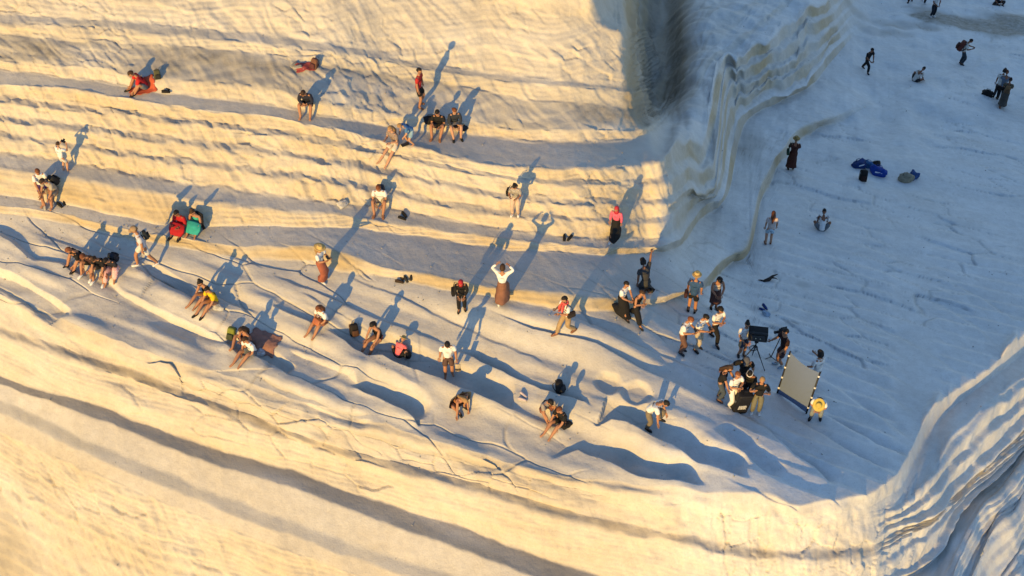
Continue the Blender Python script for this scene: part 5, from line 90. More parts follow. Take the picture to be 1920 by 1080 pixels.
    ('L2c', 0.25, 0, 0, [(-21.28,-1.19,-1.909), (-20.57,-1.50,-1.883), (-19.87,-1.82,-1.845), (-19.17,-2.13,-1.806), (-18.48,-2.44,-1.767), (-17.80,-2.74,-1.732), (-17.12,-3.05,-1.702), (-16.45,-3.36,-1.678), (-15.79,-3.68,-1.660), (-15.12,-4.03,-1.629), (-14.44,-4.43,-1.560), (-13.77,-4.83,-1.483), (-13.12,-5.19,-1.438), (-12.50,-5.49,-1.438), (-11.89,-5.76,-1.468), (-11.30,-6.02,-1.512), (-10.71,-6.26,-1.560), (-10.13,-6.50,-1.609), (-9.56,-6.73,-1.660), (-8.98,-6.96,-1.708), (-8.41,-7.18,-1.744), (-7.84,-7.42,-1.766), (-7.27,-7.65,-1.781), (-6.70,-7.87,-1.797), (-6.15,-8.08,-1.827), (-5.59,-8.28,-1.873), (-5.05,-8.47,-1.919), (-4.50,-8.66,-1.947), (-3.95,-8.86,-1.963), (-3.41,-9.05,-1.975), (-2.87,-9.24,-1.986), (-2.34,-9.43,-1.997), (-1.80,-9.62,-2.013), (-1.27,-9.79,-2.038), (-0.75,-9.97,-2.073), (-0.22,-10.14,-2.114), (0.30,-10.30,-2.161), (0.82,-10.46,-2.217), (1.34,-10.61,-2.282), (1.85,-10.78,-2.349), (2.37,-10.96,-2.408), (2.80,-11.12,-2.447), (2.95,-11.18,-2.456), (3.09,-11.23,-2.463), (3.24,-11.28,-2.469), (3.38,-11.33,-2.473), (3.53,-11.38,-2.476), (3.67,-11.43,-2.477), (3.82,-11.47,-2.476), (3.96,-11.51,-2.473), (4.10,-11.55,-2.469), (4.28,-11.60,-2.463), (4.45,-11.64,-2.455), (4.62,-11.69,-2.446), (4.79,-11.73,-2.436), (4.96,-11.78,-2.425), (5.13,-11.82,-2.414), (5.30,-11.87,-2.400), (5.47,-11.91,-2.385), (5.64,-11.95,-2.368), (5.80,-11.99,-2.348), (5.97,-12.03,-2.326), (6.14,-12.07,-2.301), (6.30,-12.11,-2.271), (6.47,-12.14,-2.237), (6.63,-12.18,-2.197), (6.79,-12.21,-2.149), (6.95,-12.25,-2.092), (7.11,-12.28,-2.027), (7.27,-12.31,-1.961), (7.43,-12.34,-1.902), (7.59,-12.36,-1.856), (7.76,-12.37,-1.829), (7.93,-12.37,-1.819), (8.10,-12.36,-1.823), (8.28,-12.34,-1.838), (8.46,-12.33,-1.859), (8.63,-12.30,-1.884), (8.81,-12.28,-1.908), (8.99,-12.26,-1.930), (9.17,-12.24,-1.947), (9.62,-12.16,-1.996), (10.12,-11.96,-2.142), (10.66,-11.65,-2.384), (10.84,-11.55,-2.437), (11.01,-11.46,-2.460), (11.17,-11.38,-2.460), (11.33,-11.29,-2.451), (11.50,-11.20,-2.452), (11.68,-11.08,-2.478), (11.87,-10.93,-2.537), (12.08,-10.73,-2.634), (12.32,-10.46,-2.768), (13.23,-8.97,-3.327), (14.15,-7.51,-3.818), (15.04,-6.18,-4.189), (15.83,-5.54,-4.678), (16.76,-4.31,-5.128), (17.63,-3.43,-5.559), (18.55,-2.46,-6.017), (19.47,-1.56,-6.474), (20.41,-0.68,-6.928), (21.37,0.18,-7.389), (22.36,1.05,-7.860), (23.37,1.94,-8.344), (24.41,2.84,-8.814), (25.40,3.67,-9.151)]),
    ('L3', 0.35, 0.5, 0, [(-21.24,-1.67,-2.237), (-20.54,-1.99,-2.213), (-19.83,-2.31,-2.179), (-19.13,-2.63,-2.144), (-18.45,-2.95,-2.110), (-17.76,-3.26,-2.078), (-17.09,-3.57,-2.050), (-16.42,-3.88,-2.027), (-15.76,-4.20,-2.007), (-15.09,-4.54,-1.971), (-14.41,-4.92,-1.890), (-13.74,-5.29,-1.795), (-13.10,-5.62,-1.735), (-12.48,-5.91,-1.723), (-11.88,-6.17,-1.745), (-11.28,-6.42,-1.783), (-10.70,-6.66,-1.826), (-10.12,-6.89,-1.871), (-9.54,-7.12,-1.920), (-8.97,-7.34,-1.966), (-8.40,-7.56,-1.999), (-7.83,-7.79,-2.019), (-7.26,-8.02,-2.031), (-6.69,-8.24,-2.046), (-6.14,-8.45,-2.075), (-5.59,-8.64,-2.119), (-5.04,-8.83,-2.165), (-4.49,-9.03,-2.196), (-3.95,-9.23,-2.219), (-3.40,-9.45,-2.242), (-2.87,-9.66,-2.267), (-2.33,-9.87,-2.294), (-1.80,-10.08,-2.326), (-1.27,-10.28,-2.367), (-0.75,-10.48,-2.420), (-0.22,-10.68,-2.480), (0.30,-10.87,-2.543), (0.82,-11.04,-2.609), (1.33,-11.20,-2.675), (1.85,-11.36,-2.736), (2.36,-11.52,-2.784), (2.80,-11.66,-2.808), (2.94,-11.71,-2.813), (3.09,-11.75,-2.815), (3.23,-11.79,-2.816), (3.38,-11.84,-2.816), (3.52,-11.88,-2.814), (3.66,-11.92,-2.810), (3.81,-11.95,-2.804), (3.95,-11.99,-2.797), (4.10,-12.02,-2.789), (4.27,-12.05,-2.777), (4.44,-12.09,-2.764), (4.61,-12.12,-2.750), (4.78,-12.16,-2.734), (4.95,-12.19,-2.718), (5.12,-12.23,-2.701), (5.29,-12.26,-2.682), (5.46,-12.29,-2.661), (5.63,-12.33,-2.639), (5.80,-12.36,-2.615), (5.96,-12.39,-2.588), (6.13,-12.42,-2.558), (6.30,-12.45,-2.525), (6.46,-12.48,-2.489), (6.63,-12.51,-2.447), (6.79,-12.54,-2.397), (6.95,-12.57,-2.339), (7.11,-12.60,-2.274), (7.27,-12.63,-2.207), (7.42,-12.66,-2.148), (7.59,-12.68,-2.103), (7.75,-12.69,-2.077), (7.92,-12.69,-2.067), (8.10,-12.68,-2.072), (8.27,-12.66,-2.088), (8.45,-12.64,-2.111), (8.63,-12.62,-2.137), (8.81,-12.60,-2.163), (8.99,-12.58,-2.186), (9.17,-12.56,-2.207), (9.62,-12.48,-2.270), (10.12,-12.31,-2.441), (10.66,-12.05,-2.724), (10.83,-11.97,-2.790), (11.00,-11.89,-2.827), (11.16,-11.83,-2.841), (11.33,-11.77,-2.846), (11.49,-11.69,-2.863), (11.67,-11.59,-2.908), (11.87,-11.43,-2.993), (12.09,-11.22,-3.127), (12.34,-10.96,-3.315), (13.21,-9.94,-4.112), (14.10,-8.83,-4.778), (14.99,-7.45,-5.115), (15.88,-6.20,-5.482), (16.70,-5.43,-5.916), (17.63,-4.27,-6.321), (18.54,-3.34,-6.757), (19.46,-2.45,-7.215), (20.40,-1.57,-7.671), (21.35,-0.70,-8.128), (22.34,0.17,-8.593), (23.35,1.07,-9.071), (24.39,1.98,-9.533), (25.38,2.83,-9.867)]),
    ('L4', 0.35, 0.6, 0, [(-21.29,-2.75,-3.355), (-20.59,-3.07,-3.327), (-19.88,-3.38,-3.288), (-19.18,-3.70,-3.247), (-18.49,-4.00,-3.207), (-17.81,-4.31,-3.170), (-17.13,-4.62,-3.136), (-16.46,-4.93,-3.108), (-15.80,-5.24,-3.083), (-15.13,-5.58,-3.040), (-14.45,-5.95,-2.952), (-13.78,-6.31,-2.850), (-13.13,-6.64,-2.784), (-12.51,-6.92,-2.767), (-11.90,-7.18,-2.785), (-11.31,-7.42,-2.820), (-10.72,-7.65,-2.860), (-10.14,-7.89,-2.903), (-9.56,-8.11,-2.949), (-8.99,-8.33,-2.992), (-8.42,-8.55,-3.023), (-7.84,-8.78,-3.040), (-7.27,-9.00,-3.049), (-6.71,-9.22,-3.061), (-6.15,-9.42,-3.086), (-5.60,-9.62,-3.129), (-5.05,-9.80,-3.172), (-4.50,-10.00,-3.202), (-3.96,-10.20,-3.221), (-3.41,-10.41,-3.242), (-2.87,-10.62,-3.264), (-2.34,-10.83,-3.288), (-1.80,-11.04,-3.317), (-1.27,-11.24,-3.356), (-0.75,-11.43,-3.407), (-0.22,-11.63,-3.465), (0.30,-11.82,-3.527), (0.82,-11.99,-3.591), (1.34,-12.15,-3.656), (1.85,-12.31,-3.716), (2.37,-12.47,-3.762), (2.80,-12.60,-3.784), (2.95,-12.65,-3.787), (3.10,-12.69,-3.787), (3.24,-12.74,-3.783), (3.38,-12.78,-3.775), (3.53,-12.83,-3.762), (3.67,-12.87,-3.743), (3.81,-12.92,-3.719), (3.95,-12.96,-3.690), (4.09,-13.00,-3.659), (4.26,-13.05,-3.618), (4.43,-13.10,-3.575), (4.60,-13.14,-3.532), (4.76,-13.19,-3.488), (4.93,-13.23,-3.443), (5.10,-13.28,-3.398), (5.26,-13.32,-3.351), (5.42,-13.37,-3.302), (5.59,-13.41,-3.252), (5.75,-13.46,-3.200), (5.91,-13.50,-3.146), (6.07,-13.54,-3.089), (6.23,-13.58,-3.029), (6.39,-13.62,-2.965), (6.55,-13.66,-2.896), (6.70,-13.70,-2.819), (6.86,-13.74,-2.733), (7.01,-13.78,-2.641), (7.16,-13.82,-2.547), (7.31,-13.86,-2.461), (7.46,-13.89,-2.389), (7.62,-13.91,-2.334), (7.78,-13.92,-2.297), (7.95,-13.92,-2.274), (8.11,-13.92,-2.261), (8.28,-13.92,-2.255), (8.45,-13.91,-2.252), (8.62,-13.90,-2.250), (8.79,-13.89,-2.245), (8.95,-13.89,-2.236), (9.37,-13.85,-2.216), (9.83,-13.73,-2.303), (10.34,-13.52,-2.506), (10.50,-13.45,-2.554), (10.66,-13.39,-2.578), (10.81,-13.33,-2.584), (10.97,-13.28,-2.584), (11.13,-13.21,-2.597), (11.30,-13.11,-2.639), (11.49,-12.97,-2.722), (11.71,-12.77,-2.854), (11.94,-12.53,-3.039), (12.78,-11.58,-3.822), (13.63,-10.54,-4.474), (14.48,-9.26,-4.797), (15.33,-8.09,-5.150), (16.12,-7.37,-5.572), (17.01,-6.30,-5.964), (17.87,-5.43,-6.388), (18.75,-4.61,-6.834), (19.65,-3.80,-7.278), (20.56,-2.99,-7.724), (21.50,-2.18,-8.178), (22.47,-1.35,-8.643), (23.46,-0.51,-9.094), (24.41,0.27,-9.419)]),
    ('bot', 0, 0.6, 0, [(-21.43,-5.66,-6.362), (-20.72,-5.96,-6.324), (-20.01,-6.26,-6.270), (-19.31,-6.56,-6.214), (-18.61,-6.86,-6.160), (-17.92,-7.15,-6.107), (-17.24,-7.44,-6.059), (-16.57,-7.74,-6.017), (-15.90,-8.03,-5.977), (-15.23,-8.36,-5.919), (-14.54,-8.71,-5.811), (-13.87,-9.05,-5.688), (-13.22,-9.36,-5.605), (-12.59,-9.63,-5.576), (-11.98,-9.88,-5.584), (-11.39,-10.11,-5.611), (-10.79,-10.34,-5.644), (-10.21,-10.57,-5.679), (-9.63,-10.78,-5.719), (-9.05,-11.00,-5.755), (-8.47,-11.21,-5.778), (-7.90,-11.43,-5.787), (-7.32,-11.64,-5.787), (-6.75,-11.85,-5.790), (-6.19,-12.05,-5.809), (-5.64,-12.24,-5.846), (-5.08,-12.42,-5.884), (-4.53,-12.61,-5.906), (-3.98,-12.81,-5.919), (-3.44,-13.01,-5.932), (-2.89,-13.21,-5.947), (-2.35,-13.41,-5.963), (-1.82,-13.61,-5.985), (-1.28,-13.81,-6.018), (-0.75,-14.00,-6.064), (-0.23,-14.19,-6.117), (0.30,-14.37,-6.174), (0.82,-14.55,-6.235), (1.34,-14.70,-6.297), (1.86,-14.85,-6.353), (2.38,-15.01,-6.395), (2.82,-15.14,-6.413), (2.97,-15.19,-6.414), (3.12,-15.23,-6.411), (3.26,-15.27,-6.404), (3.41,-15.32,-6.392), (3.55,-15.36,-6.372), (3.69,-15.40,-6.346), (3.84,-15.45,-6.313), (3.98,-15.49,-6.275), (4.12,-15.53,-6.232), (4.29,-15.58,-6.178), (4.45,-15.62,-6.122), (4.62,-15.67,-6.065), (4.79,-15.71,-6.008), (4.95,-15.76,-5.950), (5.12,-15.80,-5.890), (5.28,-15.85,-5.830), (5.45,-15.89,-5.768), (5.61,-15.93,-5.705), (5.77,-15.97,-5.639), (5.93,-16.01,-5.571), (6.09,-16.05,-5.501), (6.25,-16.09,-5.427), (6.41,-16.13,-5.350), (6.56,-16.17,-5.266), (6.72,-16.21,-5.175), (6.87,-16.24,-5.075), (7.02,-16.28,-4.967), (7.17,-16.32,-4.859), (7.32,-16.35,-4.758), (7.47,-16.38,-4.672), (7.63,-16.40,-4.606), (7.79,-16.41,-4.558), (7.95,-16.42,-4.525), (8.11,-16.42,-4.503), (8.28,-16.42,-4.488), (8.44,-16.41,-4.477), (8.61,-16.41,-4.466), (8.78,-16.40,-4.453), (8.94,-16.40,-4.435), (9.36,-16.37,-4.395), (9.81,-16.27,-4.470), (10.31,-16.09,-4.672), (10.47,-16.02,-4.721), (10.63,-15.97,-4.746), (10.78,-15.91,-4.752), (10.93,-15.86,-4.754), (11.09,-15.80,-4.771), (11.26,-15.70,-4.819), (11.46,-15.57,-4.912), (11.67,-15.39,-5.056), (11.91,-15.17,-5.259), (12.74,-14.31,-6.116), (13.59,-13.35,-6.841), (14.43,-12.15,-7.223), (15.28,-11.06,-7.635), (16.07,-10.40,-8.113), (16.95,-9.40,-8.561), (17.81,-8.59,-9.040), (18.69,-7.83,-9.540), (19.59,-7.08,-10.036), (20.50,-6.34,-10.534), (21.43,-5.59,-11.041), (22.40,-4.83,-11.560), (23.39,-4.05,-12.063), (24.33,-3.33,-12.426)]),
]
ROWS = [60, 47, 8, 12, 25, 9, 21, 11, 6, 10, 5, 9, 5, 11, 2, 9, 20, 53, 10, 37, 37, 37, 37, 37, 37, 37, 15, 20, 30, 7, 38, 27, 22, 10, 21, 35, 60]
TROUGHS = [  # (plan line of the crack, width beyond it, width before it, depth)
    ([(-1.77,-2.61), (-0.88,-3.06), (-0.00,-3.53), (0.90,-4.08), (1.65,-4.37), (2.20,-4.55), (2.45,-4.85)], 0.6, 0.09, 0.24),
    ([(-5.76,-1.94), (-5.18,-2.33), (-4.67,-2.74), (-4.34,-2.93), (-3.85,-2.93), (-3.25,-3.25), (-2.55,-3.55), (-2.06,-3.73), (-1.26,-4.12), (-0.63,-4.44), (-0.00,-4.71), (0.39,-4.66)], 0.85, 0.12, 0.32),
    ([(2.35,-5.05), (2.48,-5.32), (2.88,-5.17), (3.39,-5.29), (3.87,-5.60), (4.61,-6.02), (4.97,-6.33), (5.32,-6.69), (5.87,-6.90), (6.39,-7.18), (6.82,-7.34)], 0.95, 0.12, 0.36),
    ([(1.04,-6.37), (1.61,-6.17), (1.92,-6.01), (2.68,-6.39), (3.22,-6.74), (3.63,-7.02), (4.32,-7.29), (5.05,-7.40), (5.54,-7.45)], 1, 0.12, 0.4),
    ([(-4.83,-3.90), (-4.26,-4.19), (-3.61,-4.50), (-3.00,-4.91), (-2.69,-5.25)], 0.85, 0.12, 0.36),
    ([(-13.39,0.10), (-12.55,-0.36), (-12.02,-0.90), (-10.81,-1.49), (-9.93,-1.94), (-8.90,-2.40), (-8.39,-2.56)], 0.12, 0.9, 0.26),
    ([(-11.81,0.21), (-11.00,-0.20), (-10.26,-0.70), (-9.80,-1.04)], 0.45, 0.1, 0.16),
    ([(-16.80,0.41), (-16.05,0.04), (-15.46,-0.24), (-14.84,-0.60), (-14.18,-1.00), (-13.69,-1.40), (-13.55,-1.67)], 0.1, 0.8, 0.3),
    ([(-6.85,-2.65), (-6.63,-2.84), (-5.76,-3.21), (-4.85,-3.64), (-4.26,-4.15)], 0.15, 0.45, 0.14),
    ([(-7.44,-1.16), (-6.54,-1.59), (-5.86,-1.90)], 0.45, 0.1, 0.18),
    ([(-17.47,1.88), (-16.36,1.52), (-15.88,1.25), (-15.01,0.52), (-14.11,0.41), (-13.63,0.06), (-13.00,-0.20)], 0.6, 0.16, 0.14),
    ([(-7.88,-2.84), (-7.28,-3.16), (-6.60,-3.62)], 0.4, 0.1, 0.16),
    ([(-8.74,-2.40), (-8.12,-2.84), (-7.75,-2.56)], 0.25, 0.2, 0.16),
    ([(-7.70,0.15), (-7.34,-0.14), (-5.27,-1.14), (-3.88,-1.79), (-3.22,-2.06), (-2.02,-2.48), (-1.77,-2.61)], 0.5, 0.08, 0.06),
    ([(-10.34,1.33), (-9.10,0.76), (-7.70,0.15)], 0.5, 0.08, 0.03),
    ([(-13.80,1.46), (-12.13,0.62), (-10.50,-0.20), (-8.90,-1.00), (-7.52,-1.59)], 0.5, 0.1, 0.07),
    ([(-15.37,1.67), (-14.08,1.14), (-12.77,0.41), (-11.73,0.21)], 0.45, 0.1, 0.06),
    ([(-6.62,-0.70), (-5.23,-1.59), (-4.21,-2.27), (-3.47,-2.56)], 0.5, 0.09, 0.05),
    ([(-5.35,0.00), (-3.30,-1.00), (-1.30,-1.98), (0.64,-2.93), (1.27,-3.49)], 0.6, 0.09, 0.05),
    ([(-0.99,-1.30), (0.65,-2.08), (2.58,-2.63), (4.01,-3.39), (5.59,-4.04), (6.55,-4.45), (7.55,-5.16), (8.34,-5.87), (9.55,-7.02), (10.20,-7.76)], 0.6, 0.05, 0.09),
    ([(1.64,-1.58), (3.10,-2.11), (4.56,-2.62), (6.03,-3.09), (7.14,-3.63)], 0.6, 0.06, 0.07),
    ([(8.46,0.03), (9.09,-0.44), (9.86,-1.01), (10.72,-1.90), (11.47,-2.41), (12.09,-3.33), (12.45,-3.97)], 0.7, 0.05, 0.08),
    ([(9.50,0.78), (10.89,-0.40), (11.92,-1.30), (13.07,-2.86)], 0.7, 0.05, 0.05),
    ([(11.56,1.76), (12.35,1.15), (13.29,0.48), (14.09,-0.57), (14.56,-1.41)], 0.7, 0.05, 0.07),
    ([(14.22,3.94), (15.32,2.97), (16.12,1.80), (16.47,0.59)], 0.7, 0.05, 0.06),
    ([(15.76,5.14), (16.95,3.80), (17.68,2.46), (18.99,2.19)], 0.7, 0.05, 0.06),
    ([(9.65,-2.03), (10.33,-2.87), (11.08,-3.99), (11.97,-5.11)], 0.7, 0.05, 0.09),
    ([(9.26,-3.95), (10.20,-4.91), (11.00,-5.58), (11.77,-6.04)], 0.6, 0.06, 0.12),
    ([(8.23,-4.13), (9.03,-5.04), (9.81,-5.86), (10.45,-6.51), (11.17,-6.94)], 0.55, 0.06, 0.14),
    ([(7.27,-4.86), (8.12,-6.25), (8.67,-6.82), (9.10,-7.68)], 0.6, 0.08, 0.18),
    ([(5.93,-5.32), (6.74,-6.33), (7.24,-7.05), (7.65,-7.35)], 0.6, 0.15, 0.16),
    ([(-2.00,-6.12), (-1.23,-6.40), (-0.69,-6.56), (-0.31,-6.71)], 0.1, 0.5, 0.12),
    ([(-10.59,-3.43), (-9.58,-3.85), (-8.59,-4.20), (-7.76,-4.48)], 0.12, 0.6, 0.1),
    ([(-6.28,-4.50), (-5.00,-4.99), (-4.04,-5.27)], 0.12, 0.5, 0.14),
    ([(-5.00,-5.27), (-3.41,-5.80), (-2.00,-6.21), (-0.84,-6.59)], 0.15, 0.8, 0.12),
    ([(-7.79,-3.68), (-6.30,-4.32), (-5.00,-4.86), (-4.05,-5.03)], 0.15, 0.7, 0.1),
    ([(-13.71,-2.14), (-12.64,-2.62), (-11.70,-3.05)], 0.1, 0.5, 0.14),
    ([(-11.10,-3.09), (-10.59,-3.09), (-10.21,-3.23), (-9.97,-3.57), (-9.86,-4.05)], 0.5, 0.06, 0.18),
    ([(-3.62,-4.44), (-2.88,-5.04), (-2.70,-5.39)], 0.3, 0.05, 0.16),
    ([(-0.84,-6.40), (-0.46,-6.59), (-0.31,-6.76)], 0.3, 0.05, 0.14),
    ([(-0.15,-6.75), (1.37,-7.15), (2.87,-7.50)], 0.15, 0.6, 0.14),
]
PITS = [(2.81,-3.90,0.4,0.16), (3.73,-4.19,0.4,0.15)]
DIRT_PATCHES = [  # (x, y, half width, half depth, amount)
    (28.33,37.02,5,2.2,0.9), (25.98,36.75,2.5,1.2,0.6), (22.66,35.15,2,1,0.45), (24.01,34.40,1,0.8,0.5), (20.23,32.96,1.6,0.9,0.35), (21.72,32.82,1.2,0.7,0.35), (29.21,35.82,5,1.8,1), (19.26,34.53,3,1,0.4), (10.17,15.66,1.2,1.8,0.45), (9.73,13.60,0.8,1.2,0.3), (10.36,3.71,0.35,0.3,0.35), (9.52,2.65,0.3,0.25,0.35), (9.44,0.93,0.3,0.2,0.3), (8.84,0.66,0.3,0.2,0.3), (-15.28,-7.09,1,1.2,0.35), (-15.74,-6.40,0.8,1,0.25)]

# ------------------------------------------------------------------ noise in numpy
def hash2(ix, iy, seed):
    h = (ix.astype(np.int64) * 374761393 + iy.astype(np.int64) * 668265263 + seed * 974634777) & 0xFFFFFFFF
    h = ((h ^ (h >> 13)) * 1274126177) & 0xFFFFFFFF
    return ((h ^ (h >> 16)) & 0xFFFF) / 65535.0

def vnoise(x, y, seed=0):
    ix = np.floor(x); iy = np.floor(y)
    fx = x - ix; fy = y - iy
    fx = fx * fx * fx * (fx * (fx * 6 - 15) + 10); fy = fy * fy * fy * (fy * (fy * 6 - 15) + 10)
    a = hash2(ix, iy, seed); b = hash2(ix + 1, iy, seed)
    c = hash2(ix, iy + 1, seed); d = hash2(ix + 1, iy + 1, seed)
    return (a + (b - a) * fx) * (1 - fy) + (c + (d - c) * fx) * fy - 0.5

def fbm(x, y, seed=0, octaves=3):
    v = 0.0; amp = 1.0
    for o in range(octaves):
        v = v + amp * vnoise(x, y, seed + o * 17); x = x * 2.03 + 11.3; y = y * 2.03 + 5.7; amp *= 0.5
    return v

def sstep(a, b, x):
    t = np.clip((x - a) / (b - a), 0, 1)
    return t * t * (3 - 2 * t)

def cells(u, v, seed):
    """nearest and second nearest of jittered cell points, the cell's hashes and the offset to its point"""
    iu = np.floor(u); iv = np.floor(v)
    f1 = np.full(u.shape, 9.0); f2 = np.full(u.shape, 9.0); h1 = np.zeros(u.shape); h2 = np.zeros(u.shape); ou = np.zeros(u.shape); ov = np.zeros(u.shape)
    for du in (-1, 0, 1):
        for dv in (-1, 0, 1):
            cu, cv = iu + du, iv + dv
            ju, jv = hash2(cu, cv, seed), hash2(cu, cv, seed + 51)
            a, b = u - cu - 0.15 - 0.7 * ju, v - cv - 0.15 - 0.7 * jv
            d = np.hypot(a, b); m = d < f1
            f2 = np.where(m, f1, np.minimum(f2, d)); f1 = np.where(m, d, f1)
            h1 = np.where(m, ju, h1); h2 = np.where(m, jv, h2); ou = np.where(m, a, ou); ov = np.where(m, b, ov)
    return f1, f2, h1, h2, ou, ov

# ------------------------------------------------------------------ terrain: a skin over the measured strata lines
def build_terrain():
    st = np.array(STATIONS, float)
    L = np.array([row[4] for row in STRATA], float)            # lines x stations x 3
    n, m = L.shape[:2]
    # along the strata: cubic through the stations
    tan = np.gradient(L, st, axis=1)
    fine = np.arange(st[0], st[-1] + 0.1, 2.45)
    k = np.clip(np.searchsorted(st, fine, side='right') - 1, 0, m - 2)
    h = (st[k + 1] - st[k]); t = (fine - st[k]) / h
    h00 = 2*t**3 - 3*t*t + 1; h10 = t**3 - 2*t*t + t; h01 = -2*t**3 + 3*t*t; h11 = t**3 - t*t
    lines = (h00[None, :, None] * L[:, k] + (h10 * h)[None, :, None] * tan[:, k]
             + h01[None, :, None] * L[:, k + 1] + (h11 * h)[None, :, None] * tan[:, k + 1])
    for _ in range(6):
        c = lines.copy(); c[:, 1:-1] = lines[:, 1:-1] * 0.5 + (lines[:, :-2] + lines[:, 2:]) * 0.25; lines = c
    # every line wanders a little of its own, as worn edges do
    for j in range(1, n - 1):
        nm = STRATA[j][0]
        w = 0.10 if not nm.startswith('P') else 0.0
        gap = np.minimum(np.linalg.norm(lines[j] - lines[j-1], axis=1), np.linalg.norm(lines[j+1] - lines[j], axis=1))
        wl = w * (1 + 0.3 * sstep(1240, 1300, fine) * (j < 20))
        off = fbm(lines[j, :, 0] * 1.4, np.full(len(fine), j * 3.7), 40 + j, 4) * np.minimum(wl, gap * 0.45)
        lines[j, :, 1] += off
    for j in range(n):                                          # the stair on the right is scalloped in plan, all its beds together
        if STRATA[j][0] in ('Bc', 's1f', 's2', 's2f', 's3', 's3f', 's4', 's4f', 'Ci', 'Cc'):
            k_ = sstep(1240, 1300, fine) * (1 - sstep(1540, 1600, fine)); sc_ = np.abs(fbm(fine / 34.0, np.full(len(fine), j * 0.11), 171, 3)) * (0.5 if STRATA[j][0] in ('Ci', 'Cc') else 1.0)
            lines[j, :, 1] += (sc_ * 1.3 - 0.26) * k_ * (0.6 if STRATA[j][0][0] == 'E' else 1.0)
    for j in range(n):                                          # soft layers weathered back under the steps on the right
        if STRATA[j][0] in ('s1f', 's2f', 's3f', 's4f', 'Cf', 'Ef'):
            k_ = sstep(1235, 1300, fine) * (1 - sstep(1540, 1600, fine)); lines[j, :, 1] += 0.10 * k_; lines[j, :, 2] -= 0.10 * k_
    pos = []; prop = []; band = []
    for j in range(n - 1):
        r = ROWS[j]
        for i in range(r):
            f = i / r
            pos.append(lines[j] * (1 - f) + lines[j + 1] * f)
            prop.append(STRATA[j][1:4]); band.append(j + f)
    pos.append(lines[-1]); prop.append(STRATA[-1][1:4]); band.append(n - 1)
    G = np.array(pos)                                          # rows x columns x 3
    prop = np.array(prop); band = np.array(band)
    nr, nc = G.shape[:2]
    # round the edges (about a hand's width)
    def soften(A, it):
        for _ in range(it):
            B = A.copy()
            B[1:-1] = A[1:-1] * 0.5 + (A[:-2] + A[2:]) * 0.25
            A = B
        return A
    G = soften(G, 2)
    prop = soften(prop, 5)
    names = [s[0] for s in STRATA]
    bi = {nm: i for i, nm in enumerate(names)}
    x, y, z = G[..., 0], G[..., 1], G[..., 2].copy()
    # distance along the strata and across them
    ref = G[np.argmin(abs(band - bi['Ef']))]
    a = np.concatenate([[0], np.cumsum(np.minimum(np.linalg.norm(np.diff(ref, axis=0), axis=1), 0.2))])[None, :] + 0 * z
    b = np.concatenate([np.zeros((1, nc)), np.cumsum(np.linalg.norm(np.diff(G, axis=0), axis=2), axis=0)])
    row_of = lambda nm: int(np.argmin(abs(band - bi[nm])))
    rA, rE, rR = row_of('Af'), row_of('Ef'), row_of('rim')
    b0 = b.copy()
    b[:rA] = b0[:rA] - b0[rA] + 40.0
    b[rA:rE] = b0[rA:rE] - b0[rE] + 80.0
    b[rE:rR] = b0[rE:rR] - b0[rE] + 80.0
    b[rR:] = b0[rR:] - b0[rR] + 160.0
    a = a.copy(); a[rE:rR] = x[rE:rR]; b[rE:rR] = y[rE:rR] + 80.0
    bd = band[:, None] + 0 * z
    stn = fine[None, :] + 0 * z
    plat = sstep(bi['Ef'] - 0.2, bi['Ef'] + 1.2, bd) * (1 - sstep(bi['rim'] + 0.0, bi['rim'] + 1.2, bd))
    # cracks and troughs between the beds of the platform
    zone = (bd > bi['Cf']) & (bd < bi['W1b'])
    wob = fbm(x * 1.3, y * 1.3, 7, 3) * 0.16
    cut = np.zeros_like(z); crack = np.zeros_like(z)
    for line, wf, wn_, dep in TROUGHS:
        p = np.array(line)
        seg = np.linalg.norm(np.diff(p, axis=0), axis=1); tot = seg.sum(); acc = 0.0
        pad = max(wf, wn_) * 1.6 + 0.3
        msk = zone & (x > p[:, 0].min() - pad) & (x < p[:, 0].max() + pad) & (y > p[:, 1].min() - pad) & (y < p[:, 1].max() + pad)
        px, py = x[msk], y[msk]
        if len(px) == 0: continue
        best = np.full(len(px), 1e9); side = np.ones(len(px)); along = np.zeros(len(px))
        for i in range(len(p) - 1):
            d = p[i+1] - p[i]; ln = seg[i]
            tt = np.clip(((px - p[i, 0]) * d[0] + (py - p[i, 1]) * d[1]) / (ln * ln), 0, 1)
            dx = px - (p[i, 0] + tt * d[0]); dy = py - (p[i, 1] + tt * d[1])
            dist = np.hypot(dx, dy)
            s = np.where(d[0] * dy - d[1] * dx > 0, 1.0, -1.0) * (1 if d[0] > 0 else -1)
            better = dist < best
            best = np.where(better, dist, best); side = np.where(better, s, side)
            along = np.where(better, (acc + tt * ln) / tot, along)
            acc += ln
        sd = best * side + wob[msk] * 0.5 * (1 if min(wf, wn_) > 0.055 else 0.25)
        far = np.clip(1 - sd / (wf * (1 + 1.6 * wob[msk])), 0, 1); near = np.clip(1 + sd / wn_, 0, 1)
        prof = np.where(sd > 0, sstep(0.0, 0.62, far) if min(wf, wn_) > 0.09 and wf > wn_ else far * far, near * near * (3 - 2 * near))
        vary = 0.85 + 0.9 * fbm(along * tot * 0.8, 0 * along + dep * 90, 19, 2)
        taper = sstep(0, 0.16, along) * (1 - sstep(0.82, 1.0, along)) * vary
        # the lip on the steep side stands a little proud
        if wn_ < wf: lip = np.where(sd < 0, np.exp(-((sd + wn_ * 1.6) / (wn_ * 2.2 + 0.25)) ** 2), 0) * dep * 0.35
        else: lip = np.where(sd > 0, np.exp(-((sd - wf * 1.6) / (wf * 2.2 + 0.25)) ** 2), 0) * dep * 0.3
        cut[msk] = np.maximum(cut[msk], prof * taper * dep) if True else 0
        z[msk] += lip * taper
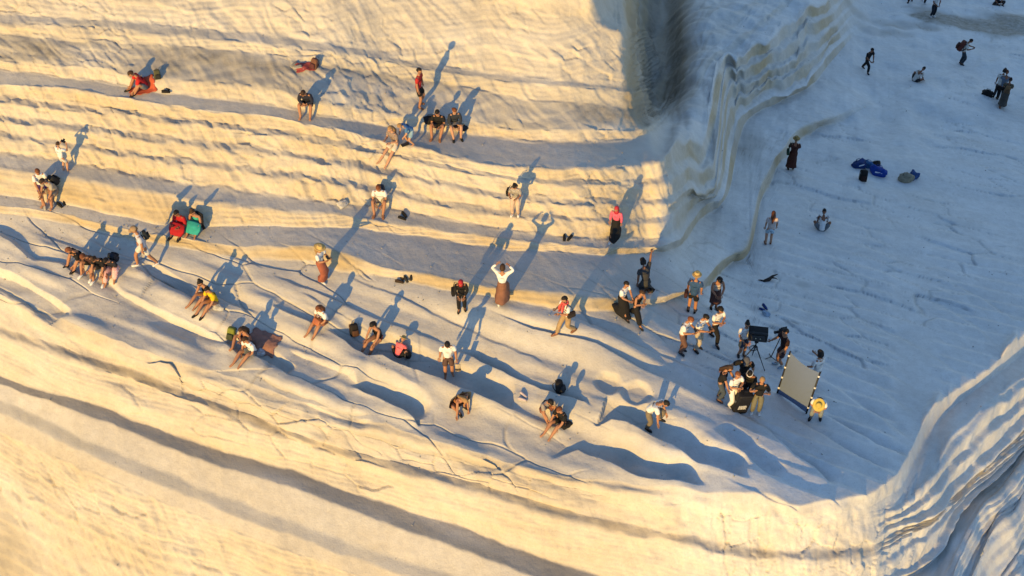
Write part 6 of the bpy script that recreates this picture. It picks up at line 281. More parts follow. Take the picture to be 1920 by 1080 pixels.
        if dep < 0.13: crack[msk] = np.maximum(crack[msk], (1 - sstep(0.012, 0.05, np.abs(sd))) * np.clip(taper, 0, 1) * 0.9)
    z -= cut
    # joints of the platform: a network of thin cracks, drawn out along the beds
    qj = y + 0.42 * x
    jf1, jf2, jh, jk, _, _ = cells(x * 0.34 + 0.35 * fbm(x * 0.5, y * 0.5, 141, 3), qj * 0.95 + 0.35 * fbm(x * 0.5 + 7, y * 0.5, 143, 3), 145)
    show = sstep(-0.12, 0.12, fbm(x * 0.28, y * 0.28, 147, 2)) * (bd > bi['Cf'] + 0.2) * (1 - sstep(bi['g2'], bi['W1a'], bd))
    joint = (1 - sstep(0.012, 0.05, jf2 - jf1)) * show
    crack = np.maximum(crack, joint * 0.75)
    z += ((jh - 0.5) * 0.07 * show - joint * 0.035) * sstep(bi['Cf'] + 0.2, bi['Ef'], bd)
    for px, py, pr, pd in PITS:
        d = np.hypot((x - px) / 1.25, y - py) / pr + wob * 3.5
        z -= pd * (1 - sstep(0.55, 1.0, d)) * (bd > bi['Cf'])
    # long soft rolls of the beds, trending down to the right
    q = (y + 0.42 * x)
    z += plat * (1 - sstep(1250, 1500, stn)) * 0.38 * fbm(x * 0.17, q * 0.7, 3, 3)
    z += plat * sstep(1250, 1500, stn) * 0.07 * fbm(x * 0.1, q * 0.55, 5, 2)
    # thin beds of the shaded platform, sweeping down to the right
    q3 = (y + 0.62 * x - 0.012 * (x - 6) * np.abs(x - 6)) * 1.15 + 0.35 * fbm(x * 0.12, y * 0.12, 27, 2); f3 = q3 - np.floor(q3)
    beds = plat * sstep(1330, 1480, stn) * (1 - sstep(1660, 1690, stn) * (1 - sstep(1735, 1770, stn)))
    z += beds * 0.085 * f3 * (1 - sstep(0.93, 1.0, f3)) * (0.3 + hash2(np.floor(q3), 0 * q3, 29)) * sstep(-14, -2, -y)
    # scalloped rim on the right
    rimw = np.exp(-((bd - (bi['rim'] - 0.06)) / 0.16) ** 2) * sstep(1690, 1740, stn)
    z += rimw * 0.6 * np.maximum(0, fbm(stn / 30.0, 0 * z, 21, 2))
    G = np.stack([x, y, z], -1)
    # displacement along the normals: rills, lumps, bedding
    du = np.gradient(G, axis=1); dv = np.gradient(G, axis=0)
    N = np.cross(dv, du); N /= np.maximum(np.linalg.norm(N, axis=2, keepdims=True), 1e-9)
    N *= np.where(N[..., 2:3] < 0, -1, 1)
    rl = prop[:, 1][:, None]
    # slanting rills on the faces
    ph = a - 0.6 * b + 0.6 * fbm(a * 0.6, b * 0.6, 11, 2) + 7.3 * np.floor(bd)
    r1 = 0.5 - abs(fbm(ph * 1.15, b * 0.4, 13, 2))
    r2 = 0.5 - abs(fbm(ph * 2.9 + 3, b * 0.9, 14, 2))
    rightfade = 1 - 0.6 * sstep(1200, 1300, stn) * (bd < bi['Ef'])
    disp = rl * rightfade * ((r1 - 0.35) * 0.15 + (r2 - 0.35) * 0.10)
    # thin bedding on the long faces
    lz = z * 3.6 + 0.9 * fbm(x * 0.3, y * 0.3, 33, 3) + 0.3 * fbm(a * 1.5, b * 0.2, 35, 2)
    fr = lz - np.floor(lz); tier = hash2(np.floor(lz), 0 * lz, 9)
    ledge = (1 - fr) * sstep(0.0, 0.22, fr) * (0.35 + 0.9 * tier)              # thin beds, each with a sharp lip
    broken = sstep(-0.25, 0.15, fbm(a * 0.5, lz * 0.8, 37, 3))
    disp += sstep(0.12, 0.4, rl) * 0.06 * ledge * broken * rightfade
    lz2 = z * 9.5 + 0.6 * fbm(x * 0.5, y * 0.5, 43, 3); fr2 = lz2 - np.floor(lz2)
    disp += sstep(0.05, 0.3, rl) * 0.02 * (1 - fr2) * sstep(0, 0.3, fr2) * rightfade
    # broken blocks on the steep beds: each a small tilted facet with its own stand-out
    u1, v1 = (a - 0.5 * b) * 1.7 + 0.25 * fbm(a * 1.1, b * 1.1, 151, 2), b * 2.6 + 5 * np.floor(bd)
    c1, c2, k1, k2, o1, o2 = cells(u1, v1, 153)
    facet = (k1 - 0.5) * 0.07 + ((k2 - 0.5) * 0.16) * o1 + ((k1 * 7 % 1) - 0.5) * 0.12 * o2 - 0.03 * (1 - sstep(0.02, 0.10, c2 - c1))
    chip = sstep(-0.1, 0.25, fbm(a * 0.45, b * 0.7, 157, 3))
    disp += sstep(0.15, 0.6, rl) * facet * chip * (0.75 - 0.35 * sstep(1200, 1300, stn) * (bd < bi['Ef']))
    u2, v2 = a * 0.75 + 0.4 * fbm(a * 0.6, b * 0.6, 161, 3), b * 1.5 + 0.3 * fbm(a * 0.6, b * 0.6 + 3, 163, 2)
    d1, d2, k3, k4, o3, o4 = cells(u2, v2, 165)
    under = sstep(bi['rim'] + 0.3, bi['g2'], bd) * (1 - sstep(bi['L'] - 0.4, bi['L'], bd)) * (1 - sstep(1650, 1750, stn)) * sstep(0.0, 0.3, fbm(a * 0.3, b * 0.5, 167, 2) + 0.3 * sstep(1250, 1450, stn))
    disp += under * ((k3 - 0.5) * 0.09 + (k4 - 0.5) * 0.13 * o3 - 0.03 * (1 - sstep(0.015, 0.06, d2 - d1)))
    # lumps
    disp += 0.04 * fbm(a * 0.5, b * 1.0, 51, 3) * (0.35 + 0.65 * np.clip(rl * 1.5, 0, 1))
    disp += 0.012 * fbm(x * 5.0, y * 5.0 + z * 3, 61, 3) * (0.5 + rl)
    # knobbly face under the rim on the right, lumps under the rim on the left
    knob = sstep(1620, 1720, stn) * sstep(bi['g1'] + 0.7, bi['g2'] + 0.3, bd) * (1 - sstep(bi['L'] - 0.25, bi['L'], bd))
    kt = (bd - bi['g2']) / (bi['L'] - bi['g2']) * 8.0 + 0.7 * fbm(stn / 60.0, bd, 75, 3); kf = kt - np.floor(kt)
    disp += knob * (0.10 * fbm(a * 0.9 + 0.4 * b, b * 1.5, 71, 3) + 0.30 * (1 - kf) * sstep(0, 0.25, kf) * (0.5 + 0.8 * hash2(np.floor(kt), np.floor(0 * kt), 3)))
    low = sstep(bi['L'] + 0.2, bi['Lc'] + 0.2, bd) * sstep(1650, 1750, stn)
    lt = bd * 3.0 + 0.8 * fbm(x * 0.4, y * 0.4, 77, 3); lf = lt - np.floor(lt)
    disp += low * (0.24 * fbm(x * 0.5, y * 0.5, 73, 4) + 0.12 * (1 - lf) * sstep(0, 0.25, lf))
    face = sstep(bi['rim'], bi['g1'], bd) * (1 - sstep(bi['L'] - 0.6, bi['L'], bd)) * (1 - sstep(1650, 1750, stn))
    disp += face * (0.17 * fbm(a * 0.30, b * 1.0, 81, 4) + 0.05 * np.abs(fbm(a * 1.2, b * 1.6, 83, 2)))
    clf = sstep(1160, 1195, stn) * (1 - sstep(1225, 1260, stn)) * (1 - sstep(bi['F2'], bi['Ac'] + 0.5, bd))
    disp += clf * 0.5 * fbm(x * 0.9 + 0.4 * y, z * 0.5 + 0.2 * y, 123, 4)
    disp += 0.05 * fbm(x * 1.3, y * 1.3 + z, 93, 3) * (bd > bi['Bc']) * (bd < bi['Ef']) * sstep(1240, 1300, stn) * (1 - sstep(1540, 1600, stn))
    # rough old plateau behind the right-hand steps
    rough = sstep(1230, 1290, stn) * (1 - sstep(1480, 1560, stn)) * (1 - sstep(bi['Bc'] - 0.3, bi['Bc'], bd))
    disp += rough * 0.32 * fbm(x * 0.7, y * 0.7, 95, 3)
    farr = sstep(1520, 1600, stn) * (1 - sstep(bi['P1'], bi['P2'] + 0.5, bd))
    disp += farr * 0.26 * fbm(x * 0.35 + 0.2 * y, y * 0.35 - 0.4 * x, 97, 3)
    G = G + N * disp[..., None]
    # colours of the rock, some light and shade painted in: ochre in the soft layers, grey-brown grime on trodden ledges
    oc = prop[:, 0][:, None] * (0.75 + 0.6 * fbm(a * 0.5, b * 1.1, 101, 3)) + 0.12 * fbm(x * 0.4, y * 0.4, 103, 3)
    oc = oc * (1 - 0.9 * sstep(1545, 1600, stn) * (bd < bi['P1']))
    oc = oc * (1 - 0.6 * sstep(1560, 1700, stn) * (bd > bi['rim']))
    crisp = sstep(0.30, 0.44, prop[:, 0][:, None]) * (bd > bi['Bc'] - 0.2) * (bd < bi['Ef']) * sstep(1235, 1300, stn) * (1 - sstep(1540, 1620, stn))
    oc = np.maximum(oc, crisp * (0.62 + 0.6 * fbm(x * 0.8, y * 0.8, 131, 2)))
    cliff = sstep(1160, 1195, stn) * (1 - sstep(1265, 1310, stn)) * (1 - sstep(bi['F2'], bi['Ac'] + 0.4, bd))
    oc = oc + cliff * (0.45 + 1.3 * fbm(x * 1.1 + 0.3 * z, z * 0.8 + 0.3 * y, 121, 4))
    dirt_shade = prop[:, 2][:, None] * np.clip(0.45 + 1.1 * fbm(a * 0.35, b * 0.9, 105, 4), 0, 1) * (1 - sstep(1180, 1400, stn) * (bd < bi['rim']))
    oc = oc + 0.36 * (1 - sstep(1150, 1350, stn))  # left side tinted warm, painting in light bounced off sunlit rock
    dirt_shade = dirt_shade + cliff * 0.9 * np.clip(0.7 + 1.6 * fbm(x * 0.9 + 0.25 * z, z * 0.7 + 0.3 * y, 125, 4), 0, 1)  # brown cliff colour deepened to paint in the shade of the hollow
    for px, py, rx, ry, amt in DIRT_PATCHES:
        d = np.hypot((x - px) / rx, (y - py) / ry) + 0.8 * fbm(x * 0.5, y * 0.5, 107, 3)
        dirt_shade = dirt_shade + amt * (1 - sstep(0.3, 1.0, d))
    dirt_shade = dirt_shade + 0.45 * crack  # cracks darkened in colour too, where their own shading barely shows
    me = bpy.data.meshes.new('terrain')
    idx = np.arange(nr * nc).reshape(nr, nc)
    faces = np.stack([idx[:-1, :-1], idx[1:, :-1], idx[1:, 1:], idx[:-1, 1:]], -1).reshape(-1, 4)
    me.vertices.add(nr * nc); me.vertices.foreach_set('co', G.reshape(-1).astype(np.float32))
    nf = len(faces)
    me.loops.add(nf * 4); me.loops.foreach_set('vertex_index', faces.reshape(-1).astype(np.int32))
    me.polygons.add(nf); me.polygons.foreach_set('loop_start', np.arange(0, nf * 4, 4, dtype=np.int32))
    me.polygons.foreach_set('loop_total', np.full(nf, 4, dtype=np.int32))
    me.update(calc_edges=True)
    me.polygons.foreach_set('use_smooth', np.ones(nf, dtype=bool))
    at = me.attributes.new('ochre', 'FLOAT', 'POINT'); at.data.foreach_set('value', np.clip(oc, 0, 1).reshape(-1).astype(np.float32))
    at = me.attributes.new('dirt_shade', 'FLOAT', 'POINT'); at.data.foreach_set('value', np.clip(dirt_shade + 0 * z, 0, 1).reshape(-1).astype(np.float32))
    ob = bpy.data.objects.new('terrain', me)
    col.objects.link(ob)
    ob['kind'] = 'structure'
    ob['label'] = 'terraced white marl cliff with rounded ledges and steps'
    return ob, G, faces

def rock_material():
    m = bpy.data.materials.new('marl'); m.use_nodes = True
    nt = m.node_tree; nd = nt.nodes; lk = nt.links
    bs = nd['Principled BSDF']; bs.inputs['Roughness'].default_value = 0.85
    bs.inputs['Specular IOR Level'].default_value = 0.25
    tc = nd.new('ShaderNodeTexCoord')
    ao = nd.new('ShaderNodeAttribute'); ao.attribute_name = 'ochre'
    ad = nd.new('ShaderNodeAttribute'); ad.attribute_name = 'dirt_shade'
    def noise(scale, detail=4, rough=0.6):
        t = nd.new('ShaderNodeTexNoise'); t.inputs['Scale'].default_value = scale
        t.inputs['Detail'].default_value = detail; t.inputs['Roughness'].default_value = rough
        lk.new(tc.outputs['Object'], t.inputs['Vector']); return t
    def ramp(src, p0, p1, c0, c1):
        r = nd.new('ShaderNodeValToRGB'); r.color_ramp.elements[0].position = p0; r.color_ramp.elements[1].position = p1
        r.color_ramp.elements[0].color = c0; r.color_ramp.elements[1].color = c1
        lk.new(src, r.inputs[0]); return r
    def mix(fac, a, b, typ='MIX'):
        x = nd.new('ShaderNodeMix'); x.data_type = 'RGBA'; x.blend_type = typ
        if isinstance(fac, float): x.inputs[0].default_value = fac
        else: lk.new(fac, x.inputs[0])
        for v, i in ((a, 6), (b, 7)):
            if isinstance(v, tuple): x.inputs[i].default_value = v
            else: lk.new(v, x.inputs[i])
        return x.outputs[2]
    n1 = noise(0.45, 5); n2 = noise(3.2, 9, 0.7); n3 = noise(22.0, 4)
    base = ramp(n1.outputs[0], 0.3, 0.72, (0.51, 0.51, 0.50, 1), (0.60, 0.60, 0.59, 1)).outputs[0]
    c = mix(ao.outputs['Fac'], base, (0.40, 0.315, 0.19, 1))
    spk = ramp(n2.outputs[0], 0.38, 0.62, (0.86, 0.85, 0.84, 1), (1, 1, 1, 1)).outputs[0]
    c = mix(0.8, c, spk, 'MULTIPLY')
    spk2 = ramp(n3.outputs[0], 0.30, 0.5, (0.80, 0.79, 0.77, 1), (1, 1, 1, 1)).outputs[0]
    c = mix(0.5, c, spk2, 'MULTIPLY')
    dn = ramp(n2.outputs[0], 0.3, 0.6, (0.5, 0.5, 0.5, 1), (1, 1, 1, 1)).outputs[0]
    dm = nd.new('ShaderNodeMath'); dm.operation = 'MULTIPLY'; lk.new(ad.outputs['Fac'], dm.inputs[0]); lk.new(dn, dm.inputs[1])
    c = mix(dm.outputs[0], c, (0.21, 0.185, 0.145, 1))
    lk.new(c, bs.inputs['Base Color'])
    b1 = nd.new('ShaderNodeBump'); b1.inputs['Strength'].default_value = 0.6; b1.inputs['Distance'].default_value = 0.04
    lk.new(n2.outputs[0], b1.inputs['Height'])
    b2 = nd.new('ShaderNodeBump'); b2.inputs['Strength'].default_value = 0.6; b2.inputs['Distance'].default_value = 0.012
    lk.new(n3.outputs[0], b2.inputs['Height']); lk.new(b1.outputs[0], b2.inputs['Normal'])
    lk.new(b2.outputs[0], bs.inputs['Normal'])
    return m

terrain, TG, TF = build_terrain()
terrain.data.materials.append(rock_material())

# loose pebbles and crumbs on the ledges: far too many and too small to count
def build_pebbles():
    rng = random.Random(5); V = []; Fc = []
    nr, nc = TG.shape[:2]
    dz = np.abs(np.gradient(TG[..., 2], axis=0)) / np.maximum(np.hypot(np.gradient(TG[..., 1], axis=0), np.gradient(TG[..., 0], axis=0)), 1e-4)
    ico = bmesh.new(); bmesh.ops.create_icosphere(ico, subdivisions=1, radius=1.0)
    iv = [v.co.copy() for v in ico.verts]; fi = [[v.index for v in f.verts] for f in ico.faces]; ico.free()
    n = 0
    while n < 1800:
        r, c = rng.randrange(5, nr - 5), rng.randrange(5, nc - 5)
        if dz[r, c] > 0.45 or vnoise(np.array([TG[r, c, 0] * 0.6]), np.array([TG[r, c, 1] * 0.6]), 3)[0] < rng.uniform(-0.2, 0.25): continue
        s = 0.009 + 0.022 * rng.random() ** 4; p = Vector(TG[r, c]) + Vector((rng.uniform(-.02, .02), rng.uniform(-.02, .02), s * 0.35))
        M = Euler((rng.random() * 6, rng.random() * 6, rng.random() * 6)).to_matrix(); k = (rng.uniform(.7, 1.4), rng.uniform(.7, 1.3), rng.uniform(.5, .9))
        o = len(V)
        for v in iv: V.append(p + M @ Vector((v.x * k[0], v.y * k[1], v.z * k[2])) * s * rng.uniform(0.85, 1.1))
        Fc += [[i + o for i in f] for f in fi]; n += 1
    me = bpy.data.meshes.new('pebbles'); me.from_pydata(V, [], Fc); pm = terrain.data.materials[0].copy(); pm.name = 'grey_marl'; [setattr(e, 'color', (c_[0], c_[1], c_[2], 1)) for nd_ in pm.node_tree.nodes if nd_.type == 'VALTORGB' and nd_.color_ramp.elements[0].position < 0.31 and nd_.color_ramp.elements[1].position > 0.7 for e, c_ in zip(nd_.color_ramp.elements, ((0.25, 0.23, 0.2), (0.35, 0.33, 0.3)))]
    me.materials.append(pm)
    ob = bpy.data.objects.new('pebbles', me); col.objects.link(ob)
    ob['kind'] = 'stuff'; ob['label'] = 'loose pale pebbles and crumbs scattered over the ledges'; ob['category'] = 'pebbles'
build_pebbles()
# the shore far below, out of the picture
gm = bpy.data.meshes.new('ground'); gm.from_pydata([(-900, -900, -36), (900, -900, -36), (900, 900, -36), (-900, 900, -36)], [], [(0, 1, 2, 3)])
go = bpy.data.objects.new('ground', gm); col.objects.link(go); go['kind'] = 'structure'
gm.materials.append(terrain.data.materials[0])

# ------------------------------------------------------------------ where the ground is
_tri = BVHTree.FromPolygons([Vector(v) for v in TG[::2, ::2].reshape(-1, 3)],
                            (lambda nr, nc: np.stack([np.arange(nr * nc).reshape(nr, nc)[:-1, :-1], np.arange(nr * nc).reshape(nr, nc)[1:, :-1],
                                                      np.arange(nr * nc).reshape(nr, nc)[1:, 1:], np.arange(nr * nc).reshape(nr, nc)[:-1, 1:]], -1).reshape(-1, 4).tolist())(*TG[::2, ::2].shape[:2]))
def ground(x, y, near=None):
    """height of the rock at a place in plan (the surface nearest below the given height if it folds)"""
    top = 60.0 if near is None else near + 1.6
    h = _tri.ray_cast(Vector((x, y, top)), Vector((0, 0, -1)))
    return h[0].z if h[0] is not None else (near if near is not None else 0.0)

# ------------------------------------------------------------------ materials
_mats = {}
def mat(rgb, rough=0.85, metal=0.0, kind='cloth'):
    rgb = tuple(c * 0.8 for c in rgb)
    key = (tuple(round(c, 3) for c in rgb), rough, metal, kind)
    if key in _mats: return _mats[key]
    m = bpy.data.materials.new(kind); m.use_nodes = True
    nt = m.node_tree; b = nt.nodes['Principled BSDF']
    b.inputs['Roughness'].default_value = rough; b.inputs['Metallic'].default_value = metal
    b.inputs['Specular IOR Level'].default_value = 0.25
    tc = nt.nodes.new('ShaderNodeTexCoord'); no = nt.nodes.new('ShaderNodeTexNoise')
    no.inputs['Scale'].default_value = 9.0 if kind != 'skin' else 14.0; no.inputs['Detail'].default_value = 3
    nt.links.new(tc.outputs['Object'], no.inputs['Vector'])
    r = nt.nodes.new('ShaderNodeValToRGB'); k = 0.78 if kind == 'cloth' else 0.97 if kind == 'screen' else 0.9
    r.color_ramp.elements[0].position = 0.35; r.color_ramp.elements[1].position = 0.65
    r.color_ramp.elements[0].color = (rgb[0]*k, rgb[1]*k, rgb[2]*k, 1); r.color_ramp.elements[1].color = (*rgb, 1)
    nt.links.new(no.outputs[0], r.inputs[0]); nt.links.new(r.outputs[0], b.inputs['Base Color'])
    if kind == 'cloth':
        bp = nt.nodes.new('ShaderNodeBump'); bp.inputs['Strength'].default_value = 0.5; bp.inputs['Distance'].default_value = 0.02
        nt.links.new(no.outputs[0], bp.inputs['Height']); nt.links.new(bp.outputs[0], b.inputs['Normal'])
    _mats[key] = m
    return m
def striped(c1, c2, scale, axis=2):
    key = (c1, c2, scale, axis)
    if key in _mats: return _mats[key]
    m = bpy.data.materials.new('striped_cloth'); m.use_nodes = True
    nt = m.node_tree; b = nt.nodes['Principled BSDF']; b.inputs['Roughness'].default_value = 0.9
    tc = nt.nodes.new('ShaderNodeTexCoord'); w = nt.nodes.new('ShaderNodeTexWave')
    w.bands_direction = 'XYZ'[axis]; w.inputs['Scale'].default_value = scale; w.inputs['Distortion'].default_value = 0.6
    nt.links.new(tc.outputs['Object'], w.inputs['Vector'])
    r = nt.nodes.new('ShaderNodeValToRGB'); r.color_ramp.interpolation = 'CONSTANT'
    r.color_ramp.elements[0].color = (*c1, 1); r.color_ramp.elements[1].color = (*c2, 1); r.color_ramp.elements[1].position = 0.5
    nt.links.new(w.outputs[0], r.inputs[0]); nt.links.new(r.outputs[0], b.inputs['Base Color'])
    _mats[key] = m
    return m
BLACK = (0.012, 0.011, 0.012); CHAR = (0.03, 0.03, 0.034); WHITE = (0.80, 0.79, 0.77); OFF = (0.62, 0.59, 0.53)
TAN = (0.40, 0.19, 0.105); FAIR = (0.50, 0.27, 0.17); BROWN = (0.25, 0.11, 0.06); DARKHAIR = (0.012, 0.009, 0.008)
BRUN = (0.05, 0.025, 0.013); AUBURN = (0.17, 0.055, 0.02); BLOND = (0.34, 0.2, 0.085); STRAW = (0.62, 0.42, 0.15)
EYE = (0.02, 0.015, 0.012); LIP = (0.36, 0.11, 0.09)

def link_mesh(name, verts, faces, materials, parent=None, midx=None, smooth=True):
    me = bpy.data.meshes.new(name); me.from_pydata([tuple(v) for v in verts], [], faces)
    for mm in (materials if isinstance(materials, (list, tuple)) else [materials]): me.materials.append(mm)
    if midx is not None: me.polygons.foreach_set('material_index', np.array(midx, dtype=np.int32))
    me.polygons.foreach_set('use_smooth', np.full(len(me.polygons), smooth, dtype=bool)); me.update()
    o = bpy.data.objects.new(name, me); col.objects.link(o)
    if parent is not None: o.parent = parent
    return o
def empty(name, loc, yaw=0.0):
    o = bpy.data.objects.new(name, None); o.empty_display_size = 0.3; col.objects.link(o)
    o.location = loc; o.rotation_euler = (0, 0, yaw); return o
def tag(o, label, cat, group=None):
    o['label'] = label; o['category'] = cat
    if group: o['group'] = group
    return o

# ------------------------------------------------------------------ shape helpers: plain vertex and face lists
def bm_lists(bm):
    bm.verts.ensure_lookup_table(); bm.verts.index_update()
    v = [x.co.copy() for x in bm.verts]; f = [[y.index for y in x.verts] for x in bm.faces]
    bm.free(); return v, f
def merge(*parts):
    V = []; Fc = []
    for v, f in parts:
        o = len(V); V.extend(v); Fc.extend([[i + o for i in q] for q in f])
    return V, Fc
def xf(part, M):
    return [M @ Vector(v) for v in part[0]], part[1]
def tube(pts, rad, sides=7, cap=True):
    """loft of rings along a path; rad is a radius or (across, through) per point"""
    V = []; Fc = []; n = len(pts); pts = [Vector(p) for p in pts]
    up0 = Vector((0.13, 0.2, 1)).normalized()
    for i, p in enumerate(pts):
        d = (pts[min(i + 1, n - 1)] - pts[max(i - 1, 0)]).normalized()
        a = d.cross(up0)
        if a.length < 0.2: a = d.cross(Vector((1, 0, 0)))
        a.normalize(); b = a.cross(d).normalized()
        r = rad[i] if isinstance(rad, (list, tuple)) else rad
        ra, rb = r if isinstance(r, (list, tuple)) else (r, r)
        for k in range(sides):
            t = 2 * math.pi * k / sides
            V.append(p + a * (ra * math.cos(t)) + b * (rb * math.sin(t)))
    for i in range(n - 1):
        for k in range(sides):
            k2 = (k + 1) % sides
            Fc.append([i * sides + k, i * sides + k2, (i + 1) * sides + k2, (i + 1) * sides + k])
    if cap:
        Fc.append(list(range(sides))[::-1]); Fc.append([(n - 1) * sides + k for k in range(sides)])
    return V, Fc
def rbox(sx, sy, sz, bevel=0.03, taper=1.0, seg=2):
    bm = bmesh.new(); bmesh.ops.create_cube(bm, size=1.0)
    for v in bm.verts:
        k = taper if v.co.z > 0 else 1.0
        v.co = Vector((v.co.x * sx * k, v.co.y * sy * k, (v.co.z + 0.5) * sz))
    bmesh.ops.bevel(bm, geom=bm.edges[:] , offset=bevel, segments=seg, affect='EDGES', profile=0.6)
    return bm_lists(bm)
def lathe(profile, sides=16, sx=1.0, sy=1.0):
    V = []; Fc = []
    for r, z in profile:
        for k in range(sides):
            t = 2 * math.pi * k / sides; V.append(Vector((r * sx * math.cos(t), r * sy * math.sin(t), z)))
    for i in range(len(profile) - 1):
        for k in range(sides):
            k2 = (k + 1) % sides; Fc.append([i*sides+k, i*sides+k2, (i+1)*sides+k2, (i+1)*sides+k])
    Fc.append([(len(profile)-1)*sides + k for k in range(sides)])
    return V, Fc

# ------------------------------------------------------------------ head, hand and hair templates (head centre at the origin, face towards -y)
def head_template():
    bm = bmesh.new(); bmesh.ops.create_uvsphere(bm, u_segments=18, v_segments=14, radius=1.0)
    for v in bm.verts:
        x, y, z = v.co
        jaw = max(0.0, -z)
        X = x * 0.076 * (1 - 0.33 * jaw); Y = y * 0.096 * (1 - 0.22 * jaw * (1 if y > 0 else 0.35)); Z = z * 0.118
        if y < -0.5:
            if abs(x) < 0.24 and -0.45 < z < 0.08: Y -= 0.020 * (1 - abs(x) / 0.24) * (1 - (z + 0.45) / 0.6)      # nose
            if 0.15 < abs(x) < 0.5 and -0.05 < z < 0.22: Y += 0.008                                                # eye sockets
            if abs(x) < 0.35 and -0.9 < z < -0.62: Y -= 0.006                                                      # chin
        v.co = (X, Y, Z)
    mi = []
    bm.faces.ensure_lookup_table()
    for f in bm.faces:
        c = f.calc_center_median(); k = 0
        if c.y < -0.055:
            if 0.018 < abs(c.x) < 0.05 and 0.002 < c.z < 0.024: k = 1
            if abs(c.x) < 0.03 and -0.068 < c.z < -0.048: k = 2
        mi.append(k)
    V, Fc = bm_lists(bm)
    for s in (-1, 1):                                                       # ears
        e = lathe([(0.004, -0.03), (0.016, -0.02), (0.022, 0.008), (0.014, 0.03), (0.003, 0.034)], 7, 0.45, 1.0)
        e = xf(e, Matrix.Translation((s * 0.077, 0.008, 0.0)))
        V, Fc = merge((V, Fc), e); mi += [0] * len(e[1])
    return V, Fc, mi
HEAD = head_template()
def hand_template():
    """palm and five unequal, slightly curled fingers; wrist at the origin, fingers towards -z, palm towards -y"""
    palm = tube([(0, 0, 0.0), (0, -0.002, -0.03), (0, -0.004, -0.07), (0, -0.008, -0.088)], [(0.024, 0.018), (0.036, 0.017), (0.042, 0.015), (0.040, 0.011)], 8)
    parts = [palm]
    for x, ln, r in ((-0.030, 0.070, 0.0088), (-0.010, 0.080, 0.0092), (0.011, 0.074, 0.0088), (0.031, 0.058, 0.0078)):
        parts.append(tube([(x, -0.006, -0.078), (x * 1.08, -0.012, -0.088 - ln * 0.45), (x * 1.1, -0.028, -0.088 - ln * 0.8), (x * 1.08, -0.043, -0.088 - ln * 0.98)], [r, r, r * 0.9, r * 0.7], 5))
    parts.append(tube([(-0.028, -0.004, -0.025), (-0.052, -0.016, -0.050), (-0.058, -0.03, -0.078), (-0.054, -0.04, -0.098)], [0.013, 0.0115, 0.0105, 0.008], 5))
    return merge(*parts)
HAND = hand_template()
def hair_part(style, rng):
    bm = bmesh.new(); bmesh.ops.create_uvsphere(bm, u_segments=16, v_segments=12, radius=1.0)
    kill = []
    amp = {'short': 0.05, 'long': 0.05, 'bun': 0.04, 'curly': 0.16, 'scarf': 0.03}[style]
    for v in bm.verts:
        x, y, z = v.co
        low = {'short': -0.1, 'long': -0.6, 'bun': -0.05, 'curly': -0.55, 'scarf': -0.75}[style]
        front = {'short': -0.35, 'long': -0.3, 'bun': -0.35, 'curly': -0.2, 'scarf': -0.45}[style]
        if (y < front and z < 0.42) or z < low: kill.append(v)
        k = 1.0 + amp * (rng.random() - 0.35)
        g = {'curly': 1.32, 'scarf': 1.2}.get(style, 1.13)
        v.co = Vector((x * 0.076 * g * k, y * 0.096 * g * k + 0.010, z * 0.118 * g * k + 0.006))
    bmesh.ops.delete(bm, geom=kill, context='VERTS')
    parts = [bm_lists(bm)]
    if style == 'long':
        ln = 0.26
        parts.append(tube([(0, 0.045, 0.06), (0, 0.10, -0.05), (0.01, 0.11, -0.14), (0, 0.10, -0.14 - ln * 0.55), (0.01, 0.085, -0.14 - ln)],
                          [(0.075, 0.04), (0.095, 0.05), (0.10, 0.05), (0.085, 0.04), (0.04, 0.02)], 9))
    if style == 'bun':
        b = bmesh.new(); bmesh.ops.create_icosphere(b, subdivisions=2, radius=0.058)
        for v in b.verts: v.co *= 1 + 0.15 * (rng.random() - 0.5)
        parts.append(xf(bm_lists(b), Matrix.Translation((0, 0.045, 0.145))))
    if style == 'scarf':
        parts.append(tube([(0, 0.01, -0.09), (0, 0.0, -0.15), (0, -0.005, -0.20)], [(0.075, 0.075), (0.085, 0.08), (0.12, 0.095)], 10))
        parts.append(tube([(0.02, 0.09, -0.10), (0.03, 0.13, -0.2), (0.03, 0.13, -0.32)], [(0.05, 0.03), (0.06, 0.025), (0.04, 0.012)], 7))
    return merge(*parts)
def hat_part(kind):
    if kind == 'cap':
        crown = lathe([(0.100, 0.03), (0.100, 0.07), (0.085, 0.115), (0.05, 0.138), (0.005, 0.145)], 14, 0.9, 1.1)
        peak = tube([(0, -0.07, 0.045), (0, -0.12, 0.045), (0, -0.17, 0.035)], [(0.085, 0.006), (0.08, 0.006), (0.05, 0.005)], 8)
        return merge(crown, peak)
    w = {'straw': 0.19, 'fedora': 0.155}[kind]
    return lathe([(0.088, 0.045), (w * 0.8, 0.04), (w, 0.052), (w + 0.003, 0.058), (w * 0.8, 0.052), (0.094, 0.058), (0.093, 0.10), (0.082, 0.145), (0.06, 0.158), (0.03, 0.15), (0.003, 0.152)], 20, 0.95, 1.12)

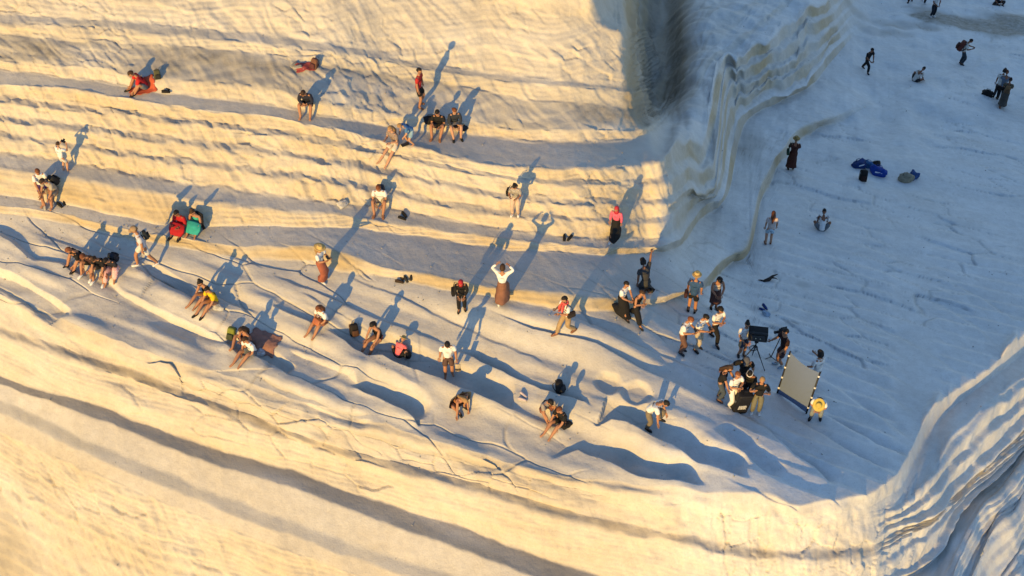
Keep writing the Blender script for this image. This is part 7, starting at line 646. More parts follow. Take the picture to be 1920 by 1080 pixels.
# ------------------------------------------------------------------ figures
_skin_jobs = []
def skin_job(verts, edges, radii, root):
    """a skeleton whose surface is grown by a Skin modifier; returns an index, finished later in one go"""
    bm = bmesh.new(); lay = bm.verts.layers.skin.verify()
    bv = []
    for p, r in zip(verts, radii):
        v = bm.verts.new(p); s = v[lay]; s.radius = r if isinstance(r, tuple) else (r, r); bv.append(v)
    for a, b in edges: bm.edges.new((bv[a], bv[b]))
    for i, v in enumerate(bv): v[lay].use_root = (i == root)
    me = bpy.data.meshes.new('tmp'); bm.to_mesh(me); bm.free()
    o = bpy.data.objects.new('tmp', me)
    sk = o.modifiers.new('s', 'SKIN'); sk.use_smooth_shade = True; sk.branch_smoothing = 0.6
    o.modifiers.new('d', 'SUBSURF').levels = 1
    _skin_jobs.append(o); return len(_skin_jobs) - 1

ARMS = {  # (upper arm, forearm) for right then left, as forward, outward, up
    'down':  (((0.05, 0.16, -1), (0.22, 0.02, -1)),) * 2,
    'phone': (((0.30, 0.16, -0.92), (0.86, -0.42, 0.30)),) * 2,
    'lap':   (((0.38, 0.16, -0.9), (0.75, -0.45, -0.35)),) * 2,
    'knees': (((0.62, 0.10, -0.75), (0.80, -0.15, -0.5)),) * 2,
    'head':  (((0.25, 0.85, 0.55), (0.15, -0.75, 0.65)),) * 2,
    'face':  (((0.55, 0.35, -0.45), (0.55, -0.5, 0.85)),) * 2,
    'oneup': (((0.25, 0.40, 0.9), (0.1, 0.25, 1)), ((0.05, 0.2, -1), (0.2, 0.1, -1))),
    'out':   (((0.25, 0.75, -0.5), (0.4, 0.6, -0.2)), ((0.05, 0.25, -1), (0.2, 0.05, -1))),
    'carry': (((0.0, 0.16, -1), (0.12, 0.12, -1)), ((0.05, 0.2, -1), (0.5, 0.05, -0.8))),
    'grip':  (((0.45, 0.2, -0.8), (0.95, -0.2, 0.1)), ((0.15, 0.2, -1), (0.6, -0.1, -0.6))),
    'back':  (((-0.35, 0.3, -0.85), (-0.25, 0.1, -0.95)),) * 2,
    'folded': (((0.30, 0.20, -0.9), (0.55, -0.85, 0.05)),) * 2,
    'reach': (((0.6, 0.2, -0.8), (0.6, 0.25, -0.9)), ((0.5, 0.15, -0.8), (0.7, -0.3, -0.4))),
}
POSES = {  # pelvis height, pelvis forward, lean, head bow, (forward, outward) of the feet right and left, knees apart
    'stand':  (0.925, 0.0, 4, 8, (0.03, 0.10), (-0.03, 0.10), 0.05),
    'look':   (0.925, 0.0, 9, 38, (0.04, 0.10), (-0.02, 0.10), 0.05),
    'walk':   (0.89, 0.0, 7, 12, (0.30, 0.08), (-0.27, 0.08), 0.03),
    'stride': (0.86, 0.0, 12, 15, (0.36, 0.08), (-0.36, 0.09), 0.03),
    'sit':    (0.12, 0.0, 10, 26, (0.56, 0.13), (0.50, 0.13), 0.22),
    'sitfar': (0.12, 0.0, 12, 18, (0.74, 0.10), (0.66, 0.11), 0.10),
    'hunch':  (0.12, 0.0, 21, 36, (0.50, 0.15), (0.44, 0.15), 0.28),
    'crouch': (0.32, -0.06, 38, 20, (0.14, 0.12), (0.02, 0.12), 0.35),
    'squat':  (0.20, -0.10, 34, 22, (0.22, 0.12), (0.16, 0.12), 0.35),
    'bend':   (0.84, -0.05, 40, 24, (0.05, 0.14), (-0.04, 0.13), 0.08),
    'kneel':  (0.42, 0.0, 26, 10, (-0.15, 0.12), (-0.28, 0.10), 0.2),
    'oneleg': (0.90, 0.0, 30, 34, (0.0, 0.03), (0.30, 0.10, 0.45), 0.05),
}
def person(label, at, yaw, h, pose, arms, skin, hair, top, bottom, shoes=None, hat=None, group=None):
    """at: place on the rock (feet, or seat when sitting); hair (style, colour); top (colour, sleeve, [low hem]); bottom (kind, colour)"""
    x0, y0, z0 = at
    zg = ground(x0, y0, z0)
    yr = R(yaw); rng = random.Random(int(1000 * (x0 + 7 * y0)))
    root = empty('person', (x0, y0, zg), yr)
    tag(root, label, 'person', group)
    cy, sy = math.cos(yr), math.sin(yr)
    def gh(f, s):                                           # ground under a local spot, in the figure's own frame
        lx, ly = s, -f
        return ground(x0 + lx * cy - ly * sy, y0 + lx * sy + ly * cy, zg + 0.6) - zg
    ph, pf, lean, bow, fr, fl, apart = POSES[pose]
    ph *= h
    sitting = pose in ('sit', 'sitfar', 'hunch')
    P = {}
    pel = Vector((0, -pf * h, ph))
    if not sitting: pel.z += min(0.25, max(-0.25, (gh(fr[0]*h, -fr[1]*h) + gh(fl[0]*h, fl[1]*h)) * 0.5)) - (0.02 if len(fl) == 2 else 0)
    la = R(lean); d = Vector((0, -math.sin(la), math.cos(la)))
    curve = Vector((0, -math.sin(la * 1.35), math.cos(la * 1.35)))
    spine = pel + d * (0.19 * h); chest = spine + (d * 0.4 + curve * 0.6).normalized() * (0.22 * h)
    neck = chest + curve * (0.15 * h)
    ba = la * 1.1 + R(bow) * 0.6
    hd = Vector((0, -math.sin(ba), math.cos(ba)))
    headc = neck + hd * (0.165 * h)
    upl, lol = 0.425 * h, 0.42 * h
    legs = {}
    for s, foot in ((-1, fr), (1, fl)):
        hip = pel + Vector((s * 0.085 * h, 0, -0.03 * h))
        ff, fo = foot[0] * h, foot[1] * h
        tz = gh(ff, s * fo) + 0.075 * h + (foot[2] * h if len(foot) > 2 else 0)
        if sitting: tz = max(tz, pel.z - 0.80 * h)
        tgt = Vector((s * fo, -ff, tz))
        v = tgt - hip; L = min(v.length, (upl + lol) * 0.995); dirv = v.normalized(); tgt = hip + dirv * L
        ca = (upl * upl + L * L - lol * lol) / (2 * upl * L); ca = max(-1, min(1, ca)); sa = math.sqrt(1 - ca * ca)
        pole = Vector((s * apart, -1, 0.35 if sitting else 0.1)); pole = (pole - dirv * pole.dot(dirv)).normalized()
        knee = hip + dirv * (upl * ca) + pole * (upl * sa)
        if pose == 'kneel': knee = Vector((hip.x, hip.y - 0.20 * h, gh(0.2 * h, hip.x) + 0.06)); tgt = Vector((hip.x, hip.y + 0.2 * h, gh(-0.2 * h, hip.x) + 0.07))
        fd = Vector((s * 0.18, -1, -0.30)).normalized()
        toe = tgt + fd * (0.15 * h) + Vector((0, 0, -0.005))
        if not sitting and len(foot) == 2: toe.z = max(min(toe.z, tgt.z - 0.02), gh(ff + 0.14 * h, s * fo) + 0.03)
        legs[s] = (hip, knee, tgt, toe)
    armd = {}
    ax = Vector((1, 0, 0))
    for s, (ua, fa) in ((-1, ARMS[arms][0]), (1, ARMS[arms][1])):
        sh = chest + curve * (0.09 * h) + Vector((s * 0.165 * h, 0, 0))
        tilt = Matrix.Rotation(la * 0.75, 3, 'X')
        cv = lambda q: (tilt @ Vector((s * q[1], -q[0], q[2]))).normalized()
        u = cv(ua); f = cv(fa)
        el = sh + u * (0.275 * h); wr = el + f * (0.235 * h)
        armd[s] = (sh, el, wr, f)
    # --- body: one grown surface from pelvis to wrists and toes
    V = [pel, spine, chest, neck, neck + hd * 0.06 * h]; E = [(0, 1), (1, 2), (2, 3), (3, 4)]
    Rr = [(0.138*h, 0.110*h), (0.125*h, 0.100*h), (0.142*h, 0.106*h), 0.054*h, 0.050*h]
    for s in (-1, 1):
        o = len(V); hip, kn, an, toe = legs[s]
        V += [hip, hip.lerp(kn, 0.5), kn, kn.lerp(an, 0.4), an, toe]
        Rr += [0.092*h, 0.084*h, 0.060*h, 0.061*h, 0.041*h, (0.038*h, 0.024*h)]
        E += [(0, o), (o, o+1), (o+1, o+2), (o+2, o+3), (o+3, o+4), (o+4, o+5)]
        o = len(V); sh, el, wr, f = armd[s]
        V += [sh, sh.lerp(el, 0.5), el, el.lerp(wr, 0.4), wr]
        Rr += [0.056*h, 0.052*h, 0.043*h, 0.042*h, 0.030*h]
        E += [(2, o), (o, o+1), (o+1, o+2), (o+2, o+3), (o+3, o+4)]
    if top[0] is not None:                                  # clothed parts of the body sit well inside the cloth
        Rr[1] = tuple(q * 0.84 for q in Rr[1]); Rr[2] = tuple(q * 0.80 for q in Rr[2])
        for o in (11, 22): Rr[o] *= 0.8; Rr[o+1] *= (0.88 if top[1] != 'none' else 1.0)
    if bottom[0] != 'brief':
        Rr[0] = tuple(q * 0.86 for q in Rr[0])
        for o in (5, 16): Rr[o] *= 0.84; Rr[o+1] *= 0.88
    job = dict(root=root, body=skin_job(V, E, Rr, 0), h=h, skin=skin, arm=armd, headc=headc, ba=ba, extra=[])
    # --- clothing
    tc = top[0]; sleeve = top[1]
    if tc is not None:
        hem = pel + (pel - spine) * (0.12 if len(top) < 3 else 0.42)
        V = [hem, spine, chest, chest.lerp(neck, 0.82)]; E = [(0, 1), (1, 2), (2, 3)]
        Rr = [(0.172*h, 0.142*h), (0.160*h, 0.134*h), (0.172*h, 0.136*h), (0.090*h, 0.078*h)]
        for s in (-1, 1):
            o = len(V); sh, el, wr, f = armd[s]
            if sleeve == 'none': V += [sh.lerp(chest, 0.2)]; Rr += [0.066*h]; E += [(2, o)]; continue
            if sleeve == 'long': V += [sh, sh.lerp(el, 0.5), el, wr.lerp(el, 0.1)]; Rr += [0.086*h, 0.074*h, 0.062*h, 0.048*h]; E += [(2, o), (o, o+1), (o+1, o+2), (o+2, o+3)]
            else: V += [sh, sh.lerp(el, 0.4), sh.lerp(el, 0.78)]; Rr += [0.088*h, 0.080*h, 0.074*h]; E += [(2, o), (o, o+1), (o+1, o+2)]
        job['extra'].append(('top', skin_job(V, E, Rr, 1), tc if not isinstance(tc, tuple) else mat(tc)))
    kind, bc = bottom
    bm_ = bc if not isinstance(bc, tuple) else mat(bc)
    if kind in ('trousers', 'shorts', 'wide', 'brief'):
        V = [pel + d * 0.07 * h, pel]; E = [(0, 1)]; Rr = [(0.150*h, 0.122*h), (0.158*h, 0.132*h)]
        for s in (-1, 1):
            o = len(V); hip, kn, an, toe = legs[s]; k = 1.35 if kind == 'wide' else 1.0
            if kind == 'brief': V += [hip, hip.lerp(kn, 0.18)]; Rr += [0.092*h, 0.088*h]; E += [(1, o), (o, o+1)]
            elif kind == 'shorts': V += [hip, hip.lerp(kn, 0.5), hip.lerp(kn, 0.8)]; Rr += [0.110*h, 0.106*h, 0.102*h]; E += [(1, o), (o, o+1), (o+1, o+2)]
            else: V += [hip, hip.lerp(kn, 0.5), kn, kn.lerp(an, 0.5), kn.lerp(an, 0.94)]; Rr += [0.108*h, 0.098*h*k, 0.082*h*k, 0.076*h*k, 0.070*h*k]; E += [(1, o), (o, o+1), (o+1, o+2), (o+2, o+3), (o+3, o+4)]
        job['extra'].append(('trousers' if kind in ('trousers', 'wide') else 'shorts', skin_job(V, E, Rr, 1), bm_))
    elif kind in ('skirt', 'longskirt', 'flare'):
        km = (legs[-1][1] + legs[1][1]) * 0.5; am = (legs[-1][2] + legs[1][2]) * 0.5
        kx, ky = abs(legs[-1][1].x - legs[1][1].x) * 0.5, abs(legs[-1][1].y - legs[1][1].y) * 0.5
        qx, qy = abs(legs[-1][2].x - legs[1][2].x) * 0.5, abs(legs[-1][2].y - legs[1][2].y) * 0.5
        wide = 1.3 if kind == 'flare' else 1.0
        pts = [pel + d * 0.12 * h, pel + d * 0.02 * h, pel.lerp(km, 0.5), pel.lerp(km, 1.02)]
        rr = [(0.145*h, 0.118*h), (0.172*h, 0.145*h), (max(0.14*h, kx*0.6 + 0.075*h) if sitting else max(0.17*h, kx*0.6 + 0.10*h), (0.092*h if sitting else 0.15*h + ky*0.5)), ((kx + (0.06*h if sitting else 0.10*h)) * wide, (0.066*h if sitting else 0.115*h + ky) * wide)]
        if kind != 'skirt':
            pts += [km.lerp(am, 0.5), km.lerp(am, 0.86)]; rr += [((max(kx, qx) + (0.065*h if sitting else 0.10*h)) * wide, ((0.07*h if sitting else 0.10*h) + (ky+qy)*0.5) * wide), ((qx + (0.085*h if sitting else 0.13*h)) * wide, ((0.085*h if sitting else 0.13*h) + qy) * wide)]
        sides = 24; vv = []; n_ = len(pts)
        for i_, c in enumerate(pts):
            dd = (pts[min(i_+1, n_-1)] - pts[max(i_-1, 0)]).normalized(); aa = Vector((1, 0, 0)); bb = dd.cross(aa).normalized()
            for k in range(sides):
                t = 2 * math.pi * k / sides; fold = 1 + 0.06 * i_ / n_ * math.sin(6 * t + rng.random())
                vv.append(c + aa * (rr[i_][0] * math.cos(t) * fold) + bb * (rr[i_][1] * math.sin(t) * fold))
        ff = [[i_*sides+k, i_*sides+(k+1) % sides, (i_+1)*sides+(k+1) % sides, (i_+1)*sides+k] for i_ in range(n_-1) for k in range(sides)]
        link_mesh('skirt', vv, ff, bm_, root)
    if shoes is not None:
        for s in (-1, 1):
            hip, kn, an, toe = legs[s]
            fdir = (toe - an); heel = an - Vector((fdir.x, fdir.y, 0)).normalized() * 0.045 * h
            vv, ff = tube([heel + Vector((0, 0, -0.015)), an + Vector((0, 0, -0.025)), an.lerp(toe, 0.55) + Vector((0, 0, -0.008)), toe, toe + fdir.normalized() * 0.045 * h],
                          [(0.030*h, 0.040*h), (0.044*h, 0.052*h), (0.048*h, 0.042*h), (0.046*h, 0.032*h), (0.022*h, 0.018*h)], 9)
            link_mesh('shoe', vv, ff, mat(shoes, 0.7), root)
    HM = Matrix.Translation(headc) @ Matrix.Rotation(ba, 4, 'X') @ Matrix.Scale(h * 1.0, 4)
    job['HM'] = HM
    if hair is not None:
        v, f = xf(hair_part(hair[0], rng), HM); link_mesh('headscarf' if hair[0] == 'scarf' else 'hair', v, f, mat(hair[1], 0.7, kind='hair' if hair[0] != 'scarf' else 'cloth'), root)
    if hat is not None:
        v, f = xf(hat_part(hat[0]), HM); ho = link_mesh('hat', v, f, mat(hat[1]), root)
        if hat[0] in ('straw', 'fedora') and len(hat) > 2:
            v, f = xf(lathe([(0.0965, 0.062), (0.0965, 0.088), (0.09, 0.089)], 20, 0.95, 1.12), HM); link_mesh('hat_band', v, f[:-1], mat(hat[2]), ho)
    job['legs'] = legs; job['neck'] = neck; job['chest'] = chest; job['pel'] = pel
    job['wrist'] = {s: armd[s][2] for s in (-1, 1)}
    _people.append(job)
    return job
_people = []
def finish_people():
    tmp = bpy.data.collections.new('tmp'); col.children.link(tmp)
    for o in _skin_jobs: tmp.objects.link(o)
    dg = bpy.context.evaluated_depsgraph_get(); dg.update()
    got = []
    for o in _skin_jobs:
        me = o.evaluated_get(dg).to_mesh()
        got.append(([v.co.copy() for v in me.vertices], [list(p.vertices) for p in me.polygons]))
        o.evaluated_get(dg).to_mesh_clear()
    for o in _skin_jobs:
        me = o.data; bpy.data.objects.remove(o); bpy.data.meshes.remove(me)
    bpy.data.collections.remove(tmp)
    for j in _people:
        V, Fc = got[j['body']]; mi = [0] * len(Fc)
        hv, hf = xf(HEAD, j['HM']); V, Fc = merge((V, Fc), (hv, hf)); mi += HEAD[2]
        for s in (-1, 1):
            sh, el, wr, f = j['arm'][s]
            zax = -f; xax = Vector((s * -1.0, 0, 0)); xax = (xax - zax * xax.dot(zax)).normalized(); yax = zax.cross(xax)
            M = Matrix.Translation(wr - f * 0.012) @ Matrix((xax, yax, zax)).transposed().to_4x4() @ Matrix.Scale(j['h'], 4)
            if M.determinant() < 0: pass
            pv, pf = xf(HAND, M); V, Fc = merge((V, Fc), (pv, pf)); mi += [0] * len(pf)
        link_mesh('body', V, Fc, [mat(j['skin'], 0.6, kind='skin'), mat(EYE, 0.4, kind='eye'), mat(LIP, 0.5, kind='lips')], j['root'], mi)
        for nm, k, m in j['extra']:
            link_mesh(nm, got[k][0], got[k][1], m, j['root'])

# ------------------------------------------------------------------ belongings
LEFT = 'belongings left on the rock'
def backpack_parts(root, k, c1, c2):
    v, f = rbox(0.30*k, 0.20*k, 0.44*k, 0.06*k, 0.8); link_mesh('main_compartment', v, f, mat(c1), root)
    v, f = xf(rbox(0.23*k, 0.09*k, 0.22*k, 0.035*k, 0.9), Matrix.Translation((0, -0.125*k, 0.04*k))); link_mesh('front_pocket', v, f, mat(c2), root)
    for s in (-1, 1):
        v, f = tube([(s*0.08*k, 0.09*k, 0.40*k), (s*0.09*k, 0.17*k, 0.34*k), (s*0.10*k, 0.18*k, 0.2*k), (s*0.11*k, 0.10*k, 0.06*k)], [(0.025*k, 0.009*k)]*4, 6)
        link_mesh('shoulder_strap', v, f, mat(c2), root)
    v, f = tube([(-0.04*k, 0.06*k, 0.41*k), (-0.02*k, 0.06*k, 0.47*k), (0.02*k, 0.06*k, 0.47*k), (0.04*k, 0.06*k, 0.41*k)], 0.009*k, 5); link_mesh('handle', v, f, mat(c2), root)
def backpack(at, yaw, k, c1, c2, label):
    z = ground(at[0], at[1], at[2]); o = empty('backpack', (at[0], at[1], z - 0.02), R(yaw))
    o.rotation_euler = (R(-14), R(6), R(yaw)); tag(o, label, 'backpack', LEFT); backpack_parts(o, k, c1, c2); return o
def bag(at, yaw, k, c, label, mark=None):
    z = ground(at[0], at[1], at[2]); o = empty('bag', (at[0], at[1], z - 0.02), R(yaw)); tag(o, label, 'bag', LEFT)
    rng = random.Random(label)
    bm = bmesh.new(); bmesh.ops.create_icosphere(bm, subdivisions=3, radius=1.0)
    ph = [rng.random() * 6 for _ in range(6)]
    for v in bm.verts:
        x, y, zz = v.co
        sag = 1 + 0.18 * math.sin(3*x + ph[0]) * math.sin(4*y + ph[1]) + 0.12 * math.sin(7*x + ph[2]) * math.sin(6*zz + ph[3])
        zz = max(zz, -0.55)
        v.co = (math.copysign(abs(x)**0.75, x) * 0.24 * k * sag, math.copysign(abs(y)**0.75, y) * 0.17 * k * sag, (zz + 0.55) * 0.15 * k * sag)
    v, f = bm_lists(bm); link_mesh('sack', v, f, mat(c), o)
    for s in (-1, 1):
        v, f = tube([(-0.12*k, s*0.04*k, 0.19*k), (-0.07*k, s*0.09*k, 0.27*k), (0.05*k, s*0.12*k, 0.24*k), (0.12*k, s*0.05*k, 0.18*k)], [(0.016*k, 0.006*k)]*4, 5); link_mesh('handle', v, f, mat(tuple(q*0.7 for q in c)), o)
    if mark:
        v, f = xf(rbox(0.2*k, 0.035*k, 0.012, 0.004), Matrix.Translation((0, -0.13*k, 0.175*k)) @ Matrix.Rotation(R(50), 4, 'X')); link_mesh('printed_strip', v, f, mat(mark), o)
    return o
def towel(at, yaw, sx, sy, material, label):
    n = 16; yr = R(yaw); V = []; rng = random.Random(label); Fc = []
    for i in range(n + 1):
        for j in range(n + 1):
            lx = (i / n - 0.5) * sx * (1 + 0.06 * math.sin(j)); ly = (j / n - 0.5) * sy * (1 + 0.06 * math.sin(i * 1.3))
            x = at[0] + lx * math.cos(yr) - ly * math.sin(yr); y = at[1] + lx * math.sin(yr) + ly * math.cos(yr)
            V.append(Vector((x - at[0], y - at[1], ground(x, y, at[2] + 0.3) - at[2] + 0.03 + 0.022 * rng.random())))
    m = n + 1
    for i in range(n):
        for j in range(n): Fc.append([i*m+j, (i+1)*m+j, (i+1)*m+j+1, i*m+j+1])
    o = link_mesh('towel', V, Fc, material); o.location = at
    so = o.modifiers.new('thickness', 'SOLIDIFY'); so.thickness = 0.012
    return tag(o, label, 'towel', LEFT)
def shoe_pair(at, yaw, c, label):
    z = ground(at[0], at[1], at[2]); o = empty('shoe_pair', (at[0], at[1], z), R(yaw)); tag(o, label, 'shoes', LEFT)
    for s, tw in ((-1, 0.3), (1, -0.25)):
        M = Matrix.Translation((s*0.085, 0.03*s, 0.0)) @ Matrix.Rotation(tw, 4, 'Z')
        body = tube([(0, 0.13, 0.045), (0, 0.08, 0.055), (0, 0.0, 0.05), (0, -0.08, 0.04), (0, -0.14, 0.03)], [(0.03, 0.04), (0.04, 0.055), (0.045, 0.045), (0.048, 0.035), (0.025, 0.02)], 9)
        v, f = xf(body, M); sh = link_mesh('shoe', v, f, mat(c), o)
        v, f = xf(rbox(0.085, 0.28, 0.022, 0.008), M); link_mesh('sole', v, f, mat((0.5, 0.48, 0.45) if sum(c) > 0.5 else (0.05, 0.045, 0.04)), sh)
    return o
def phone(at, yaw, label):
    z = ground(at[0], at[1], at[2]); o = empty('phone', (at[0], at[1], z + 0.03), R(yaw)); tag(o, label, 'phone', LEFT)
    v, f = rbox(0.26, 0.12, 0.05, 0.012); b = link_mesh('case', v, f, mat(BLACK, 0.5), o)
    v, f = xf(rbox(0.22, 0.09, 0.006, 0.002), Matrix.Translation((0, 0, 0.0485))); link_mesh('flap', v, f, mat((0.03, 0.03, 0.035), 0.3), b)
    return o
def driftwood(at, yaw, label):
    z = ground(at[0], at[1], at[2])
    a = tube([(-0.32, 0, 0.03), (-0.2, 0.03, 0.07), (0.0, 0.0, 0.07), (0.2, 0.05, 0.06), (0.42, 0.0, 0.08)], [0.02, 0.06, 0.07, 0.045, 0.008], 8)
    b = tube([(-0.2, 0.03, 0.06), (-0.3, 0.12, 0.1), (-0.36, 0.2, 0.08)], [0.04, 0.025, 0.008], 6)
    c = tube([(0.1, 0.02, 0.07), (0.2, -0.1, 0.09), (0.24, -0.18, 0.06)], [0.035, 0.02, 0.006], 6)
    v, f = merge(a, b, c); o = link_mesh('driftwood', v, f, mat((0.035, 0.025, 0.02))); o.location = (at[0], at[1], z); o.rotation_euler = (0, 0, R(yaw))
    return tag(o, label, 'driftwood', LEFT)
def worn(job, kind, c, label, k):
    root = job['root']; M = Matrix.Translation(root.location) @ Matrix.Rotation(root.rotation_euler.z, 4, 'Z')
    sh = [job['arm'][s][0] for s in (-1, 1)]; mid = (sh[0] + sh[1]) * 0.5; lean = job['ba'] * 0.6
    if kind == 'backpack':
        o = empty('backpack', (0, 0, 0)); tag(o, label, 'backpack', 'bags carried by visitors')
        o.matrix_world = M @ Matrix.Translation(mid) @ Matrix.Rotation(lean, 4, 'X') @ Matrix.Translation((0, 0.20, -0.43 * k)) @ Matrix.Rotation(math.pi, 4, 'Z')
        backpack_parts(o, k, c, tuple(q * 0.5 + 0.004 for q in c))
    else:
        wr = job['arm'][int(k)][2]; hipz = max(0.45, wr.z - 0.02)
        o = empty('shoulder_bag', (0, 0, 0)); tag(o, label, 'bag', 'bags carried by visitors')
        o.matrix_world = M @ Matrix.Translation((k * 0.24, 0.0, hipz - 0.15))
        v, f = rbox(0.11, 0.27, 0.21, 0.035, 0.9); link_mesh('pouch', v, f, mat(c), o)
        v, f = xf(rbox(0.02, 0.22, 0.12, 0.008), Matrix.Translation((k * 0.055, 0, 0.07))); link_mesh('flap', v, f, mat(tuple(q * 0.6 + 0.01 for q in c)), o)
        s = sh[0] if k < 0 else sh[1]
        v, f = tube([(0, 0.07, 0.2), (s.x * 0.5 - k*0.12, s.y + 0.09, s.z - hipz + 0.15), (s.x * 0.3 - k*0.18, s.y, s.z - hipz + 0.24), (s.x * 0.5 - k*0.12, s.y - 0.12, s.z - hipz + 0.12), (0, -0.07, 0.2)], [(0.014, 0.006)]*5, 5)
        link_mesh('strap', v, f, mat(c), o)
    return o

# ------------------------------------------------------------------ the film crew's kit
def diffusion_screen(a, b):
    a = Vector(a); b = Vector(b); a.z = ground(*a); b.z = ground(*b)
    o = empty('diffusion_screen', a); tag(o, 'large grey diffusion screen in a black frame leaning upright on platform', 'screen')
    base = b - a; side = base.normalized(); lean = Vector((0.20, 0.30, 1.62))
    nrm = side.cross(lean).normalized()
    A, B, Cc, Dd = Vector((0, 0, 0.02)), base + Vector((0, 0, 0.02)), base + lean * 0.97 + Vector((0, 0, 0.02)), lean + Vector((0, 0, 0.02))
    n = 14; V = []; Fc = []
    for i in range(n + 1):
        for j in range(n + 1):
            u, w = i / n, j / n
            p = A * (1-u) * (1-w) + B * u * (1-w) + Cc * u * w + Dd * (1-u) * w
            pull = 0.10 * math.sin(math.pi * u) * (2 * w - 1) ** 3      # the top and bottom hems sag in between the corners
            p = p - lean.normalized() * pull * (1.0 if w > 0.5 else 0.35) + nrm * 0.05 * math.sin(math.pi * u) * math.sin(math.pi * w)
            V.append(p)
    m = n + 1
    for i in range(n):
        for j in range(n): Fc.append([i*m+j, (i+1)*m+j, (i+1)*m+j+1, i*m+j+1])
    link_mesh('cloth', V, Fc, mat((0.135, 0.175, 0.27), kind='screen'), o)
    for p, q in ((A, Dd), (B, Cc)):
        d = (q - p)
        po = link_mesh('pole', *tube([p - d * 0.02, q + d * 0.02], 0.028, 8), mat((0.02, 0.018, 0.018), 0.5), o)
        for t in (0.12, 0.38, 0.62, 0.9):
            link_mesh('clamp', *tube([p + d * t, p + d * (t + 0.035)], 0.037, 8), mat((0.75, 0.74, 0.7), 0.4), po)
    return o
def monitor_on_tripod(at):
    z = ground(*at); o = empty('monitor_tripod', (at[0], at[1], z)); tag(o, 'black hooded video monitor on a tripod beside woman in denim shorts', 'monitor')
    for ang in (200, 320, 80):
        fx, fy = 0.48 * math.cos(R(ang)), 0.48 * math.sin(R(ang)); fz = ground(at[0] + fx, at[1] + fy, z) - z
        leg = link_mesh('leg', *tube([(0, 0, 0.92), (fx * 0.5, fy * 0.5, 0.46 + fz * 0.5)], 0.02, 7), mat(CHAR, 0.5), o)
        link_mesh('lower_leg', *tube([(fx * 0.48, fy * 0.48, 0.48 + fz * 0.5), (fx, fy, fz + 0.01)], 0.013, 6), mat(BLACK, 0.5), leg)
    link_mesh('centre_column', *tube([(0, 0, 0.75), (0, 0, 1.12)], 0.022, 8), mat(BLACK, 0.5), o)
    link_mesh('head', *xf(rbox(0.12, 0.12, 0.1, 0.02), Matrix.Translation((0, 0, 1.06))), mat(BLACK, 0.5), o)
    M = Matrix.Translation((0.02, 0, 1.13)) @ Matrix.Rotation(R(-8), 4, 'Z')
    mo = link_mesh('monitor', *xf(rbox(0.58, 0.10, 0.36, 0.015), M), mat(BLACK, 0.45), o)
    link_mesh('back_panel', *xf(rbox(0.42, 0.03, 0.24, 0.01), M @ Matrix.Translation((0, -0.062, 0.06))), mat((0.03, 0.032, 0.036), 0.5), mo)
    for s in (-0.07, 0.07):
        link_mesh('knob', *xf(lathe([(0.018, 0), (0.018, 0.02), (0.012, 0.024)], 10), M @ Matrix.Translation((s, -0.077, 0.19)) @ Matrix.Rotation(R(90), 4, 'X')), mat((0.6, 0.55, 0.4), 0.3, 0.6), mo)
    link_mesh('screen_glass', *xf(rbox(0.52, 0.008, 0.30, 0.003), M @ Matrix.Translation((0, 0.052, 0.03))), mat((0.01, 0.012, 0.016), 0.15), mo)
    for nm, loc, dims in (('hood_top', (0, 0.16, 0.352), (0.58, 0.24, 0.008)), ('hood_side', (-0.288, 0.16, 0.0), (0.008, 0.24, 0.35)), ('hood_side', (0.288, 0.16, 0.0), (0.008, 0.24, 0.35))):
        link_mesh(nm, *xf(rbox(*dims, 0.002), M @ Matrix.Translation(loc)), mat(BLACK, 0.8), mo)
    coil = []
    for i in range(40):
        t = i / 39 * 5 * math.pi; coil.append((-0.06 + 0.13 * math.cos(t), -0.03 + 0.02 * math.sin(t * 0.3), 0.80 + 0.13 * math.sin(t)))
    link_mesh('cable_coil', *tube(coil, 0.008, 5), mat(BLACK, 0.6), o)
    return o
def camera_on_stand(at):
    z = ground(*at); o = empty('camera_stand', (at[0], at[1], z)); tag(o, 'black film camera on a slim stand in front of man in shorts', 'camera')
    top = Vector((0.22, 0.05, 1.22))
    link_mesh('column', *tube([(0, 0, 0.05), top * 0.55, top], [0.018, 0.016, 0.014], 7), mat(BLACK, 0.5), o)
    for ang in (90, 210, 330):
        fx, fy = 0.24 * math.cos(R(ang)), 0.24 * math.sin(R(ang)); link_mesh('foot', *tube([(0, 0, 0.08), (fx, fy, ground(at[0]+fx, at[1]+fy, z) - z + 0.015)], 0.014, 6), mat(BLACK, 0.5), o)
    M = Matrix.Translation(top) @ Matrix.Rotation(R(-75), 4, 'Z')
    cb = link_mesh('camera_body', *xf(rbox(0.13, 0.26, 0.17, 0.02), M), mat(BLACK, 0.5), o)
    link_mesh('lens', *xf(lathe([(0.05, 0), (0.052, 0.08), (0.045, 0.09), (0.05, 0.16), (0.046, 0.17), (0.03, 0.165)], 14), M @ Matrix.Translation((0, -0.13, 0.09)) @ Matrix.Rotation(R(90), 4, 'X')), mat((0.015, 0.015, 0.017), 0.3), cb)
    link_mesh('top_handle', *xf(tube([(0, 0.1, 0.17), (0, 0.1, 0.25), (0, -0.09, 0.25), (0, -0.09, 0.17)], 0.016, 6), M), mat(BLACK, 0.6), cb)
    link_mesh('viewfinder', *xf(rbox(0.07, 0.12, 0.07, 0.012), M @ Matrix.Translation((0.09, 0.06, 0.1))), mat(BLACK, 0.6), cb)
    return o
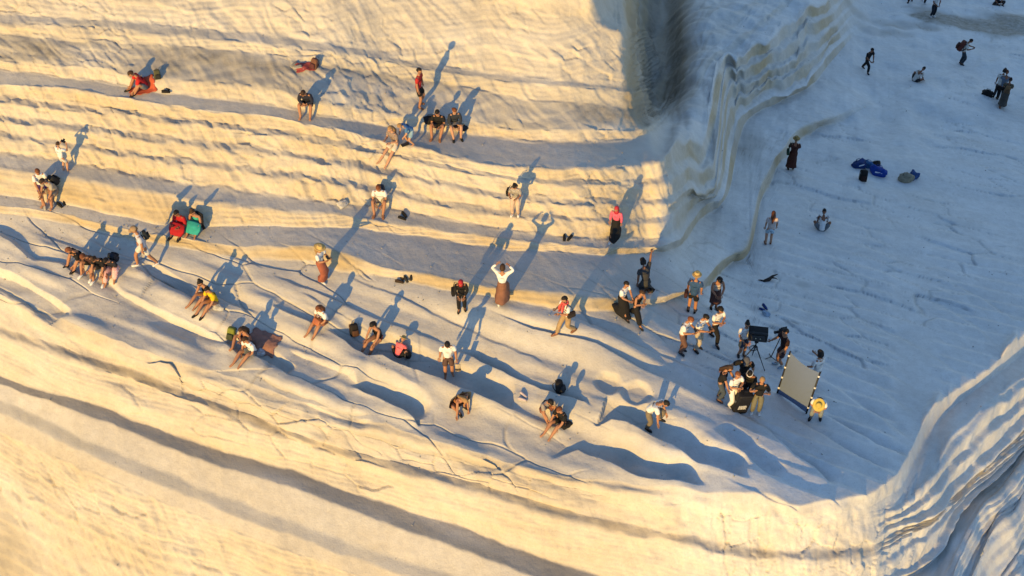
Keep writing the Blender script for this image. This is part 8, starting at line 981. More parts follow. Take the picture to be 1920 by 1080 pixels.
def equipment_case(at):
    z = ground(*at); o = empty('equipment_case', (at[0], at[1], z), R(8)); o.rotation_euler = (R(8), R(6), R(8)); tag(o, 'tall black equipment case with white print standing amid the crew', 'case')
    b = link_mesh('shell', *rbox(0.46, 0.32, 0.98, 0.06, 0.94, 3), mat(BLACK, 0.6), o)
    lab = []
    rng = random.Random(4)
    for r in range(4):
        x = -0.12
        while x < 0.11:
            w = 0.03 + 0.05 * rng.random(); lab.append(xf(rbox(w, 0.006, 0.035, 0.002), Matrix.Translation((x + w / 2, -0.160, 0.30 + r * 0.055)))); x += w + 0.012
    link_mesh('white_print', *merge(*lab), mat((0.7, 0.69, 0.66)), b)
    for s in (-1, 1): link_mesh('latch', *xf(rbox(0.03, 0.05, 0.09, 0.008), Matrix.Translation((s * 0.228, -0.05, 0.55))), mat((0.15, 0.15, 0.16), 0.4, 0.6), b)
    link_mesh('handle', *tube([(-0.09, 0, 0.97), (-0.08, 0, 1.06), (0.08, 0, 1.06), (0.09, 0, 0.97)], 0.014, 6), mat(CHAR, 0.5), o)
    return o

# ------------------------------------------------------------------ small worn pieces (parts) and things held in the hand (things)
def _world(job): return Matrix.Translation(job['root'].location) @ Matrix.Rotation(job['root'].rotation_euler.z, 4, 'Z')
def sunglasses(job):
    parts = [xf(rbox(0.052, 0.012, 0.034, 0.008), Matrix.Translation((s * 0.033, -0.096, -0.004))) for s in (-1, 1)]
    parts += [tube([(s * 0.058, -0.09, 0.014), (s * 0.084, -0.03, 0.014), (s * 0.082, 0.02, 0.01)], 0.005, 5) for s in (-1, 1)]
    v, f = xf(merge(*parts), job['HM']); link_mesh('sunglasses', v, f, mat(BLACK, 0.2), job['root'])
def headband(job):
    v, f = xf(lathe([(0.093, 0.035), (0.106, 0.05), (0.104, 0.085), (0.092, 0.095)], 18, 0.95, 1.15), job['HM']); link_mesh('headband', v, f[:-1], mat(WHITE), job['root'])
def scarf(job, c):
    nk, ch, h = job['neck'], job['chest'], job['h']
    ring = [nk + Vector((0.085 * h * math.cos(t), 0.075 * h * math.sin(t), 0.01)) for t in [k * math.pi / 5 for k in range(11)]]
    parts = [tube(ring, 0.036 * h, 7)]
    for s in (-1, 1): parts.append(tube([nk + Vector((s * 0.05, -0.08, 0)), ch + Vector((s * 0.075, -0.155 * h, 0.0)), ch + Vector((s * 0.085, -0.165 * h, -0.26 * h))], [(0.05, 0.022), (0.06, 0.02), (0.05, 0.012)], 7))
    v, f = merge(*parts); link_mesh('scarf', v, f, mat(c), job['root'])
def shawl(job, c):
    L, Rr_ = job['arm'][-1], job['arm'][1]; h = job['h']
    pts = [L[1] + Vector((-0.02, 0.02, 0)), L[0] + Vector((-0.02, 0.09, -0.05)), job['chest'] + Vector((0, 0.14 * h, -0.02)), Rr_[0] + Vector((0.02, 0.09, -0.05)), Rr_[1] + Vector((0.02, 0.02, 0)), Rr_[1] + Vector((0.05, 0.04, -0.26))]
    v, f = tube(pts, [(0.03, 0.05), (0.05, 0.11), (0.05, 0.13), (0.05, 0.11), (0.04, 0.08), (0.03, 0.05)], 8); link_mesh('shawl', v, f, mat(c), job['root'])
def socks(job):
    for s in (-1, 1):
        kn, an = job['legs'][s][1], job['legs'][s][2]; v, f = tube([kn.lerp(an, 0.72), an], [0.058, 0.05], 9); link_mesh('sock', v, f, mat(WHITE), job['root'])
def held_box(job, sides, dims, c, name, cat, label, drop=0.09):
    pts = [job['arm'][s][2] + job['arm'][s][3] * drop for s in sides]; m_ = sum(pts, Vector()) / len(pts)
    o = empty(name, (0, 0, 0)); tag(o, label, cat, 'things held in the hand'); o.matrix_world = _world(job) @ Matrix.Translation(m_) @ Matrix.Rotation(R(-35), 4, 'X')
    b = link_mesh('body', *rbox(*dims, min(dims) * 0.2), mat(c, 0.4), o)
    if cat == 'camera': link_mesh('lens', *xf(lathe([(0.032, 0), (0.034, 0.05), (0.026, 0.055)], 12), Matrix.Translation((0, -dims[1] / 2, dims[2] / 2)) @ Matrix.Rotation(R(90), 4, 'X')), mat(BLACK, 0.3), b)
    elif cat == 'phone': link_mesh('display', *xf(rbox(dims[0] * 0.86, 0.003, dims[2] * 0.88, 0.001), Matrix.Translation((0, dims[1] / 2, dims[2] * 0.06))), mat((0.02, 0.022, 0.03), 0.15), b)
    else: link_mesh('handle', *tube([(-0.08, 0, dims[2]), (-0.05, 0, dims[2] + 0.09), (0.05, 0, dims[2] + 0.09), (0.08, 0, dims[2])], 0.01, 5), mat(c), b)
    return o
def held_sandals(job, side, label):
    w = _world(job) @ (job['arm'][side][2] + job['arm'][side][3] * 0.16)
    o = empty('sandal_pair', w, job['root'].rotation_euler.z); tag(o, label, 'sandals', 'things held in the hand')
    for k in (-1, 1):
        M = Matrix.Translation((k * 0.03 + 0.03, 0, -0.16)) @ Matrix.Rotation(R(80), 4, 'X') @ Matrix.Rotation(k * 0.25, 4, 'Y')
        sh = link_mesh('sole', *xf(rbox(0.095, 0.28, 0.03, 0.012), M), mat((0.45, 0.36, 0.24)), o)
        link_mesh('strap', *xf(tube([(-0.045, -0.05, 0.03), (0, -0.05, 0.085), (0.045, -0.05, 0.03)], [(0.03, 0.006)] * 3, 6), M), mat((0.12, 0.09, 0.06)), sh)

# ------------------------------------------------------------------ the people, each where it stands or sits
for _job in (
    person('person in red t-shirt and grey shorts sitting on an orange towel, top left', (-11.97, 5.77, 3.35), -62, 1.0, 'hunch', 'knees', TAN, ('short', BRUN), ((0.55,0.02,0.02), 'short'), ('shorts', (0.16,0.16,0.17)), BLACK, None, 'visitors on the sunlit terraces'),
    person('person in navy jacket with bare legs sitting alone on upper ledge', (-6.64, 5.26, 3.11), -8, 1.0, 'hunch', 'folded', TAN, ('short', BRUN), ((0.02,0.022,0.04), 'long'), ('shorts', BLACK), None, None, 'visitors on the sunlit terraces'),
    person('boy in red t-shirt and black shorts standing on the highest ledge', (-3.07, 5.91, 2.48), 70, 0.93, 'stand', 'down', TAN, ('short', DARKHAIR), ((0.42,0.025,0.025), 'short', 1), ('shorts', BLACK), BROWN, None, 'visitors on the sunlit terraces'),
    person('man in black t-shirt sitting between a black bag and a long haired woman', (-2.41, 5.29, 2.06), -10, 1.0, 'sit', 'phone', TAN, ('short', DARKHAIR), (BLACK, 'short'), ('shorts', CHAR), BROWN, None, 'visitors on the sunlit terraces'),
    person('woman with long auburn hair and dark jacket sitting beside man in black', (-1.91, 5.37, 2.08), 12, 0.96, 'sit', 'lap', FAIR, ('long', AUBURN), ((0.03,0.035,0.05), 'long'), ('skirt', (0.55,0.42,0.3)), BLACK, None, 'visitors on the sunlit terraces'),
    person('woman in dark patterned top with long bare legs stretched down the rock', (-3.79, 4.30, 2.25), -38, 0.97, 'sitfar', 'phone', FAIR, ('long', BLOND), (striped((0.05,0.045,0.05),(0.35,0.25,0.2),14), 'short'), ('shorts', (0.66,0.58,0.48)), None, None, 'visitors on the sunlit terraces'),
    person('blond child in blue top bending down beside seated woman', (-3.28, 4.36, 2.17), -55, 0.78, 'bend', 'reach', FAIR, ('short', BLOND), ((0.08,0.2,0.42), 'short'), ('shorts', (0.25,0.4,0.55)), None, None, 'visitors on the sunlit terraces'),
    person('child in white top and white shorts standing holding a camera up', (-14.46, 3.41, 1.84), 150, 0.72, 'stand', 'face', FAIR, ('short', BRUN), (WHITE, 'short'), ('shorts', OFF), None, None, 'visitors on the sunlit terraces'),
    person('person in white t-shirt and purple shorts sitting at far left edge', (-15.18, 3.01, 1.56), 25, 0.98, 'sit', 'knees', TAN, ('short', AUBURN), (WHITE, 'short'), ('shorts', (0.12,0.05,0.2)), (0.5,0.46,0.4), None, 'visitors on the sunlit terraces'),
    person('person in grey beige t-shirt with dark backpack hunched at far left', (-14.74, 2.83, 1.50), -28, 1.0, 'hunch', 'knees', TAN, ('short', BRUN), ((0.42,0.36,0.28), 'short'), ('shorts', (0.32,0.24,0.17)), None, None, 'visitors on the sunlit terraces'),
    person('person in long red dress sitting beside woman in turquoise', (-10.49, 1.67, 1.05), -22, 0.98, 'sit', 'phone', BROWN, ('short', DARKHAIR), ((0.42,0.015,0.02), 'long'), ('longskirt', (0.45,0.015,0.02)), BLACK, None, 'visitors on the sunlit terraces'),
    person('woman in turquoise dress with black shawl sitting beside person in red', (-10.00, 1.72, 1.05), -20, 0.97, 'sit', 'lap', TAN, ('bun', BRUN), ((0.05,0.42,0.36), 'none'), ('longskirt', (0.04,0.40,0.33)), None, None, 'visitors on the sunlit terraces'),
    person('man in white t-shirt, white shorts and tan cap walking left', (-11.42, 0.26, 0.69), -62, 1.03, 'walk', 'down', TAN, ('short', BRUN), ((0.62,0.6,0.64), 'short', 1), ('shorts', (0.66,0.62,0.56)), WHITE, ('cap', (0.4,0.26,0.14)), 'visitors on the sunlit terraces'),
    person('person in black t-shirt with reddish head hunched at left end of a row of four', (-13.46, 0.39, 0.82), -50, 1.0, 'hunch', 'reach', TAN, ('short', (0.2,0.07,0.03)), (BLACK, 'short'), ('shorts', BLACK), BLACK, None, 'visitors on the sunlit terraces'),
    person('person in dark brown top, second from left in row of four seated', (-13.08, 0.18, 0.87), -25, 0.97, 'hunch', 'lap', TAN, ('short', AUBURN), ((0.06,0.025,0.02), 'short'), ('shorts', BLACK), WHITE, None, 'visitors on the sunlit terraces'),
    person('person in black top with bowed head, third in row of four seated', (-12.73, 0.06, 0.89), -20, 0.98, 'hunch', 'knees', TAN, ('bun', BRUN), (BLACK, 'short'), ('shorts', CHAR), WHITE, None, 'visitors on the sunlit terraces'),
    person('person in red and white striped trousers at right end of row of four', (-12.41, 0.03, 0.86), -12, 0.98, 'hunch', 'lap', TAN, ('short', DARKHAIR), ((0.02,0.02,0.03), 'short'), ('wide', striped((0.42,0.04,0.06),(0.7,0.6,0.55),22,0)), None, None, 'visitors on the sunlit terraces'),
    person('woman with dark hair bun and sunglasses sitting behind woman in yellow', (-9.36, -0.92, 0.63), -42, 0.97, 'sitfar', 'knees', TAN, ('bun', DARKHAIR), (BLACK, 'none'), ('brief', BLACK), None, None, 'visitors on the sunlit terraces'),
    person('woman in bright yellow top sitting with knees up', (-9.12, -1.20, 0.64), -40, 0.95, 'sitfar', 'knees', TAN, ('short', DARKHAIR), ((0.75,0.5,0.01), 'short'), ('brief', (0.2,0.06,0.03)), BLACK, None, 'visitors on the sunlit terraces'),
    person('woman in white top, straw hat and terracotta trousers standing with phone', (-5.91, -0.28, 0.69), 62, 0.9, 'stand', 'phone', TAN, ('long', BLOND), (WHITE, 'short'), ('longskirt', (0.33,0.1,0.06)), WHITE, ('straw', STRAW), 'visitors on the sunlit terraces'),
    person('woman in white t-shirt sitting on bed edge hugging orange bag', (-5.70, -1.88, 0.56), -38, 0.95, 'sitfar', 'lap', TAN, ('long', AUBURN), (WHITE, 'short'), ('shorts', (0.3,0.11,0.06)), None, None, 'visitors on the sunlit terraces'),
    person('bare shouldered person with brown towel sitting behind man in white', (-7.97, -2.51, 0.27), -40, 0.97, 'sit', 'folded', TAN, ('long', BRUN), ((0.35,0.15,0.1), 'none'), ('shorts', (0.02,0.025,0.05)), None, None, 'visitors on the sunlit terraces'),
    person('person in white t-shirt with long bare legs beside green backpack', (-7.80, -2.88, 0.26), -38, 1.0, 'sitfar', 'lap', TAN, ('short', BRUN), (WHITE, 'short'), ('shorts', (0.14,0.16,0.2)), None, None, 'visitors on the sunlit terraces'),
    person('tanned woman with long black curly hair and dark swimsuit sitting', (-4.04, -2.34, 0.32), -38, 0.97, 'sitfar', 'knees', TAN, ('curly', DARKHAIR), (BLACK, 'none'), ('brief', (0.3,0.06,0.03)), None, None, 'visitors on the sunlit terraces'),
    person('child in red striped top and straw hat crouching by black backpack', (-3.43, -2.84, -0.01), 150, 0.75, 'squat', 'reach', TAN, ('short', BLOND), (striped((0.6,0.03,0.05),(0.7,0.2,0.2),26), 'short'), ('shorts', BLACK), None, ('straw', STRAW), 'visitors on the sunlit terraces'),
    person('man in white t-shirt and brown shorts standing looking down, sandals in hand', (-1.90, -3.39, -0.17), 4, 1.04, 'look', 'carry', TAN, ('short', DARKHAIR), (WHITE, 'short', 1), ('shorts', (0.1,0.055,0.045)), None, None, 'visitors on the sunlit terraces'),
    person('woman in tan skirt crouching low with one arm reaching right', (-1.60, -4.69, 0.00), 40, 0.95, 'squat', 'reach', TAN, ('long', BLOND), ((0.55,0.25,0.14), 'none'), ('skirt', (0.48,0.3,0.14)), BLACK, None, 'visitors on the sunlit terraces'),
    person('man in white t-shirt with dark backpack sitting knees apart facing viewer', (-4.26, 2.78, 1.06), -4, 1.02, 'sit', 'lap', TAN, ('short', AUBURN), (WHITE, 'short'), ('shorts', (0.42,0.33,0.24)), BROWN, None, 'visitors on the sunlit terraces'),
    person('woman with black hair and pale trousers standing with black shoulder bag', (0.12, 2.26, 1.04), -15, 0.88, 'look', 'phone', TAN, ('long', DARKHAIR), (striped((0.02,0.02,0.02),(0.5,0.45,0.4),12), 'short'), ('trousers', (0.62,0.46,0.36)), WHITE, None, 'visitors on the sunlit terraces'),
    person('woman in pink top, red headscarf and black skirt walking', (3.36, 2.02, 0.18), -20, 0.86, 'walk', 'down', TAN, ('scarf', (0.5,0.03,0.05)), ((0.72,0.13,0.22), 'long', 1), ('longskirt', BLACK), WHITE, None, 'visitors on the sunlit terraces'),
    person('woman in red headscarf, black blouse and black trousers looking down', (-1.54, -1.40, 0.58), 2, 0.88, 'look', 'lap', TAN, ('scarf', (0.48,0.02,0.03)), (BLACK, 'long', 1), ('trousers', BLACK), BLACK, None, 'visitors on the sunlit terraces'),
    person('woman in white top with both arms raised and sheer brown long skirt', (-0.30, -1.14, 0.63), 170, 0.86, 'walk', 'head', TAN, ('curly', BRUN), (WHITE, 'long'), ('flare', (0.24,0.11,0.07)), WHITE, None, 'visitors on the sunlit terraces'),
    person('man in coral scarf, white t-shirt and khaki trousers striding left', (1.65, -2.30, 0.50), -62, 1.0, 'walk', 'phone', TAN, ('short', DARKHAIR), (WHITE, 'short', 1), ('trousers', (0.38,0.26,0.14)), BROWN, None, 'visitors on the sunlit terraces'),
    person('woman in dark grey dress holding a phone high above her head', (4.24, 0.01, -0.13), 200, 0.95, 'kneel', 'oneup', BROWN, ('curly', DARKHAIR), ((0.045,0.045,0.05), 'short'), ('flare', (0.05,0.05,0.052)), None, None, 'visitors on the sunlit terraces'),
    person('woman in white t-shirt and long black skirt walking beside woman in dungarees', (3.37, -1.30, 0.21), 48, 0.92, 'walk', 'lap', TAN, ('short', DARKHAIR), (WHITE, 'short'), ('longskirt', BLACK), BLACK, None, 'visitors on the sunlit terraces'),
    person('woman in black dungarees with bare arms beside woman in white t-shirt', (3.81, -1.40, 0.02), 40, 0.92, 'stride', 'folded', TAN, ('short', BRUN), (BLACK, 'none', 1), ('wide', BLACK), BLACK, None, 'visitors on the sunlit terraces'),
    person('person in blue t-shirt, black shorts and straw hat seen from behind', (5.80, -0.01, -1.17), 165, 1.03, 'stand', 'down', TAN, ('short', BRUN), ((0.03,0.08,0.2), 'short', 1), ('shorts', BLACK), BLACK, ('fedora', STRAW, (0.25,0.12,0.04)), 'visitors on the shaded platform'),
    person('woman with dark curly hair, pale top and brown skirt beside straw hat', (6.68, 0.88, -1.98), 8, 0.98, 'look', 'lap', TAN, ('curly', DARKHAIR), ((0.6,0.5,0.42), 'none'), ('skirt', (0.09,0.04,0.035)), BLACK, None, 'visitors on the shaded platform'),
    person('person in white t-shirt and black trousers with dark hair over face', (6.40, -1.12, -1.21), 30, 0.98, 'walk', 'folded', TAN, ('curly', DARKHAIR), (WHITE, 'short', 1), ('trousers', BLACK), BLACK, None, 'visitors on the shaded platform'),
    person('man in white polo and beige trousers looking at his phone', (5.72, -1.94, -0.67), 45, 1.03, 'look', 'phone', TAN, ('short', DARKHAIR), (WHITE, 'short', 1), ('trousers', (0.48,0.4,0.3)), BLACK, None, 'visitors on the shaded platform'),
    person('man in white t-shirt and brown trousers with short reddish hair', (5.18, -2.30, -0.36), 55, 1.02, 'look', 'phone', TAN, ('short', AUBURN), (WHITE, 'short', 1), ('trousers', (0.14,0.07,0.05)), CHAR, None, 'visitors on the shaded platform'),
    person('woman with hair bun, white crop top and denim shorts beside the monitor', (7.27, -1.54, -1.48), 6, 0.97, 'stand', 'lap', TAN, ('bun', DARKHAIR), (WHITE, 'short'), ('shorts', (0.03,0.045,0.08)), CHAR, None, 'film crew on the platform'),
    person('man in dark t-shirt and brown shorts with white socks at camera stand', (8.52, -1.76, -1.75), -70, 1.04, 'stand', 'grip', TAN, ('short', DARKHAIR), ((0.03,0.012,0.012), 'short', 1), ('shorts', (0.07,0.035,0.035)), (0.4,0.5,0.6), None, 'film crew on the platform'),
    person('man in black t-shirt and grey cap standing over the black case', (6.94, -3.50, -0.77), -8, 1.06, 'look', 'out', TAN, ('short', BRUN), (BLACK, 'short', 1), ('trousers', CHAR), CHAR, ('cap', (0.1,0.1,0.11)), 'film crew on the platform'),
    person('woman with long dark hair, black top and jeans reaching towards the group', (6.17, -4.08, -0.41), 62, 0.98, 'look', 'reach', TAN, ('long', BRUN), (BLACK, 'short', 1), ('trousers', (0.06,0.075,0.095)), BROWN, None, 'film crew on the platform'),
    person('person in white jumpsuit standing left of the black case', (6.54, -4.29, -0.47), 25, 0.95, 'stand', 'folded', TAN, ('short', AUBURN), (WHITE, 'short'), ('trousers', WHITE), WHITE, None, 'film crew on the platform'),
    person('person with white headband behind the black case', (7.05, -3.97, -0.68), -25, 0.96, 'look', 'reach', BROWN, ('short', DARKHAIR), (BLACK, 'long', 1), ('trousers', BLACK), BLACK, None, 'film crew on the platform'),
    person('man in black t-shirt, olive trousers and white sneakers shading his eyes', (7.27, -4.46, -0.60), -12, 1.0, 'stand', 'face', TAN, ('short', BLOND), (BLACK, 'short', 1), ('trousers', (0.17,0.16,0.11)), WHITE, None, 'film crew on the platform'),
    person('person with black curly hair and white t-shirt half hidden behind the screen', (9.39, -2.82, -1.55), -150, 1.0, 'stand', 'grip', TAN, ('curly', DARKHAIR), (WHITE, 'short', 1), ('trousers', (0.1,0.12,0.16)), BLACK, None, 'film crew on the platform'),
    person('person in white shirt and straw hat gripping right edge of screen', (9.13, -4.42, -0.91), -20, 0.98, 'bend', 'folded', TAN, ('short', BRUN), (WHITE, 'short', 1), ('trousers', (0.2,0.23,0.24)), BLACK, ('straw', (0.55,0.42,0.1), (0.3,0.2,0.05)), 'film crew on the platform'),
    person('man in white t-shirt and khaki trousers on one leg putting on a shoe', (3.95, -5.32, -0.25), 62, 1.03, 'oneleg', 'reach', TAN, ('short', DARKHAIR), (WHITE, 'short', 1), ('trousers', (0.2,0.16,0.11)), BLACK, None, 'visitors on the sunlit terraces'),
    person('man in grey t-shirt and sunglasses sitting beside woman in black', (0.94, -4.80, -0.01), 30, 1.0, 'hunch', 'knees', TAN, ('short', DARKHAIR), ((0.33,0.28,0.25), 'short'), ('shorts', (0.2,0.07,0.05)), None, None, 'visitors on the sunlit terraces'),
    person('woman in black top with auburn hair and bare legs beside man in grey', (1.50, -5.18, -0.13), -45, 0.97, 'sitfar', 'knees', TAN, ('short', AUBURN), (BLACK, 'short'), ('shorts', BLACK), None, None, 'visitors on the sunlit terraces'),
    person('girl with long auburn hair, pale top and light blue shorts seen from behind', (9.59, 6.55, -4.82), 176, 0.95, 'stand', 'down', FAIR, ('long', AUBURN), ((0.6,0.5,0.46), 'short'), ('shorts', (0.45,0.62,0.75)), BROWN, None, 'visitors on the shaded platform'),
    person('person in white t-shirt with dark hair crouching with back turned', (11.96, 8.11, -5.62), 170, 0.95, 'squat', 'knees', BROWN, ('short', DARKHAIR), (WHITE, 'short', 1), ('shorts', (0.15,0.16,0.17)), BLACK, None, 'visitors on the shaded platform'),
    person('person in long dark red dress and straw hat climbing the slope', (11.79, 13.58, -7.58), 172, 1.0, 'stand', 'lap', BROWN, ('short', BRUN), ((0.06,0.018,0.012), 'long', 1), ('longskirt', (0.07,0.02,0.013)), BLACK, ('fedora', (0.3,0.2,0.07)), 'visitors on the shaded platform'),
    person('person dressed in black with bare arms walking on the far slope', (18.09, 26.44, -12.72), 25, 0.96, 'stride', 'lap', BROWN, ('short', DARKHAIR), (BLACK, 'short', 1), ('trousers', BLACK), BLACK, None, 'visitors on the shaded platform'),
    person('person in white top crouching alone on far slope', (20.49, 25.53, -12.64), 120, 0.98, 'squat', 'knees', BROWN, ('short', DARKHAIR), (OFF, 'short', 1), ('shorts', CHAR), None, None, 'visitors on the shaded platform'),
    person('hiker in white top and dark jeans carrying big red and black backpack', (23.96, 29.08, -14.39), 70, 1.0, 'look', 'phone', BROWN, ('short', DARKHAIR), (OFF, 'short', 1), ('trousers', (0.03,0.045,0.06)), BLACK, None, 'visitors on the shaded platform'),
    person('person with dark curly hair standing behind person in grey t-shirt', (24.21, 24.11, -12.56), 150, 1.0, 'look', 'down', BROWN, ('curly', DARKHAIR), (OFF, 'short', 1), ('trousers', CHAR), BLACK, None, 'visitors on the shaded platform'),
    person('person in blue grey t-shirt and black trousers bending over a bag', (24.36, 23.98, -12.55), 170, 1.0, 'look', 'reach', BROWN, ('short', BRUN), ((0.14,0.18,0.24), 'short', 1), ('trousers', BLACK), BLACK, None, 'visitors on the shaded platform'),
    person('person in olive wrap and tan backpack walking at far right', (24.25, 23.19, -12.33), 160, 1.02, 'walk', 'lap', BROWN, ('short', DARKHAIR), ((0.08,0.07,0.045), 'short', 1), ('longskirt', (0.075,0.065,0.055)), BROWN, None, 'visitors on the shaded platform'),
    person('person in white top and dark trousers standing near the top edge', (24.55, 36.64, -16.95), 10, 1.0, 'stand', 'lap', BROWN, ('long', DARKHAIR), (WHITE, 'short'), ('trousers', (0.015,0.02,0.03)), WHITE, None, 'visitors on the shaded platform'),
    person('person in dark clothes and white shoes cut by the top edge', (24.88, 39.70, -18.22), 20, 1.0, 'walk', 'down', BROWN, ('short', DARKHAIR), (CHAR, 'short', 1), ('trousers', CHAR), WHITE, None, 'visitors on the shaded platform'),
    person('person in black trousers next to white shoes at the top edge', (24.07, 39.56, -18.04), -20, 1.0, 'walk', 'down', BROWN, ('short', DARKHAIR), (CHAR, 'short', 1), ('trousers', BLACK), BLACK, None, 'visitors on the shaded platform'),
    person('person in dark clothes sitting at the top right edge', (29.83, 40.76, -19.05), 10, 1.0, 'sit', 'lap', BROWN, ('short', DARKHAIR), (CHAR, 'short', 1), ('trousers', BLACK), BLACK, None, 'visitors on the shaded platform'),
): pass
finish_people()

_by = {j['root']['label']: j for j in _people}
def _find(start): return next(j for l, j in _by.items() if l.startswith(start))
worn(_find('man in white t-shirt, white shorts'), 'backpack', (0.02, 0.025, 0.03), 'small dark backpack worn by walking man in cap', 0.7)
worn(_find('person in grey beige t-shirt'), 'backpack', (0.02, 0.02, 0.022), 'dark backpack worn by hunched person at far left', 0.95)
worn(_find('person in red and white striped'), 'backpack', (0.015, 0.02, 0.035), 'black backpack worn at right end of row of four', 0.95)
worn(_find('man in white t-shirt with dark backpack'), 'backpack', (0.03, 0.035, 0.05), 'dark backpack worn by seated man facing viewer', 0.95)
worn(_find('hiker in white top'), 'backpack', (0.12, 0.03, 0.02), 'big red and black backpack worn by hiker', 1.35)
worn(_find('person in olive wrap'), 'backpack', (0.2, 0.11, 0.05), 'tan backpack worn at far right', 0.9)
worn(_find('woman with black hair and pale'), 'sidebag', (0.012, 0.011, 0.012), 'black shoulder bag of woman in pale trousers', -1)
worn(_find('woman in red headscarf, black'), 'sidebag', (0.012, 0.011, 0.012), 'black handbag of woman in red headscarf and black', -1)
worn(_find('man in coral scarf'), 'sidebag', (0.03, 0.018, 0.015), 'dark hip bag of striding man', 1)
worn(_find('person in blue t-shirt, black shorts'), 'sidebag', (0.05, 0.018, 0.02), 'small dark bag held by person in blue t-shirt', 1)
worn(_find('person in long dark red dress'), 'sidebag', (0.015, 0.05, 0.03), 'dark green bag carried by person in long dress', 1)
sunglasses(_find('woman with dark hair bun and sung')); sunglasses(_find('man in grey t-shirt and sung')); sunglasses(_find('woman with hair bun, white crop'))
headband(_find('person with white headband')); scarf(_find('man in coral scarf'), (0.75, 0.12, 0.11)); shawl(_find('woman in turquoise'), BLACK); socks(_find('man in dark t-shirt and brown shorts'))
PH = (0.085, 0.012, 0.16)
held_box(_find('woman in white top, straw hat'), (-1, 1), PH, BLACK, 'phone', 'phone', 'black phone held by woman in terracotta trousers')
held_box(_find('man in white polo'), (-1, 1), PH, BLACK, 'phone', 'phone', 'black phone held by man in white polo')
held_box(_find('man in white t-shirt and brown trousers'), (-1, 1), PH, BLACK, 'phone', 'phone', 'dark phone held by man with reddish hair')
held_box(_find('woman in dark grey dress'), (-1,), PH, BLACK, 'phone', 'phone', 'phone held high by woman in dark grey dress')
held_box(_find('child in white top and white'), (-1, 1), (0.14, 0.08, 0.09), BLACK, 'camera', 'camera', 'small camera held up by child in white')
held_box(_find('woman in white t-shirt sitting on bed edge'), (-1, 1), (0.26, 0.16, 0.2), (0.42, 0.13, 0.05), 'handbag', 'bag', 'orange bag on the lap of woman in white', 0.04)
held_sandals(_find('man in white t-shirt and brown shorts'), 1, 'pair of sandals in the hand of man in brown shorts')
backpack((-11.57, 5.93, 3.65), 20, 0.75, (0.09,0.085,0.04), (0.03,0.03,0.025), 'olive backpack lying behind person in red t-shirt')
towel((-12.07, 5.70, 3.32), 20, 0.85, 0.42, mat((0.5,0.1,0.05)), 'orange towel under person in red t-shirt')
shoe_pair((-11.28, 5.64, 3.37), 70, BLACK, 'black shoes standing beside orange towel')
backpack((-6.57, 6.68, 3.46), -30, 0.85, (0.17,0.075,0.045), (0.1,0.03,0.03), 'brown backpack beside striped cloth on upper ledge')
towel((-6.84, 6.64, 3.54), 15, 0.6, 0.35, striped((0.4,0.05,0.05),(0.15,0.04,0.03),9,0), 'red striped cloth beside brown backpack')
shoe_pair((-7.13, 6.63, 3.56), -60, (0.25,0.24,0.23), 'grey and black shoes left of striped cloth')
bag((-2.70, 5.41, 2.24), 10, 0.95, BLACK, 'black bag left of man in black t-shirt')
bag((-1.65, 5.34, 2.01), -20, 0.7, (0.02,0.022,0.03), 'dark bag right of woman with auburn hair')
phone((-3.48, 4.24, 2.23), 30, 'black phone lying beside bending child')
shoe_pair((-14.54, 2.57, 1.20), 30, BLACK, 'black shoes at the feet of the two at far left')
bag((-5.45, 2.47, 1.27), 40, 0.8, (0.55,0.53,0.5), 'white and grey bag on ledge left of man with backpack')
shoe_pair((-3.52, 2.30, 0.89), 50, BLACK, 'small black sandals right of seated man with backpack')
shoe_pair((1.77, 1.61, 0.60), -20, BLACK, 'black sandals left of woman in pink')
shoe_pair((-3.49, -0.31, 0.72), 60, (0.05,0.03,0.02), 'brown sandals beside black sandals on middle ledge')
shoe_pair((-3.22, -0.31, 0.79), 10, (0.03,0.028,0.025), 'black strappy sandals beside brown sandals on middle ledge')
bag((-9.01, -1.39, 0.62), 0, 0.75, (0.45,0.45,0.46), 'white and black bag beside woman in yellow')
backpack((-8.56, -2.32, 0.30), -15, 0.95, (0.2,0.22,0.035), (0.05,0.06,0.03), 'green backpack standing beside couple')
towel((-7.55, -2.47, 0.33), -20, 0.9, 0.7, mat((0.33,0.17,0.13)), 'brown pink towel spread behind couple')
bag((-7.64, -2.82, 0.14), 40, 0.7, (0.5,0.5,0.52), 'pale bag right of person in white t-shirt with long legs')
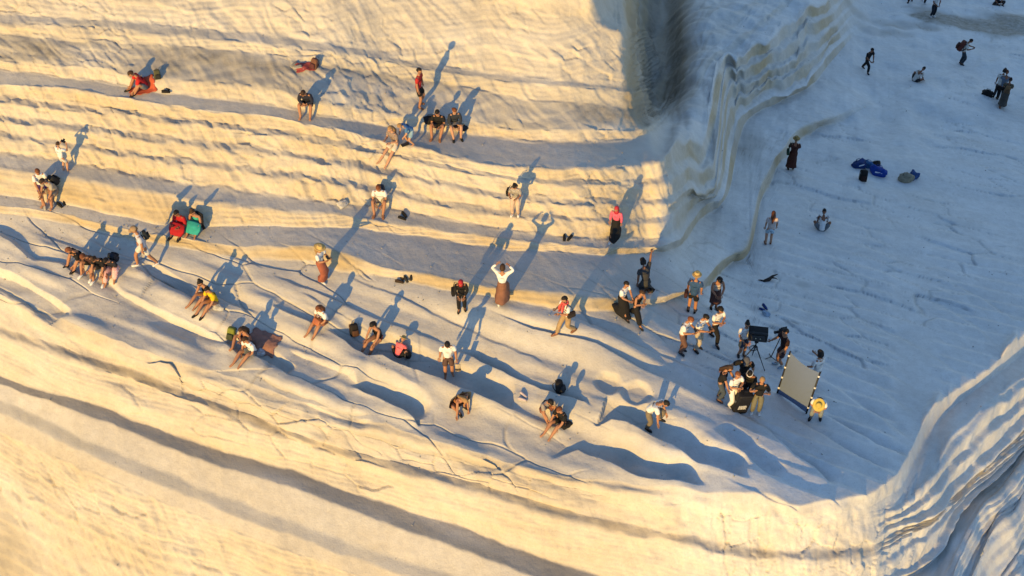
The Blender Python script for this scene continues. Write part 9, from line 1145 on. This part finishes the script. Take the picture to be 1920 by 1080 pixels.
backpack((-4.81, -2.16, 0.26), 25, 0.95, (0.018,0.014,0.012), (0.09,0.04,0.02), 'black and brown backpack alone in the trough')
backpack((-3.17, -2.80, 0.02), 150, 0.85, BLACK, (0.06,0.06,0.065), 'black backpack beside child in straw hat')
phone((-1.38, -4.44, 0.18), -30, 'black case lying above crouching woman')
shoe_pair((0.32, -4.41, 0.05), 60, (0.6,0.5,0.5), 'white and red sneakers in the trough')
backpack((1.44, -4.14, 0.02), 60, 0.95, BLACK, CHAR, 'black backpack lying behind man in grey t-shirt')
bag((1.58, -5.27, -0.16), 20, 0.7, BLACK, 'black bag at the side of woman in black top')
bag((14.90, 14.31, -8.09), 20, 1.35, (0.012,0.04,0.16), 'navy blue bag with white strip among the pile', (0.75,0.75,0.75))
bag((15.30, 14.43, -8.19), -40, 1.15, (0.03,0.12,0.28), 'light blue bag between navy bag and black bag')
bag((15.65, 13.88, -8.12), -15, 1.5, (0.01,0.05,0.3), 'bright blue flat bag with white mark', (0.7,0.7,0.75))
bag((15.67, 14.48, -8.24), 30, 1.0, BLACK, 'round black bag behind bright blue bag')
backpack((14.72, 12.90, -7.56), 0, 1.15, BLACK, (0.03,0.012,0.01), 'black backpack in front of the blue bags')
bag((16.75, 13.45, -8.08), 10, 1.35, (0.3,0.26,0.18), 'beige cloth bag lying beside blue bundle')
bag((17.14, 13.73, -8.19), 50, 1.2, (0.02,0.07,0.22), 'blue bundle behind beige cloth bag')
shoe_pair((8.60, 1.73, -3.01), 40, (0.02,0.05,0.2), 'blue shoes on the shaded platform')
bag((8.62, 1.38, -2.88), -50, 0.6, (0.4,0.5,0.62), 'small pale pouch beside blue shoes')
bag((23.80, 24.22, -12.44), -25, 1.2, BLACK, 'black bag lying at far right beside standing people')
driftwood((9.14, 3.75, -3.76), 35, 'dark twisted piece of driftwood on shaded platform')
diffusion_screen((8.14, -3.35, -1.1), (8.89, -4.23, -0.96))
monitor_on_tripod((7.59, -1.87, -1.5))
camera_on_stand((8.29, -1.37, -1.85))
equipment_case((6.74, -4.44, -0.49))
